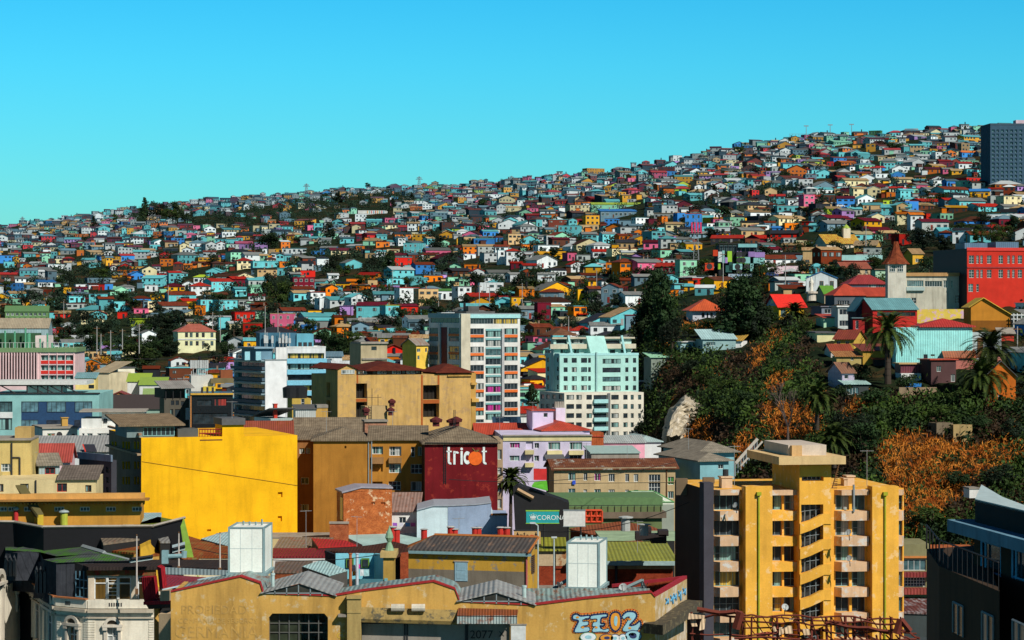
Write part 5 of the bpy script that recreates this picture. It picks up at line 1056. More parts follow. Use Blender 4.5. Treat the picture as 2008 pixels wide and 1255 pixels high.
c=simp(ZCC,'shed','long low grey roof with two tilted solar panels below the white houses','shed',240,830,1090,320,plaster((.62,.66,.66),.3),'s',1.6,corrug((.36,.36,.34),0,.4,.1),D=9)
for x in(275,620):mb=MB();mb.extr([(c.X(x),-.4,c.Z(x,1030)),(c.X(x+85),-.4,c.Z(x+85,1030)),(c.X(x+108),-.8,c.Z(x+100,1085)),(c.X(x+22),-.8,c.Z(x+22,1085))],(0,.2,0));o=c.part('solar_panel',mb,flat((.03,.03,.04),.2,.5,name='solar_panel_dark'));mb=MB();mb.bar((c.X(x),-.5,c.Z(x,1030)),(c.X(x+22),-.9,c.Z(x+22,1085)),.15);c.part('panel_frame',mb,flat((.6,.04,.02),name='red_frame'))
simp(ZCC,'pink_house','pale pink house with a red hip roof left of the yellow wall','house',235,520,1160,285,plaster((.72,.50,.52),.3),'g',1.8,corrug((.45,.08,.06),0,.3,.3),D=8)
c=Bld(ZCC,'dormer_house','small slate blue rooftop dormer with red framed window','house',290,445,1185,262,8,235,wm=corrug((.42,.52,.52),0,.3,.1),wins=[(336,1205,412,1255,2,1,GD)],fm=flat((.45,.02,.02),name='red_frame'),D=5);c.roof('g',1.0,tiles((.3,.26,.2)),.3)
b=Bld(ZCC,'shaded_building','dark building with blue parapet and rows of narrow windows left of the yellow wall','building',830,870,1150,292,30,590,wm=plaster((.05,.05,.06),.3),swins=[(x,y,x+24,y+46,1,1,GD)for x in range(610,800,36)for y in(1200,1275,1350)],fm=FD)
b.sbox('parapet',plaster((.18,.24,.32),.4),585,1100,835,1150,-.15,.1)
# ---- cream building on the left edge
CRL=plaster((.72,.58,.30),.45,vary=False)
b=Bld(ZF,'cream_building','cream building with red framed windows at the left edge','building',-60,715,62,250,5,None,9,wm=CRL,wins=[(-10,92,26,150,2),(150,90,214,152,2,1,GW),(425,86,500,150,2,1,GD,flat((.4,.03,.02),name='red_frame')),(636,100,682,152,2,1,GC)],fm=FB)
b.roof('s',1.0,tiles((.20,.16,.13)),.3,.15,b.X(445),b.W,0,6);mb=MB();mb.tube((b.X(268),-.12,0),(b.X(268),-.12,b.H),.08);b.part('drainpipe',mb,FD)
b=Bld(ZCC,'cream_building','tall stained cream stair block with pipes at the left edge','building',-60,236,998,258,5,None,7,wm=plaster((.62,.46,.17),.65),wins=[(8,1176,86,1235,3,2,GW)]);b.fbox('roof_edge',CONC,-60,990,240,1002,-.3,7);b.fbox('stair_box',plaster((.5,.33,.12),.6),98,912,220,992,1.5,5);mb=MB()
for x,y0 in((88,1020),(148,1130)):mb.tube((b.X(x),-.12,0),(b.X(x),-.12,b.Z(x,y0)),.09)
mb.bar((b.X(88),-.12,b.Z(88,1130)),(b.X(148),-.12,b.Z(148,1130)),.1);b.part('pipes',mb,FD)
# ---- ochre cornice building
b=Bld(ZF,'cornice_building','ochre building with a heavy dentilled cornice across the left','building',-60,1045,235,232,6,None,8,wm=plaster((.62,.30,.05),.5),wins=[(x,262,x+74,296,3,1,GT)for x in(-20,60,178,405,596,790,985)],fm=FW)
b.fbox('parapet',plaster((.70,.36,.10),.45),-60,163,1080,203,-.6,.6);b.fbox('cornice',plaster((.45,.22,.06),.5),-60,200,1115,212,-1.5,.6);b.fbox('frieze',plaster((.66,.30,.05),.4),-60,212,1080,236,-.3,.5)
mb=MB()
for x in range(-50,1070,26):a,c_,d,e=b.rect(x,228,x+12,240);mb.box(a,c_,-.9,.1,d,e)
b.part('dentils',mb,plaster((.5,.25,.06),.4))
# ------------------------------------------------------------------ right ridge houses
def rh(label,x0,x1,yt,yb,Y,wm,rk='g',h=1.6,rm=None,yaw=10,xs=None,D=8,wins=(),name='house',cat='house',o=.4,fm=FW,zm=ZH,**k):
 Y=hillY(zm.u((x0+x1)/2),zm.v(yb))+.5
 b=Bld(zm,name,label,cat,x0,x1,yt,Y,yaw,xs,D,yb=yb,wm=wm,wins=list(wins),fm=fm,base=-6,**k)
 if rk:b.roof(rk,h,rm or REDR,o)
 return b
RED=plaster((.60,.035,.02),.15,vary=False)
b=rh('long bright red building with rows of white framed windows and a blank black end wall',1063,1475,135,560,560,RED,None,yaw=22,xs=756,name='red_building',cat='building',wins=[(x,y,x+w,y+58,2,3,GD)for x,w in((1076,36),(1128,18),(1156,18),(1203,32),(1284,32),(1346,18),(1380,18),(1420,30))for y in(182,282)]+[(1072,382,1106,438,2,3),(1128,384,1146,438,1,3)])
b.wall.data.materials.append(flat((.006,.008,.016),.6,name='black_tar'))
for p in b.wall.data.polygons:
 if abs(p.normal.x)>.9 and p.center.x<.01:p.material_index=1
b.fbox('string_course',flat((.3,.03,.03),name='dark_red_trim'),1063,262,1475,272,-.15,.05);b.fbox('top_band',flat((.62,.04,.03),name='red_trim'),1060,128,1475,150,-.2,.1)
mb=MB();mb.box(b.X(1080),b.X(1240),3,9,b.H,b.Z(1150,92));mb.box(b.X(1300),b.X(1460),3,9,b.H,b.Z(1150,84));b.part('roof_room',mb,corrug((.10,.20,.30),0,.5,.1))
BL=corrug((.10,.22,.28),0,.5,.1)
b=rh('blue corrugated warehouse beside the red building',1245,1480,370,545,520,BL,None,yaw=14,xs=1130,name='blue_warehouse',cat='warehouse',D=12);b.fbox('fascia',flat((.42,.6,.62),name='pale_fascia'),1240,362,1480,376,-.3,.1);mb=MB();mb.box(-.03,0,.5,8,1,b.H-.6);b.part('side_wall',mb,plaster((.5,.2,.03),.3))
rh('dark terrace canopy with white stair before the red building',1165,1385,300,378,532,plaster((.02,.03,.03),.3),'f',.3,FELT,14,name='terrace_house',D=6,wins=[(1200,330,1370,365,6)],fm=FD)
b=rh('weathered white house with balcony glazing and a rust red pointed corner tower',632,1060,318,575,540,plaster((.62,.58,.46),.7,1,(.14,.09,.05)),None,yaw=8,xs=500,name='tower_house',D=9,wins=[(640,358,756,402,8,1),(766,362,886,402,7,1,GD),(896,358,926,410,2,2),(948,358,964,410,1,2),(1022,356,1040,410,1,2),(672,480,705,520,2,2),(976,460,1010,520,3,3,glass((.05,.02,.02),.2,(.3,.03,.02)))],swins=[(x,350,x+20,410,1,2,GD)for x in(520,545,572,602)],fm=FW)
b.wall.data.materials.append(plaster((.10,.10,.10),.3));mb=MB();mb.box(b.X(764),b.X(890),-.05,-.01,0,b.Z(800,440));
b.fbox('cornice',plaster((.6,.34,.14),.7),630,304,1062,328,-.4,.3);b.fbox('balcony_band',plaster((.5,.62,.58),.4),634,405,762,430,-.6,.05)
mb=MB();tw=b.X(632)-b.X(500 if False else 540);x0,x1=b.X(545),b.X(632);zt=b.Z(600,235);mb.box(x0-1.4,x1,-.6,4.2,-6,zt);b.part('tower',mb,plaster((.66,.62,.52),.55));cx,cy=(x0-1.4+x1)/2,1.8;hw=(x1-x0+1.4)/2
mb=MB();pr=[(hw*1.6,zt-.3),(hw*.95,zt+1.3),(hw*.5,zt+3.2),(hw*.28,zt+5.2),(.05,b.Z(585,108)),(0,b.Z(585,100))];mb.lathe(pr,(cx,cy,0),8);b.part('tower_roof',mb,tiles((.28,.07,.025),(.12,.025,.015)))
mb=MB();mb.tube((cx,cy,b.Z(585,112)),(cx,cy,b.Z(585,92)),.06);b.part('finial',mb,FD)
for xx in(x0-1.0,x0+.9):win(b.r,'f',(xx,xx+1.4,b.Z(580,298),b.Z(580,250)),3,2,FW,GD,-.66,.1)
q=rh('yellow and pink painted garden wall under the tower house',712,1090,560,650,530,plaster((.78,.60,.10),.2,1,(.6,.2,.4),patch=(.65,.42,.62),patchamt=.5),None,name='garden_wall',cat='wall',yaw=2,D=.5)
b=rh('orange gabled hall with bright yellow roof at the right edge',1090,1365,640,720,500,plaster((.62,.25,.03),.2,vary=False),None,yaw=-5,name='orange_hall',cat='building',D=16)
mb=MB();zr=b.Z(1180,484);xr=b.X(1178);z0=b.Z(1100,545);z1=b.H+.02;mb.prism([(0,b.H),(b.W,b.H),(b.W,b.Z(1360,598)),(xr,zr),(0,z0)],0,b.D);b.part('gable',mb,b.wm)
mb=MB()
for(xa,za),(xb,zb)in(((xr,zr),(b.W+.6,b.Z(1360,598)-.3)),((-.5,z0-.2),(xr,zr))):mb.extr([(xa,-.5,za+.03),(xb,-.5,zb+.03),(xb,b.D+.5,zb+.03),(xa,b.D+.5,za+.03)],(0,0,.15))
b.part('roof',mb,corrug((.78,.50,.06),1,.5,.15));b.fbox('lower_wall',plaster((.32,.12,.02),.3),1090,640,1362,720,-.05,.02)
mb=MB()
for x in(1385,1410,1440):mb.bar((b.X(x),-1,b.Z(x,720)),(b.X(x),-1,b.Z(x,590)),.25)
mb.bar((b.X(1370),-1,b.Z(1370,604)),(b.X(1470),-1,b.Z(1470,604)),.25);mb.bar((b.X(1370),-1,b.Z(1370,632)),(b.X(1470),-1,b.Z(1470,632)),.2);b.part('white_frame',mb,FW)
TQ=corrug((.36,.84,.80),0,.35,.05,sheet=False)
b=rh('large turquoise corrugated house with red hip roof in front of the painted wall',562,1100,690,965,490,TQ,None,yaw=-1,D=11,name='turquoise_house',wins=[(756,878,786,928,1,1,GD),(806,878,836,890,1,1)],fm=FB)
mb=MB();x0=b.X(712);z=b.Z(900,685);roof(mb,'h',x0+1,b.W,0,b.D,z+.2,b.Z(900,632)-z,.6,.25);b.part('roof',mb,corrug((.52,.045,.035),0,.5,.1))
cut=[]
wx=MB();wx.box(b.W,b.W+6,1,10,-6,b.H-1);b.part('side_wing',wx,plaster((.5,.56,.56),.3))
for k in(1.2,3.2):mb=MB();mb.box(b.W+k,b.W+k+1.1,.9,1.05,b.H-6,b.H-2);b.part('shutter',mb,FB)
rh('white patched outbuilding with a rusty corrugated top and small red door',600,740,1012,1075,478,WHITE,None,yaw=4,D=5,wins=[(646,1036,666,1070,1)],fm=FB);q=rh('maroon corrugated shed with tan roof edge below the turquoise house',595,808,948,1060,482,corrug((.14,.03,.05),0,.5,.4),'f',.25,flat((.5,.33,.15),name='tan_edge'),yaw=4,D=5)
rh('pink house with orange tiled shed roof beside the small palms',912,1120,905,990,476,plaster((.58,.20,.16),.3),'s',2.0,corrug((.42,.10,.03),0,.5,.4),-6,D=8,wins=[(945,930,975,975,2)]);rh('dark shaded house front below the pink house',810,985,918,1085,470,plaster((.10,.05,.05),.4),'f',.2,REDR,12,D=6,wins=[(950,1018,980,1070,2),(850,960,880,1000,2)])
rh('pink wing half hidden by the upper palm',1260,1345,880,970,478,plaster((.58,.22,.18),.3),'f',.2,CONC,-6,wins=[(1318,905,1334,940,1)])
b=rh('bright orange gabled house at the right end of the cliff top',1200,1405,1025,1240,445,plaster((.66,.16,.02),.2,vary=False),'G',2.6,FELT,-10,D=8,wins=[(1280,1160,1305,1215,1)])
rh('red corner of a house behind the right palm',1290,1392,735,790,490,plaster((.55,.05,.03),.2),'s',1.2,CONC,-6,D=5)
rh('long dark red house with teal gable roof behind the tallest palm',400,710,560,720,515,plaster((.50,.03,.025),.2),'g',2.4,corrug((.14,.32,.34),0,.5,.1),20,290,wins=[(430,580,700,610,8,1,GD)],fm=FB);rh('shaded slate house front with a white window',285,400,560,720,512,plaster((.08,.05,.07),.3),'G',2.6,corrug((.16,.34,.36),1,.5,.1),6,wins=[(322,568,350,605,2,2,GW)],D=8)
rh('red door house at the foot of the slate front',262,345,625,740,506,plaster((.45,.03,.03),.2),'f',.2,flat((.12,.2,.22),name='slate_edge'),10,255,wins=[(280,640,300,700,1)])
rh('orange house with a long low red gable roof above the slate houses',302,580,468,500,545,plaster((.70,.28,.03),.2),'g',2.2,REDR,14,210,wins=[(430,476,455,495,2)]);rh('beige house with a bright green roof',60,135,450,515,545,plaster((.5,.42,.28),.3),'g',2.0,flat((.10,.26,.03),name='green_roof'),8,D=8,wins=[(68,456,92,482,1,1,GB)]);rh('red roofed house next to the bright green roof',130,345,462,525,552,plaster((.1,.12,.14),.3),'h',3.0,REDR,10,wins=[(150,500,235,530,5)])
rh('beige row house with brown roof and four windows',190,382,275,340,590,plaster((.52,.38,.22),.4),'g',2,corrug((.36,.10,.06),0,.5,.4),14,125,wins=[(x,284,x+18,312,2,2)for x in(208,250,292,345)]);rh('maroon roofed long house in front of the tower',235,500,382,430,560,plaster((.10,.09,.12),.3),'h',2.6,corrug((.32,.04,.04),0,.5,.3),8,wins=[(370,385,425,420,3),(440,390,480,420,3)])
rh('mint green fronted house left of the tower house',418,498,285,350,600,plaster((.42,.64,.44),.2),'f',.3,plaster((.2,.12,.08)),18,390,wins=[(460,310,475,345,1)]);rh('turquoise fence wall on a stone terrace by the tower',182,468,180,235,640,plaster((.34,.6,.58),.2),None,D=2,yaw=4);rh('ochre house with a mural panel on its gable',268,425,110,165,660,plaster((.52,.32,.08),.4),'g',1.6,corrug((.35,.25,.14),0,.5,.3),-18,455,wins=[(300,120,320,140,1),(335,120,355,140,1)])
rh('yellow house with brown balcony behind the tower roof',680,755,170,240,650,plaster((.7,.38,.04),.3),'g',1.6,corrug((.4,.25,.12),0,.5,.3),10,D=8,wins=[(700,205,725,230,2)]);rh('grey blue house with a porch of white posts',40,155,545,600,520,plaster((.20,.24,.30),.3),'f',.25,plaster((.2,.2,.24)),12,wins=[(60,560,150,590,4)]);rh('white porch house with bright green awning',155,262,545,690,512,plaster((.56,.62,.60),.3),'f',.3,WHITE,8,wins=[(165,560,240,600,3),(165,640,225,680,3)],D=6)
rh('pale mint shed with a red roof edge',55,152,622,692,502,plaster((.44,.68,.46),.1),'s',.8,REDR,8,0,D=7);rh('cream box house on tall stilts',8,135,730,790,490,plaster((.74,.68,.36),.15),'f',.3,FELT,6,-70,D=6)
mb=MB()
b=rh('yellow house with rust red roof and blue windows',130,268,770,850,486,plaster((.60,.38,.07),.3),'g',1.8,corrug((.25,.05,.03),0,.5,.5),-16,345,wins=[(145,785,172,812,2,1,GB),(208,785,232,812,2,1,GB)])
rh('ochre house under a brown red sheet roof by the palm trunk',330,560,855,950,482,plaster((.60,.36,.06),.3),'s',1.2,corrug((.22,.05,.03),0,.5,.5),8,270,D=6);rh('tan flat house with rusty roof edge on the slope',145,322,895,960,474,plaster((.50,.38,.14),.4),'s',.9,corrug((.45,.2,.06),0,.5,.5),6,115,D=6,wins=[(245,900,265,920,1)]);rh('red lean-to roof beside the tall palm trunk',410,556,915,955,476,plaster((.06,.05,.05),.3),'s',.9,REDR,6,D=5)
rh('lilac grey house with brown roof on the slope',185,270,1005,1145,462,plaster((.50,.44,.56),.3),'g',1.8,corrug((.26,.13,.08),0,.5,.4),24,85,wins=[(200,1022,228,1050,1)],D=8);rh('shed with a pale teal awning beside the lilac house',205,370,1090,1170,455,plaster((.05,.06,.06),.3),'s',.6,corrug((.40,.60,.56),0,.5,.1),6,D=4,wins=[(215,1110,300,1160,4)]);rh('small red roofed white house above the tan house',105,250,850,890,478,plaster((.5,.46,.42),.3),'g',1.2,corrug((.3,.06,.03),0,.5,.4),8,D=5)
rh('stone retaining wall of the cliff garden',585,850,1110,1190,452,plaster((.36,.26,.16),.6),None,name='retaining_wall',cat='wall',yaw=2,D=.6)
o=rh('blue painted board leaning on the garden railing',632,742,1082,1108,451,flat((.02,.18,.5),name='blue_board'),None,name='board',cat='board',yaw=2,D=.1)
rh('broken stone ruin wall standing in the dry grass of the cliff',625,710,130,215,415,plaster((.22,.17,.11),.7),None,yaw=20,D=3,name='ruin_wall',cat='ruin',zm=Zm(1600,780,2.642));rh('pale crumbling ruin wall right of the dark stone ruin',712,810,140,230,417,plaster((.40,.28,.12),.7),None,yaw=6,D=2,name='ruin_wall',cat='ruin',zm=Zm(1600,780,2.642),wins=[(725,185,738,200,0),(780,175,795,195,0)])
# ---- houses round the cliff top, with own zoom frame
Z4=Zm(1300,400,4.4825)
b=rh('white verandah house with wide red hip roof on the cliff edge',262,520,935,1012,590,plaster((.62,.64,.70),.2),'h',3.2,corrug((.60,.10,.03),0,.5,.3),6,wins=[(340,955,366,1000,1),(384,955,398,1000,1),(414,955,440,1000,1),(468,955,496,1000,1)],fm=FD,zm=Z4,D=10,o=1.2)
b=rh('steep red roofed cottage with yellow wall and pale gable',1020,1240,895,1000,590,plaster((.78,.50,.04),.2),None,yaw=24,xs=905,zm=Z4,wins=[(1035,925,1080,990,2)]);h=b.Z(1100,797)-b.H;b.roof('g',h,flat((.68,.03,.02),.5,name='bright_red_roof'),.7,gm=plaster((.40,.56,.66),.15));win(b.r,'l',(b.D*.38,b.D*.62,b.H+.6,b.H+2.4),2,2,FW,GD,-.04,.1)
b=rh('turquoise sheet roofed house with a yellow wing below the white verandah house',350,640,1190,1290,540,plaster((.32,.5,.5),.3),'s',2.2,corrug((.44,.66,.66),0,.6,.1),10,290,zm=Z4,D=9,wins=[(380,1215,460,1245,4)]);rh('small white hut with an ochre roof beside the turquoise roof',520,690,1205,1260,536,WHITE,'s',1.5,corrug((.50,.30,.06),0,.6,.2),-14,740,zm=Z4,D=7)
rh('small teal box house left of the turquoise sheet roof',155,290,1215,1290,545,plaster((.34,.52,.54),.3),'f',.2,WHITE,8,zm=Z4,D=6,wins=[(230,1230,250,1260,1)]);rh('pale green flat roofed house half buried in trees',140,320,385,440,540,plaster((.3,.36,.3),.4),'s',1.0,flat((.30,.58,.38),name='mint_roof'),8,zm=ZI,D=9);rh('white roofed dark hut at the edge of the mint apartment block',45,130,565,640,520,plaster((.07,.07,.08),.3),'f',.25,WHITE,8,zm=ZI,D=6)
b=rh('cream church hall with rusty yellow roof and a tiny bell tower',1440,1735,348,400,760,plaster((.72,.62,.48),.2),None,yaw=14,xs=1320,zm=Z4,name='church',cat='church',wins=[(1530,350,1545,395,1),(1635,355,1650,395,1)],D=14);b.roof('g',b.Z(1550,262)-b.H,corrug((.62,.40,.05),0,.8,.75,(.36,.10,.02)),.5)
mb=MB();x=b.X(1655);z=b.Z(1655,280,7);mb.box(x-1.3,x+1.3,6,8.6,b.H,b.Z(1655,215,7));b.part('bell_tower',mb,plaster((.74,.66,.5),.2));mb=MB();mb.lathe([(1.5,b.Z(1655,215,7)),(1.1,b.Z(1655,200,7)),(.1,b.Z(1655,178,7)),(0,b.Z(1655,175,7))],(x,7.3,0),8);b.part('tower_roof',mb,flat((.3,.4,.06),name='green_spire'))
b=rh('dark terrace building hung with multicoloured boxes with round windows',490,885,420,640,700,plaster((.02,.022,.025),.2),None,yaw=4,zm=Z4,name='container_building',cat='building',D=10)
bc={'r':(.62,.06,.02),'g':(.16,.48,.08),'v':(.34,.22,.50),'t':(.26,.56,.54),'d':(.03,.10,.09),'w':(.6,.65,.65),'l':(.30,.55,.05)}
for x0,x1,y0,y1,c_,rd in[(365,440,520,580,'r',1),(435,475,405,458,'r',0),(480,500,525,575,'l',0),(562,600,415,510,'l',0),(645,682,415,465,'v',1),(645,682,467,522,'g',1),(684,710,467,522,'l',1),(608,690,526,578,'t',1),(645,680,580,612,'g',1),(712,760,467,522,'t',0),(712,750,524,578,'g',1),(745,800,420,465,'v',0),(800,888,425,470,'v',0),(790,835,474,522,'t',0),(838,888,474,530,'t',0),(865,890,532,585,'l',0),(540,562,470,520,'v',0),(515,535,410,520,'t',0),(575,600,510,590,'d',0),(480,512,420,510,'w',0),(760,790,524,590,'t',0),(545,600,540,600,'d',0)]:
 o=b.fbox('coloured_box',plaster(bc[c_],.2),x0,y0,x1,y1,-1.6,.02)
 if rd:
  mb=MB();x,z,r=b.X((x0+x1)/2),b.Z((x0+x1)/2,(y0+y1)/2),1.0;mb.prism([(x+r*math.cos(k*.5236),z+r*math.sin(k*.5236))for k in range(12)],-1.66,-1.55);mb.build('porthole',FD,o)
mb=MB();mb.box(b.X(500),b.X(840),2,9,b.H,b.Z(650,360));b.part('roof_frame_house',mb,plaster((.05,.08,.09),.2));mb=MB();mb.box(b.X(665),b.X(830),.6,3,b.Z(740,380),b.Z(740,350));b.part('roof_cabin',mb,plaster((.2,.45,.45),.2))
mb=MB();[mb.bar((b.X(x),1,b.H),(b.X(x),1,b.Z(x,345)),.2)for x in range(500,880,38)];mb.bar((b.X(490),1,b.Z(490,350)),(b.X(870),1,b.Z(870,350)),.25);b.part('roof_pergola',mb,FD)
mw=rh('graffiti painted street wall under the coloured boxes',575,985,615,640,690,plaster((.40,.50,.55),.2,3,(.5,.1,.2),patch=(.2,.35,.6),patchamt=.6),None,zm=Z4,name='painted_wall',cat='wall',yaw=3,D=.5);rh('mural wall of bright colours under the brick red house',1210,1490,535,605,720,plaster((.75,.5,.05),.2,3,(.5,.02,.1),patch=(.35,.1,.5),patchamt=.7),None,zm=Z4,name='painted_wall',cat='wall',yaw=3,D=.5);rh('white and pink painted wall below the rust roofed white house',950,1190,545,610,700,plaster((.7,.6,.6),.2,3,patch=(.5,.2,.4),patchamt=.5),None,zm=Z4,name='painted_wall',cat='wall',yaw=3,D=.5)
bl=rh('long white balustrade railing on a stone street wall',150,460,665,700,680,plaster((.42,.34,.22),.5),None,zm=Z4,name='balustrade',cat='railing',yaw=-8,D=.6);mb=MB()
for k in range(40):x=bl.W*k/39;mb.box(x-.07,x+.07,0,.2,bl.H,bl.H+1.1)
mb.box(0,bl.W,0,.25,bl.H+1.1,bl.H+1.3);bl.part('balusters',mb,WHITE)
bl=rh('white balustrade railing on a curving stone wall below the turquoise row',1000,1530,118,160,760,plaster((.42,.34,.22),.5),None,zm=ZA,name='balustrade',cat='railing',yaw=-6,D=.6);mb=MB()
for k in range(60):x=bl.W*k/59;mb.box(x-.08,x+.08,0,.2,bl.H,bl.H+1.2)
mb.box(0,bl.W,0,.25,bl.H+1.2,bl.H+1.45);bl.part('balusters',mb,WHITE)
st=thing('statue','pale stone robed statue on a round pedestal before the white blue roofed house','statue',P(Z4.u(1305),Z4.v(850),585));s_=585/F/4.4825
mb=MB();mb.lathe([(8.5*s_*5,0),(8*s_*5,60*s_),(14*s_*4,64*s_),(14*s_*4,80*s_),(4*s_*4,84*s_)],n=14);mb.build('pedestal',plaster((.62,.56,.46),.5),st)
mb=MB();zz=84*s_;mb.lathe([(17*s_,zz),(15*s_,zz+40*s_),(13*s_,zz+72*s_),(16*s_,zz+92*s_),(7*s_,zz+104*s_),(8*s_,zz+112*s_),(6*s_,zz+121*s_),(0,zz+124*s_)],n=12);mb.tube((12*s_,0,zz+92*s_),(17*s_,-6*s_,zz+60*s_),4*s_,3*s_);mb.tube((-12*s_,0,zz+92*s_),(-6*s_,-15*s_,zz+66*s_),4*s_,3*s_);mb.build('figure',plaster((.70,.66,.56),.4),st,smooth=True)
# ---- big far apartment tower at the right edge
b=Bld(Z1,'apartment_tower','tall dark blue grey apartment tower on the skyline at the right edge','apartment block',1942,2060,246,hillY(1985,376),4,None,18,yb=376,wm=plaster((.05,.10,.15),.15,vary=False),base=-6,wins=[(x,y,x+5.4-(i%2),y+5,2,1,GT if(i*7+int(y))%3 else GD)for i,x in enumerate((1945,1954,1963,1972,1981,1990,1999,2008))for y in[254+8.1*k for k in range(15)]],fm=flat((.16,.24,.30),name='slate_frame',metal=0),rec=.6,split=False,t=.16)
b.parapet(1.0,plaster((.06,.10,.14),.1));mb=MB();mb.box(14,22,4,9,b.H,b.H+3);b.part('plant_room',mb,plaster((.6,.45,.5),.1))
# ---- school, market hall, long green house, lime building
b=simp(ZCC,'long_green_house','long dark green two storey house with a row of many windows','house',38,360,40,900,plaster((.14,.26,.10),.3),'g',2.0,flat((.10,.2,.08),name='green_sheet'),8,D=9,yb=105,base=-5,wins=[(x,52,x+22,72,2)for x in range(48,350,34)]+[(x,86,x+18,100,1)for x in range(58,350,40)],fm=FW)
b=simp(ZCC,'cream_mansion','large pale cream two storey mansion with red hip roof on the left lower slope','house',1328,1608,190,820,plaster((.74,.74,.44),.2),'h',2.6,corrug((.42,.12,.08),0,.5,.4),10,1292,12,yb=345,base=-5,wins=[(x,y,x+22,y+34,1,2)for x in(1380,1415,1460,1505,1570)for y in(200,262)],fm=FB)
b.fbox('string_course',WHITE,1326,244,1610,252,-.2,.05)
b=Bld(Zm(450,350,4.016),'school','long white school with coloured panels in the middle of the far hillside','school',1012,1245,252,hillY(732,420),6,None,10,yb=282,wm=WHITE,base=-5);pc=[(.7,.35,.03),(.1,.4,.3),(.6,.05,.1),(.1,.3,.5),(.6,.1,.02)]
for k in range(9):b.fbox('coloured_panel',flat(pc[k%5],name='panel'),1085+k*16,254,1090+k*16,275,-.2,.02)
# ---- lattice masts, pylons, floodlights, poles
GALV=flat((.28,.30,.31),name='galvanised_steel')
def mast(label,u,vb,vt,Y,w0,w1,name='lattice_mast',cat='mast',m=GALV,arms=()):
 p=P(u,vb,Y);h=(vb-vt)*Y/F;r=thing(name,label,cat,p);mb=MB();n=max(6,int(h/2.2));th=max(.07,Y/14000)
 c=lambda t,k:Vector((((w0*(1-t)+w1*t)/2)*(1 if k in(0,3)else-1),((w0*(1-t)+w1*t)/2)*(1 if k<2 else-1),h*t))
 for k in range(4):
  mb.bar(c(0,k),c(1,k),th*1.4)
  for i in range(n):a,b_=i/n,(i+1)/n;j=(k+1)%4;mb.bar(c(a,k),c(b_,j),th);mb.bar(c(b_,k),c(b_,j),th*.8)
 mb.build('lattice',m,r)
 for t,l in arms:a=MB();a.bar((-l,0,h*t),(l,0,h*t),th*2);a.bar((-l,0,h*t),(0,0,h*t+l*.35),th*1.2);a.bar((l,0,h*t),(0,0,h*t+l*.35),th*1.2);a.build('cross_arm',m,r)
 return r,h
PYL=flat((.22,.30,.34),name='far_steel')
for lb,u,vb,vt in(('power pylon on the skyline behind the middle of the hill',601,380,360),('power pylon on the skyline right of the first pylon',822,366,346),('power pylon near the left end of the skyline',44,450,425),('thin pylon on the skyline left of the yellow block',1003,362,345)):mast(lb,u,vb,vt,2750,4.2,1.2,'power_pylon','pylon',PYL,((.72,4),(.86,3)))
r,h=mast('tall red topped lattice radio mast among the houses',1365,556,430,900,2.6,1.0,'radio_mast','mast');mb=MB();mb.box(-2.2,2.2,-.3,.3,h*.78,h*.80);[mb.box(x-.3,x+.3,-.9,-.6,h*.8,h*.95)for x in(-1.6,-.5,.6,1.7)];mb.build('antenna_ring',flat((.6,.04,.12),name='red_antenna'),r)
for u,vt in((1581,248),(1628,246),(1670,245)):
 p=P(u,274,2050);r=thing('floodlight_mast',f"floodlight mast on the right skyline, {'leftmost' if u < 1600 else 'middle' if u < 1650 else 'rightmost'} of three",'floodlight',p,0,'sports ground floodlights');h=(274-vt)*2050/F;mb=MB();mb.tube((0,0,-2),(0,0,h),.35,.22);mb.build('pole',PYL,r);mb=MB();mb.box(-2,2,-.2,.2,h,h+.9);mb.build('lamp_bar',PYL,r)
mb=MB();r=thing('sports_fence','tall netting fence around a sports ground on the skyline','fence',P(1548,274,2080))
for k in range(20):x=120*2050/F*k/19;mb.bar((x,0,-2),(x,0,5),.18)
mb.bar((0,0,5),(52,0,5),.15);mb.bar((0,0,2.5),(52,0,2.5),.12);mb.build('net_frame',PYL,r)
for i,(u,vb,vt,Y)in enumerate([(190,680,640,700),(217,685,648,700),(273,680,635,710),(198,682,655,702),(240,672,645,720),(417,655,612,830),(432,660,618,830),(520,660,600,800),(545,655,605,800),(1024,600,555,830),(940,605,558,840),(960,600,560,840),(1170,560,530,900),(1270,535,500,950),(1418,540,495,720),(1540,545,500,700),(1698,470,440,760),(1760,700,660,500),(1995,720,640,490),(860,620,590,850),(700,600,570,900),(770,560,530,1050),(330,590,560,1050),(125,620,590,1000),(1115,660,620,700)]):
 p=P(u,vb,Y);h=(vb-vt)*Y/F;r=thing('utility_pole',relabel('thin wooden utility pole',u,vt),'pole',p,random.uniform(-.5,.5),'utility poles on the hill');mb=MB();mb.tube((0,0,-2),(0,0,h),.16,.11);mb.build('pole',flat((.34,.33,.31),name='weathered_pole'),r);mb=MB();mb.bar((-.9,0,h-.6),(.9,0,h-.6),.14);mb.build('cross_arm',FB,r)
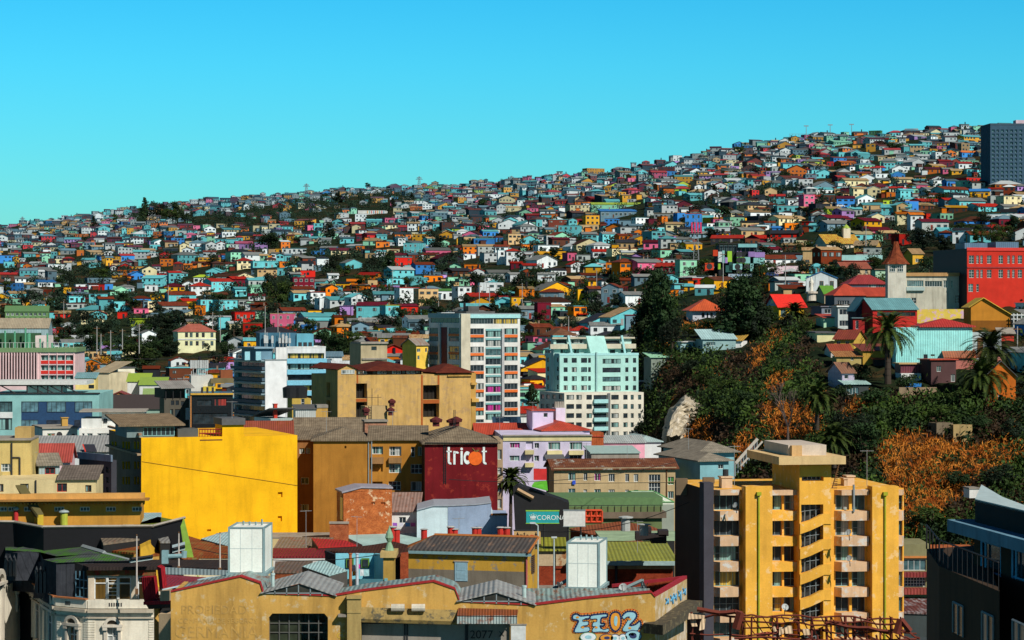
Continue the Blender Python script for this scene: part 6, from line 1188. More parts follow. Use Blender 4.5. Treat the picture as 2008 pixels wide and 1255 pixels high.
 # ------------------------------------------------------------------ foreground roofs
random.seed(41)
def Pz(u,v,z):Y=(ZC-z)*F/(v-V0);return Vector(((u-U0)/F*Y,Y,z))
class WB(MB):
 """mesh given in world points, stored relative to its thing"""
 def __init__(s,r):super().__init__();s.rr=r;s.inv=Matrix.Rotation(-r.rotation_euler.z,4,'Z')@Matrix.Translation(-Vector(r.location))
 def put(s,name,m):s.v=[tuple(s.inv@Vector(p))for p in s.v];return s.build(name,m,s.rr)
 def slab(s,pts,t=.15,m=0):s.extr(pts,(0,0,-t),m);return s
 def drop(s,pts,z0=0,m=0,close=False):
  n=len(pts)
  for i in range(n if close else n-1):
   a,b=Vector(pts[i]),Vector(pts[(i+1)%n]);s.poly([(a.x,a.y,z0),(b.x,b.y,z0),b,a],m)
  return s
def zz(zm,x,y,z):return Pz(zm.u(x),zm.v(y),z)
def yy(zm,x,y,Y):return P(zm.u(x),zm.v(y),Y)
STONE=plaster((.84,.77,.62),.5,1,(.16,.10,.05),vary=False);SLATE=tiles((.045,.05,.06),(.02,.022,.028),None,2.2);MOSS=tiles((.09,.10,.10),(.04,.045,.05),(.05,.15,.015),1.2,.55)
# ---- ochre warehouse
YW=170.0
w=Fr(335,1285,gv(YW),YW,0,None,9);wr=w.root('warehouse','long ochre warehouse with wavy gabled front, faded lettering and graffiti across the foreground','warehouse')
OW=plaster((.60,.345,.085),.75,1,(.10,.06,.03),patch=(.58,.44,.24),patchamt=.1,vary=False)
X=lambda u:w.x(u)
Zv=lambda v:ZC-(v-V0)/F*YW
PROF=[(335,1161),(472,1131),(510,1144),(516,1164),(655,1169),(706,1160),(850,1141),(892,1156),(901,1180),(1046,1187),(1150,1174),(1277,1162),(1285,1171)]
def ptop(u):
 for(a,b),(c,d)in zip(PROF,PROF[1:]):
  if a<=u<=c:return b+(d-b)*(u-a)/(c-a)
 return PROF[-1][1]
def strip(mb,u0,u1,vb,y0=0,y1=.45,top=True):
 pts=[(X(u0),Zv(vb)),(X(u1),Zv(vb))];tp=[(u0,ptop(u0))]+[p for p in PROF if u0<p[0]<u1]+[(u1,ptop(u1))]
 mb.prism(pts+[(X(u),Zv(v))for u,v in tp[::-1]],y0,y1)
mb=MB();G0=1900
for a,b,vb in((335,527,1700),(527,643,1203),(643,682,1700),(682,709,1700),(709,1000,1216),(1000,1285,1700)):strip(mb,a,b,vb)
mb.box(X(335),X(682),.0,.45,0,Zv(1700));mb.box(X(709),X(1285),0,.45,0,Zv(1700));mb.box(X(527),X(643),0,.44,Zv(1700),Zv(1300));mb.prism([(X(527),Zv(1203)),(X(534),Zv(1203)),(X(527),Zv(1211))],0,.45);mb.prism([(X(643),Zv(1203)),(X(643),Zv(1211)),(X(636),Zv(1203))],0,.45)
mb.box(X(335),X(335)+.3,.45,7,0,Zv(1162));mb.build('front_wall',OW,wr)
mb=MB();mb.box(X(709),X(1000),.32,.46,0,Zv(1216));mb.build('grey_shutter_wall',plaster((.36,.32,.27),.6),wr)
mb=MB();[mb.box(X(u),X(u)+.1,.25,.32,Zv(1500),Zv(1225))for u in(792,797,912,915)];mb.box(X(709),X(1000),.2,.32,Zv(1224),Zv(1216));mb.build('shutter_frames',FD,wr)
mb=MB();ledge=[(709,1190),(760,1189),(840,1193),(893,1200),(898,1207)];mb.extr([(X(709),-.1,Zv(1190)),(X(898),-.1,Zv(1196)),(X(898),-.7,Zv(1216)),(X(709),-.7,Zv(1211))],(0,.1,-.25));mb.build('awning_ledge',plaster((.40,.28,.10),.7,2,(.08,.06,.03),patch=(.10,.09,.06),patchamt=.5),wr)
for u in(768,808):mb=MB();mb.tube((X(u),-.55,Zv(1190)),(X(u+26),-.55,Zv(1190)),.28,None,10);mb.build('ledge_vent',plaster((.55,.5,.4),.6),wr)
mb=MB();mb.box(X(682),X(709),-.7,.44,0,Zv(1172));mb.box(X(681),X(710),-.8,.55,Zv(1172),Zv(1166));mb.box(X(682),X(709),-.74,-.7,Zv(1196),Zv(1200));mb.build('chimney_pier',plaster((.42,.30,.11),.7,1,(.08,.05,.03)),wr);mb=MB();mb.box(X(664),X(682),-.6,0,Zv(1208),Zv(1203));mb.build('bracket_slab',CONC,wr)
mb=MB();mb.box(X(527),X(643),.3,.36,Zv(1400),Zv(1203));wdw=mb.build('window',glass((.016,.020,.012)),wr);mb=MB();[mb.box(X(527+116*k/6)-.035,X(527+116*k/6)+.035,.2,.3,Zv(1400),Zv(1203))for k in range(7)];[mb.box(X(527),X(643),.21,.3,Zv(v)-.03,Zv(v)+.03)for v in(1205,1224,1242,1262)];mb.build('frame',flat((.10,.10,.09),name='steel_bars'),wdw)
mb=MB();mb.box(X(1002),X(1031),-.06,.0,0,Zv(1226));d_=mb.build('door',flat((.60,.62,.60),name='white_door'),wr);mb=MB();mb.box(X(1000),X(1033),-.1,-.061,Zv(1226),Zv(1223));mb.build('lintel',CONC,d_)
mb=MB();mb.extr([(X(899),-.05,Zv(1192)),(X(1016),-.05,Zv(1195)),(X(1014),-1.2,Zv(1204)),(X(897),-1.2,Zv(1203))],(0,0,-.06));mb.build('canopy_roof',corrug((.20,.06,.03),0,.2,.9),wr);mb=MB();mb.box(X(897),X(1014),-1.2,-1.15,Zv(1219),Zv(1203));mb.build('canopy_skirt',corrug((.35,.42,.40),0,.2,.55),wr)
mb=MB()
cop=[(335,1161),(472,1131),(510,1144),(516,1164),(655,1169),(706,1160),(850,1141),(892,1156),(901,1180),(1046,1187),(1150,1174),(1277,1162),(1285,1171)]
for(a,b),(c,d)in zip(cop,cop[1:]):mb.extr([(X(a),-.08,Zv(b)),(X(c),-.08,Zv(d)),(X(c),-.08,Zv(d)+.10),(X(a),-.08,Zv(b)+.10)],(0,.7,0))
mb.build('red_coping',flat((.34,.02,.02),name='red_coping'),wr)
mb=MB();rp=[(335,1166),(472,1137),(512,1151),(520,1170),(655,1175),(706,1166),(850,1148),(892,1163),(905,1186),(1046,1191),(1150,1180),(1277,1172)]
for(a,b),(c,d)in zip(rp,rp[1:]):mb.poly([(X(a),.4,Zv(b)),(X(c),.4,Zv(d)),(X(c),7,Zv(d)),(X(a),7,Zv(b))])
mb.box(X(335),X(1285),6.9,7,0,Zv(1176));mb.build('roof',corrug((.26,.36,.34),0,.35,.65,(.20,.07,.03)),wr)
mb=MB();mb.box(X(1285)-.3,X(1285),.45,2,0,Zv(1171));mb.build('corner_wall',OW,wr)
for(u0,v0),(ua,va),(u1,v1),(ur,vr)in(((516,1164),(587,1145),(655,1169),(631,1134)),((901,1180),(973,1163),(1046,1187),(1002,1149))):
 L0,A0,R0=(X(u0),-.05,Zv(v0)),(X(ua),-.05,Zv(va)),(X(u1),-.05,Zv(v1));dx=1.7;dy=7.5;gb=MB();gb.extr([L0,R0,A0],(0,.1,0));go=gb.build('roof_light_gable',glass((.02,.018,.014),.3),wr);mb=MB()
 for k in range(1,6):f=k/6;x=L0[0]+(R0[0]-L0[0])*f;zb_=L0[2]+(R0[2]-L0[2])*f;zt=(L0[2]+(A0[2]-L0[2])*f*2)if f<=.5 else(A0[2]+(R0[2]-A0[2])*(f-.5)*2);mb.box(x-.04,x+.04,-.1,-.051,zb_,zt)
 mb.box(L0[0],R0[0],-.1,-.051,L0[2],L0[2]+.08);mb.build('bars',FG,go);mb=MB();sh=lambda p,o=0:(p[0],p[1]+dy,p[2]+o)
 mb.extr([(A0[0],-.2,A0[2]+.05),(R0[0]+.2,-.2,R0[2]),(R0[0]+.2,dy,R0[2]),(A0[0],dy,A0[2]+.05)],(0,0,.08));mb.extr([(L0[0]-.2,-.2,L0[2]),(A0[0],-.2,A0[2]+.05),(A0[0],dy,A0[2]+.05),(L0[0]-.2,dy,L0[2])],(0,0,.08));mb.build('roof_light',corrug((.34,.34,.32),0,.35,.4,(.16,.09,.06)),wr)
sp=[P(1285,1171,YW),P(1347,1135,YW*1.066)];mb=WB(wr);mb.drop(sp,0);mb.put('return_wall',plaster((.52,.36,.16),.4,1,(.2,.12,.05),patch=(.62,.52,.40),patchamt=.9,vary=False));mb=WB(wr);mb.extr([sp[0],sp[1],sp[1]+Vector((0,0,.22)),sp[0]+Vector((0,0,.22))],(-.3,.2,0));mb.extr([sp[1],P(1200,1152,YW*1.075),P(1200,1146,YW*1.075),sp[1]+Vector((0,0,.22))],(0,.3,0));mb.put('red_parapet',flat((.34,.02,.03),name='red_coping'))
mb=WB(wr);c0=[P(1262,1222,YW-.3),P(1345,1176,YW*1.06),P(1377,1178,YW*1.05),P(1300,1226,YW-2.5)];mb.slab(c0,.7);mb.put('mossy_cornice',plaster((.10,.085,.06),.6,3,(.02,.02,.015),patch=(.22,.18,.10),patchamt=.3))
def text(parent,body,fr_x,z,h,m,y=-.03,wfac=1.0,name='lettering',rot=0,th=.02,right=False):
 cu=bpy.data.curves.new(name,'FONT');cu.body=body;cu.size=1;cu.extrude=0;o=bpy.data.objects.new(name,cu);COL.objects.link(o);bpy.context.view_layer.update()
 dg=bpy.context.evaluated_depsgraph_get();me=bpy.data.meshes.new_from_object(o.evaluated_get(dg));bpy.data.objects.remove(o);xs=[v.co.x for v in me.vertices];ys=[v.co.y for v in me.vertices];k=h/(max(ys)-min(ys));y0=min(ys);x0=min(xs)
 for v in me.vertices:v.co=((v.co.x-x0)*k*wfac,0,(v.co.y-y0)*k)
 me.materials.clear();me.materials.append(m);o=bpy.data.objects.new(name,me);COL.objects.link(o);o.parent=parent;o.location=(fr_x,y,z);o.rotation_euler=(0,-rot,0);return(max(xs)-x0)*k*wfac
FADE=plaster((.50,.30,.09),.9,3,(.24,.18,.10),vary=False,patch=(.58,.335,.085),patchamt=.9);FADE2=plaster((.52,.33,.11),.8,3,(.3,.22,.14),vary=False,patch=(.58,.335,.085),patchamt=1.0)
def fitted(parent,body,u0,u1,v0,v1,m,name='lettering',y=-.02):
 wd=X(u1)-X(u0);h=Zv(v0)-Zv(v1);n=text(parent,body,X(u0),Zv(v1),h,m,y,1.0,name);o=parent.children[-1]
 for q in o.data.vertices:q.co.x*=wd/n
 return o
fitted(wr,'PROPIEDAD',356,496,1187,1204,FADE,'faded_lettering');fitted(wr,'COMPAÑIA DE SEGUROS',350,498,1210,1222,FADE2,'faded_lettering');fitted(wr,'GERMANIA',344,500,1228,1251,FADE,'faded_lettering')
fitted(wr,'CC',661,674,1241,1252,flat((.62,.42,.05),name='yellow_paint'),'painted_letters');o=fitted(wr,'2077',922,976,1236,1252,flat((.02,.02,.02),name='black_spray'),'graffiti_tag');o.location.y=.30;o=fitted(wr,'x',978,990,1238,1248,flat((.02,.02,.02),name='black_spray'),'graffiti_tag');o.location.y=.30
GZ=lambda x,y:(X(ZD.u(x)),Zv(ZD.v(y)))
def gpoly(pts,m,y,name='graffiti'):mb=MB();mb.extr([(GZ(a,b)[0],y,GZ(a,b)[1])for a,b in pts],(0,.006,0));return mb.build(name,m,wr)
def smooth(pts,n=5):
 o=[];k=len(pts)
 for i in range(k):
  p0,p1,p2,p3=(pts[(i+j-1)%k]for j in range(4))
  for q in range(n):
   t=q/n;o.append(tuple(.5*(2*p1[c]+(p2[c]-p0[c])*t+(2*p0[c]-5*p1[c]+4*p2[c]-p3[c])*t*t+(3*p1[c]-p0[c]-3*p2[c]+p3[c])*t**3)for c in(0,1)))
 return o
def grow(pts,k):
 n=len(pts);ar=sum(pts[i][0]*pts[(i+1)%n][1]-pts[(i+1)%n][0]*pts[i][1]for i in range(n));s_=1 if ar>0 else-1;o=[]
 for i in range(n):
  (ax,ay),(bx_,by)=pts[i-1],pts[(i+1)%n];dx,dy=bx_-ax,by-ay;l=math.hypot(dx,dy)or 1;o.append((pts[i][0]+s_*dy/l*k,pts[i][1]-s_*dx/l*k))
 return o
GBL=flat((.30,.55,.62),name='graffiti_blue');GOR=flat((.72,.30,.03),name='graffiti_orange');GRD=flat((.70,.08,.02),name='graffiti_red');GNV=flat((.03,.04,.12),name='graffiti_navy');GWH=flat((.72,.76,.76),name='graffiti_white');GGR=flat((.08,.25,.12),name='graffiti_green')
letters=[[(935,1190),(955,1140),(965,1110),(925,1100),(925,1070),(955,1060),(985,1075),(1050,1070),(1045,1095),(1000,1100),(1000,1120),(1035,1118),(1035,1140),(995,1148),(985,1165),(1040,1160),(1045,1185),(990,1195)],[(1062,1070),(1130,1060),(1178,1058),(1180,1082),(1140,1090),(1135,1130),(1160,1130),(1155,1150),(1130,1150),(1150,1180),(1190,1172),(1185,1192),(1130,1190),(1075,1192),(1080,1165),(1100,1150),(1075,1150),(1080,1125),(1105,1120),(1105,1095),(1060,1095)],[(1200,1110),(1212,1060),(1245,1045),(1275,1060),(1285,1110),(1278,1160),(1245,1190),(1212,1165)],[(1296,1072),(1330,1042),(1385,1045),(1402,1075),(1380,1112),(1350,1145),(1392,1138),(1425,1112),(1432,1150),(1402,1182),(1330,1190),(1298,1178),(1325,1130),(1352,1082),(1325,1082),(1306,1096)]]
def stroke(pts,wd,m,y,name='graffiti'):
 mb=MB();n=len(pts)
 for i in range(n):
  (a,b),(c,d)=pts[i],pts[(i+1)%n];l=math.hypot(c-a,d-b)or 1;ox,oy=-(d-b)/l*wd/2,(c-a)/l*wd/2
  for q in([(a+ox,b+oy),(c+ox,d+oy),(c-ox,d-oy),(a-ox,b-oy)],[(a+wd/2*math.cos(t*1.0472),b+wd/2*math.sin(t*1.0472))for t in range(6)]):mb.poly([(GZ(e,f)[0],y+.0004*i,GZ(e,f)[1])for e,f in q])
 return mb.build(name,m,wr)
for l in letters:s_=smooth(l,3);stroke(s_,36,GRD,-.02);stroke(s_,24,GOR,-.05)
for l in letters:s_=smooth(l,3);stroke(s_,13,GNV,-.08);gpoly(s_,GOR if letters.index(l)==2 else GBL,-.07)
gpoly(smooth([(1232,1110),(1238,1080),(1247,1075),(1256,1082),(1258,1112),(1252,1145),(1244,1150),(1236,1140)],4),GBL,-.092);0 and gpoly(smooth([(1222,1110),(1232,1070),(1247,1062),(1262,1070),(1268,1112),(1260,1158),(1244,1168),(1230,1150)],4),GOR,-.054)
for x,y in((960,1085),(1090,1110),(1100,1160),(1000,1160),(1350,1100),(1350,1165)):gpoly([(x+12*math.cos(a*.785),y+8*math.sin(a*.785))for a in range(8)],GOR,-.09)
for(cx,cy,rx,ry,m1,m2)in((1040,1232,58,32,GGR,GWH),(1180,1238,50,26,GNV,GOR),(1240,1240,34,26,GNV,GWH),(1300,1240,32,28,GNV,GWH),(1375,1225,60,40,GNV,GBL),(1370,1215,30,16,GWH,GNV)):
 e=[(cx+rx*math.cos(a*.524),cy+ry*math.sin(a*.524))for a in range(12)];gpoly(grow(e,6),m1,-.096);gpoly(e,m2,-.104);gpoly([(cx+rx*.45*math.cos(a*.524),cy+ry*.45*math.sin(a*.524))for a in range(12)],m1 if m2 is not GWH else GBL,-.112)
mb=WB(wr)
for k,(f0,h)in enumerate(((.30,.5),(.45,.7),(.55,.6),(.7,.8),(.85,.6))):
 a=sp[0].lerp(sp[1],f0);b_=sp[0].lerp(sp[1],f0+.08);o_=Vector((.04,-.01,0));mb.bar(a+o_-Vector((0,0,.5)),b_+o_-Vector((0,0,.5+h)),.09);mb.bar(b_+o_-Vector((0,0,.5+h)),b_+o_-Vector((0,0,.6)),.09);mb.bar(a+o_-Vector((0,0,.9)),b_+o_-Vector((0,0,.7)),.09)
mb.put('graffiti_tag',flat((.12,.35,.55),name='blue_spray'))
# ---- white water tanks on steel stands
TK=plaster((.88,.90,.82),.15,1,(.45,.5,.4),vary=False)
def tank(label,x0,x1,xr,yt,yb,Y,zmx):
 f=Fr(zmx.u(x0),zmx.u(x1),gv(Y),Y,-8-math.degrees(math.atan((zmx.u(x1)-U0)/F)),zmx.u(xr),4,'r')
 r=f.root('water_tank',label,'water tank','white rooftop water tanks');f.D=min(f.D,4);z0,z1=f.z(zmx.u(x0),zmx.v(yb)),f.z(zmx.u(x0),zmx.v(yt));W_,D=f.W,f.D;mb=MB();mb.box(0,W_,0,D,z0,z1-.12)
 mb.build('body',TK,r);mb=MB()
 for x,y in((0,0),(W_,0),(W_,D),(0,D)):mb.box(x-.07,x+.07,y-.07,y+.07,z0-1.0,z1)
 mb.box(-.05,W_+.05,-.05,.05,z1-.1,z1);mb.box(-.05,W_+.05,D-.05,D+.05,z1-.1,z1);mb.box(-.05,.05,0,D,z1-.1,z1);mb.box(W_-.05,W_+.05,0,D,z1-.1,z1);mb.box(-.2,W_+.2,-.2,D+.2,z0-.25,z0-.02)
 for k in range(4):mb.bar((W_*(.25+.18*k),D*.7,z1-.1),(W_*(.25+.18*k),D*.7,z1+random.uniform(.1,.35)),.1)
 mb.bar((0,0,z0-1),(W_*.5,0,z0-.2),.08);mb.bar((W_,0,z0-1),(W_*.5,0,z0-.2),.08);mb.build('steel_stand',flat((.22,.32,.33),name='grey_blue_steel'),r);mb=MB()
 for fx in(.33,.66):mb.box(W_*fx-.015,W_*fx+.015,-.012,0,z0,z1-.12)
 mb.box(0,W_,-.012,0,z0+(z1-z0)*.52,z0+(z1-z0)*.53);mb.build('panel_seams',flat((.48,.55,.54),name='seam'),r);return f,r,z0,z1
tank('white boxy water tank on a steel stand, left of the two, before the yellow wall',35,295,368,412,750,176,ZE);f,r,z0,z1=tank('white boxy water tank on braced steel frames, right of the two, before the brick wall',885,1120,1193,522,858,178,ZD)
mb=MB()
for x0,y0,x1 in((-1.6,-.8,0),(3.2,-.8,5.5)):mb.bar((x0,y0,z0-2.2),(x0,y0,z0-.4),.16);mb.bar((x1,y0+1.5,z0-1.8),(x1,y0+1.5,z0+.6),.16);mb.bar((x0,y0,z0-.5),(x1,y0+1.5,z0+.5),.2);mb.bar((x0,y0,z0-1.6),(x1,y0+1.5,z0-.2),.12)
mb.build('support_frame',flat((.16,.22,.22),name='dark_steel'),r)
def dish(label,u,v,Y,d_px,az=-30,m=None,foot=1.2):
 p=P(u,v,Y);r=thing('satellite_dish',label,'satellite dish',p,R(az));R_=d_px/2*Y/F;mb=MB();n=14
 q=Matrix.Rotation(R(62),3,'X');i0=0
 for k,(rr,zz_)in enumerate(((0,0),(.5,.05),(.85,.14),(1,.2))):
  for j in range(n):a=6.2832*j/n;mb.v.append(tuple(q@Vector((rr*R_*math.cos(a),rr*R_*math.sin(a),zz_*R_))))
 for k in range(3):
  for j in range(n):j2=(j+1)%n;mb.f.append((k*n+j,k*n+j2,(k+1)*n+j2,(k+1)*n+j));mb.m.append(0)
 mb.build('dish',m or flat((.42,.44,.42),.5,name='dish_grey'),r);mb=MB();mb.tube((0,.05,0),(0,.15,-foot),.04);mb.tube(q@Vector((0,-R_*.9,.2*R_)),q@Vector((0,0,R_*1.1)),.025);mb.box(-.06,.06,-R_*1.05,-R_*.9,R_*.45,R_*.6);mb.build('arm',FD,r);return r
dish('grey satellite dish on the warehouse roof, facing the viewer',1222,1152,175,17,-20);dish('dark satellite dish on the warehouse roof beside the right water tank',1095,1147,178,14,60,FD);dish('thin edge-on satellite dish at the right end of the warehouse roof',1262,1147,176,16,75,FD)
for k,(uu,vt,vb,w_)in enumerate(((535,1128,1162,7),(1028,1152,1180,8))):p=P(uu,vb,172);r=thing('roof_vent',f"pale {'left' if k == 0 else 'right'} roof vent pipe by the {'first' if k == 0 else 'second'} warehouse roof light",'roof vent',p);mb=MB();h=(vb-vt)*172/F;mb.tube((0,0,-.5),(0,0,h),w_/2*172/F,None,10);mb.tube((0,0,h),(0,0,h+.15),w_/1.6*172/F,None,10);mb.build('pipe',flat((.40,.52,.50),name='zinc_pipe'),r)
# ---- ornate cream mansion with slate mansard
YM=215.0;mr=thing('mansion','ornate cream stone mansion with black slate mansard roofs and mossy green top','mansion',P(172,gv(YM),YM))
def panel(mbx,pa,pb,z0,z1,holes=(),rec=.25):
 d=pb-pa;l=d.length;e=d/l;n_=Vector((-e.y,e.x,0))
 wall_holes(mbx,0,l,z0,z1,[(a*l,b*l,c,d_)for a,b,c,d_ in holes],lambda a,z,q:tuple(pa+e*a+n_*q+Vector((0,0,z))),rec)
def plan(u,Y):return Vector(((u-U0)/F*Y,Y,0))
A0,A1,A2,A3,A4=plan(-12,222),plan(50,233),plan(112,217),plan(173,YM),plan(302,YM);zr=lambda v,Y=YM:ZC-(v-V0)/F*Y
zc=zr(1193);zp=zr(1176);wb=WB(mr)
panel(wb,A3,A4,0,zc,[(.29,.45,zr(1290),zr(1231))]);panel(wb,A2,A3,0,zc,[(.38,.66,zr(1290),zr(1231))]);panel(wb,A1,A2,0,zc,[(.3,.5,zr(1290),zr(1200)),(.7,.88,zr(1290),zr(1212))]);panel(wb,A0,A1,0,zc+.8,[(.05,.22,zr(1290),zr(1170)),(.72,.95,zr(1232),zr(1197))]);wb.poly([A1+Vector((0,0,zc)),A2+Vector((0,0,zc)),A3+Vector((0,0,zc)),A4+Vector((0,0,zc)),A4+Vector((0,14,zc)),A1+Vector((0,10,zc))]);wb.put('wall',STONE)
def band(pa,pb,z0,z1,out,back=.3):wb.extr([pa+Vector((0,0,z0)),pb+Vector((0,0,z0)),pb+Vector((0,0,z1)),pa+Vector((0,0,z1))],((pb-pa).normalized().cross(Vector((0,0,1))))*out*1.0)
segs=[(A1,A2),(A2,A3),(A3,A4)]
wb=WB(mr)
for pa,pb in segs:band(pa,pb,zc-.35,zc-.05,.45);band(pa,pb,zc-.9,zc-.75,.18)
wb.put('cornice',plaster((.60,.52,.40),.6,1,(.2,.08,.03)))
wb=WB(mr)
for pa,pb in segs:band(pa,pb,zc+.02,zp,.22)
wb.put('parapet',STONE);wb=WB(mr)
for pa,pb,n_ in((A2,A3,5),(A3,A4,6)):
 for k in range(n_):t0=.32+.036*k;q0=pa.lerp(pb,t0);q1=pa.lerp(pb,t0+.018);band(q0,q1,zc+.2,zp-.25,.25)
wb.put('baluster_slots',FD);wb=WB(mr)
for pa,pb in segs[:2]:band(pa,pb,zp,zp+.12,.4)
wb.put('copper_coping',flat((.40,.14,.05),name='copper_coping'))
def archwin(pa,pb,f0,f1,z0,z1,pm,lit=True):
 d=pb-pa;l=d.length;e=d/l;n_=Vector((e.y,-e.x,0));a=pa+e*(f0*l);b_=pa+e*(f1*l);wd=(b_-a).length;mid=(a+b_)/2;pane=WB(mr);pane.poly([a-n_*.2+Vector((0,0,z0)),b_-n_*.2+Vector((0,0,z0)),b_-n_*.2+Vector((0,0,z1)),a-n_*.2+Vector((0,0,z1))]);po=pane.put('window',pm)
 fr_=WB(mr)
 for t in(0,.5,1):q=a.lerp(b_,t)-n_*.17;fr_.bar(q+Vector((0,0,z0)),q+Vector((0,0,z1)),.09)
 for z in(z1-.05,(z0+z1)/2+.6):fr_.bar(a-n_*.16+Vector((0,0,z)),b_-n_*.16+Vector((0,0,z)),.08)
 fo=fr_.put('frame',FW);fo.parent=po;tr=WB(mr)
 tr.extr([mid-e*wd*.95+Vector((0,0,z1+.08)),mid+e*wd*.95+Vector((0,0,z1+.08)),mid+e*wd*.95+Vector((0,0,z1+.32)),mid-e*wd*.95+Vector((0,0,z1+.32))],n_*.4)
 for k in range(8):p0,p1=R(180*k/8),R(180*(k+1)/8);r0,r1=wd*.5,wd*.8;g=lambda r,t:mid+e*r*math.cos(t)+Vector((0,0,z1+.32+r*math.sin(t)*.85));tr.extr([g(r0,p0),g(r1,p0),g(r1,p1),g(r0,p1)],n_*.34)
 for sgn in(-1,1):q=mid+e*sgn*wd*.68;tr.extr([q-e*.12+Vector((0,0,z0)),q+e*.12+Vector((0,0,z0)),q+e*.12+Vector((0,0,z1+.08)),q-e*.12+Vector((0,0,z1+.08))],n_*.2);tr.extr([q-e*.2+Vector((0,0,z1-.2)),q+e*.2+Vector((0,0,z1-.2)),q+e*.2+Vector((0,0,z1+.08)),q-e*.2+Vector((0,0,z1+.08))],n_*.38)
 tr.put('arched_pediment',plaster((.62,.56,.46),.6,1,(.1,.07,.05)));tp=WB(mr);tp.extr([mid+e*(wd*.45*math.cos(R(180*k/8)))+Vector((0,0,z1+.33+wd*.42*math.sin(R(180*k/8))))for k in range(9)],n_*.05);tp.put('arch_niche',plaster((.10,.08,.06),.3))
archwin(A3,A4,.29,.45,zr(1290),zr(1231),GW);archwin(A2,A3,.38,.66,zr(1290),zr(1231),glass((.02,.03,.04),.15,(.5,.3,.1)));archwin(A1,A2,.3,.5,zr(1290),zr(1200),GD);archwin(A1,A2,.7,.88,zr(1290),zr(1212),GD);archwin(A0,A1,.05,.22,zr(1290),zr(1170),GD);archwin(A0,A1,.72,.95,zr(1240),zr(1197),GW)
wb=WB(mr)
for z in[zr(1205+5*k)for k in range(18)]:
 for pa,pb,fs in((A3,A4,((0,.10),(.92,1))),(A2,A3,((.0,.12),(.86,1)))):
  for a,b_ in fs:band(pa.lerp(pb,a),pa.lerp(pb,b_),z,z+.16,.05)
wb.put('quoins',STONE)
YA=216.4;at=lambda x,y,Y=YA:yy(ZF,x,y,Y)
wb=WB(mr);wb.extr([at(655,955),at(1145,955),at(1145,770),at(655,770)],(0,.3,0));wb.put('attic_wall',STONE)
for x0,x1 in((706,978),(1030,1120)):
 wb=WB(mr);wb.extr([at(x0,948),at(x1,948),at(x1,785),at(x0,785)],(0,-.04,0));po=wb.put('window',glass((.035,.022,.006),.15,(.16,.09,.02)));wb=WB(mr)
 for x in([x0,x0+90,x0+98,x0+172,x0+180,x1]if x1>1000 or x0<800 else[x0,x1]):
  if x<=x1:wb.bar(at(x,948)+Vector((0,-.08,0)),at(x,785)+Vector((0,-.08,0)),.12)
 wb.bar(at(x0,832)+Vector((0,-.08,0)),at(x1,832)+Vector((0,-.08,0)),.09);wb.bar(at(x0,787)+Vector((0,-.08,0)),at(x1,787)+Vector((0,-.08,0)),.09)
 for k in range(1,6):wb.bar(at(x0+100,785+27*k)+Vector((0,-.07,0)),at(min(x1,x0+178),785+27*k)+Vector((0,-.07,0)),.04)
 fo=wb.put('frame',FW);fo.parent=po
for x in(684,1004):
 wb=WB(mr);wb.extr([at(x-22,952),at(x+22,952),at(x+22,772),at(x-22,772)],(0,-.25,0));wb.put('pilaster',plaster((.66,.54,.40),.5))
wb=WB(mr);wb.extr([at(650,772),at(1165,772),at(1165,708),at(650,708)],(0,-.35,0));wb.put('timber_fascia',plaster((.22,.10,.035),.7,3,(.05,.02,.01),patch=(.3,.03,.02),patchamt=.3))
wb=WB(mr);zf_=zr(1111,YA);wb.slab([Pz(ZF.u(540),ZF.v(662),zf_+.05),Pz(ZF.u(660),ZF.v(712),zf_+.05),Pz(ZF.u(1170),ZF.v(708),zf_+.05),Pz(ZF.u(1700),ZF.v(722),zf_+.05),Pz(ZF.u(1700),ZF.v(655),zf_+.05),Pz(ZF.u(990),ZF.v(655),zf_+.05)],.3);wb.put('flat_roof',tiles((.05,.035,.03),(.025,.02,.02)))
def mansard(x0,x1,x2,yb,yt,ins,Y,nm='mansard_slope'):
 wb=WB(mr);B=[yy(ZF,x0,yb,Y+6),yy(ZF,x1,yb,Y),yy(ZF,x2,yb,Y+1)];T=[yy(ZF,x0+ins,yt,Y+6),yy(ZF,x1+ins*.55,yt,Y+.6),yy(ZF,x2-ins*.1,yt,Y+1.6)]
 for i in(0,1):wb.poly([B[i],B[i+1],T[i+1],T[i]])
 wb.poly([T[0],T[1],T[2],T[2]+Vector((0,6,0)),T[0]+Vector((0,4,0))]);wb.poly([B[2],B[2]+Vector((0,6,0)),T[2]+Vector((0,6,0)),T[2]]);return wb.put(nm,SLATE)
mansard(245,340,540,945,672,40,219.5);mansard(10,115,290,812,605,30,225)
for q in((20,640,120,780,226),(250,730,345,905,221)):
 for k in range(3):
  x=q[0]+(q[2]-q[0])*(k+.4)/3.2;wb=WB(mr);a=yy(ZF,x,q[3],q[4]-.2-.5*k);b_=yy(ZF,x+22,q[3],q[4]-.6-.5*k);t=Vector((0,0,zr(q[1]/3.804,q[4])-zr(q[3]/3.804,q[4])));wb.extr([a,b_,b_+t*.8,(a+b_)/2+t,a+t*.8],(0,.5,0));wb.tube((a+b_)/2+t,(a+b_)/2+t*1.15,.12,.02,6);wb.put('dormer',flat((.04,.045,.05),name='lead_grey'))
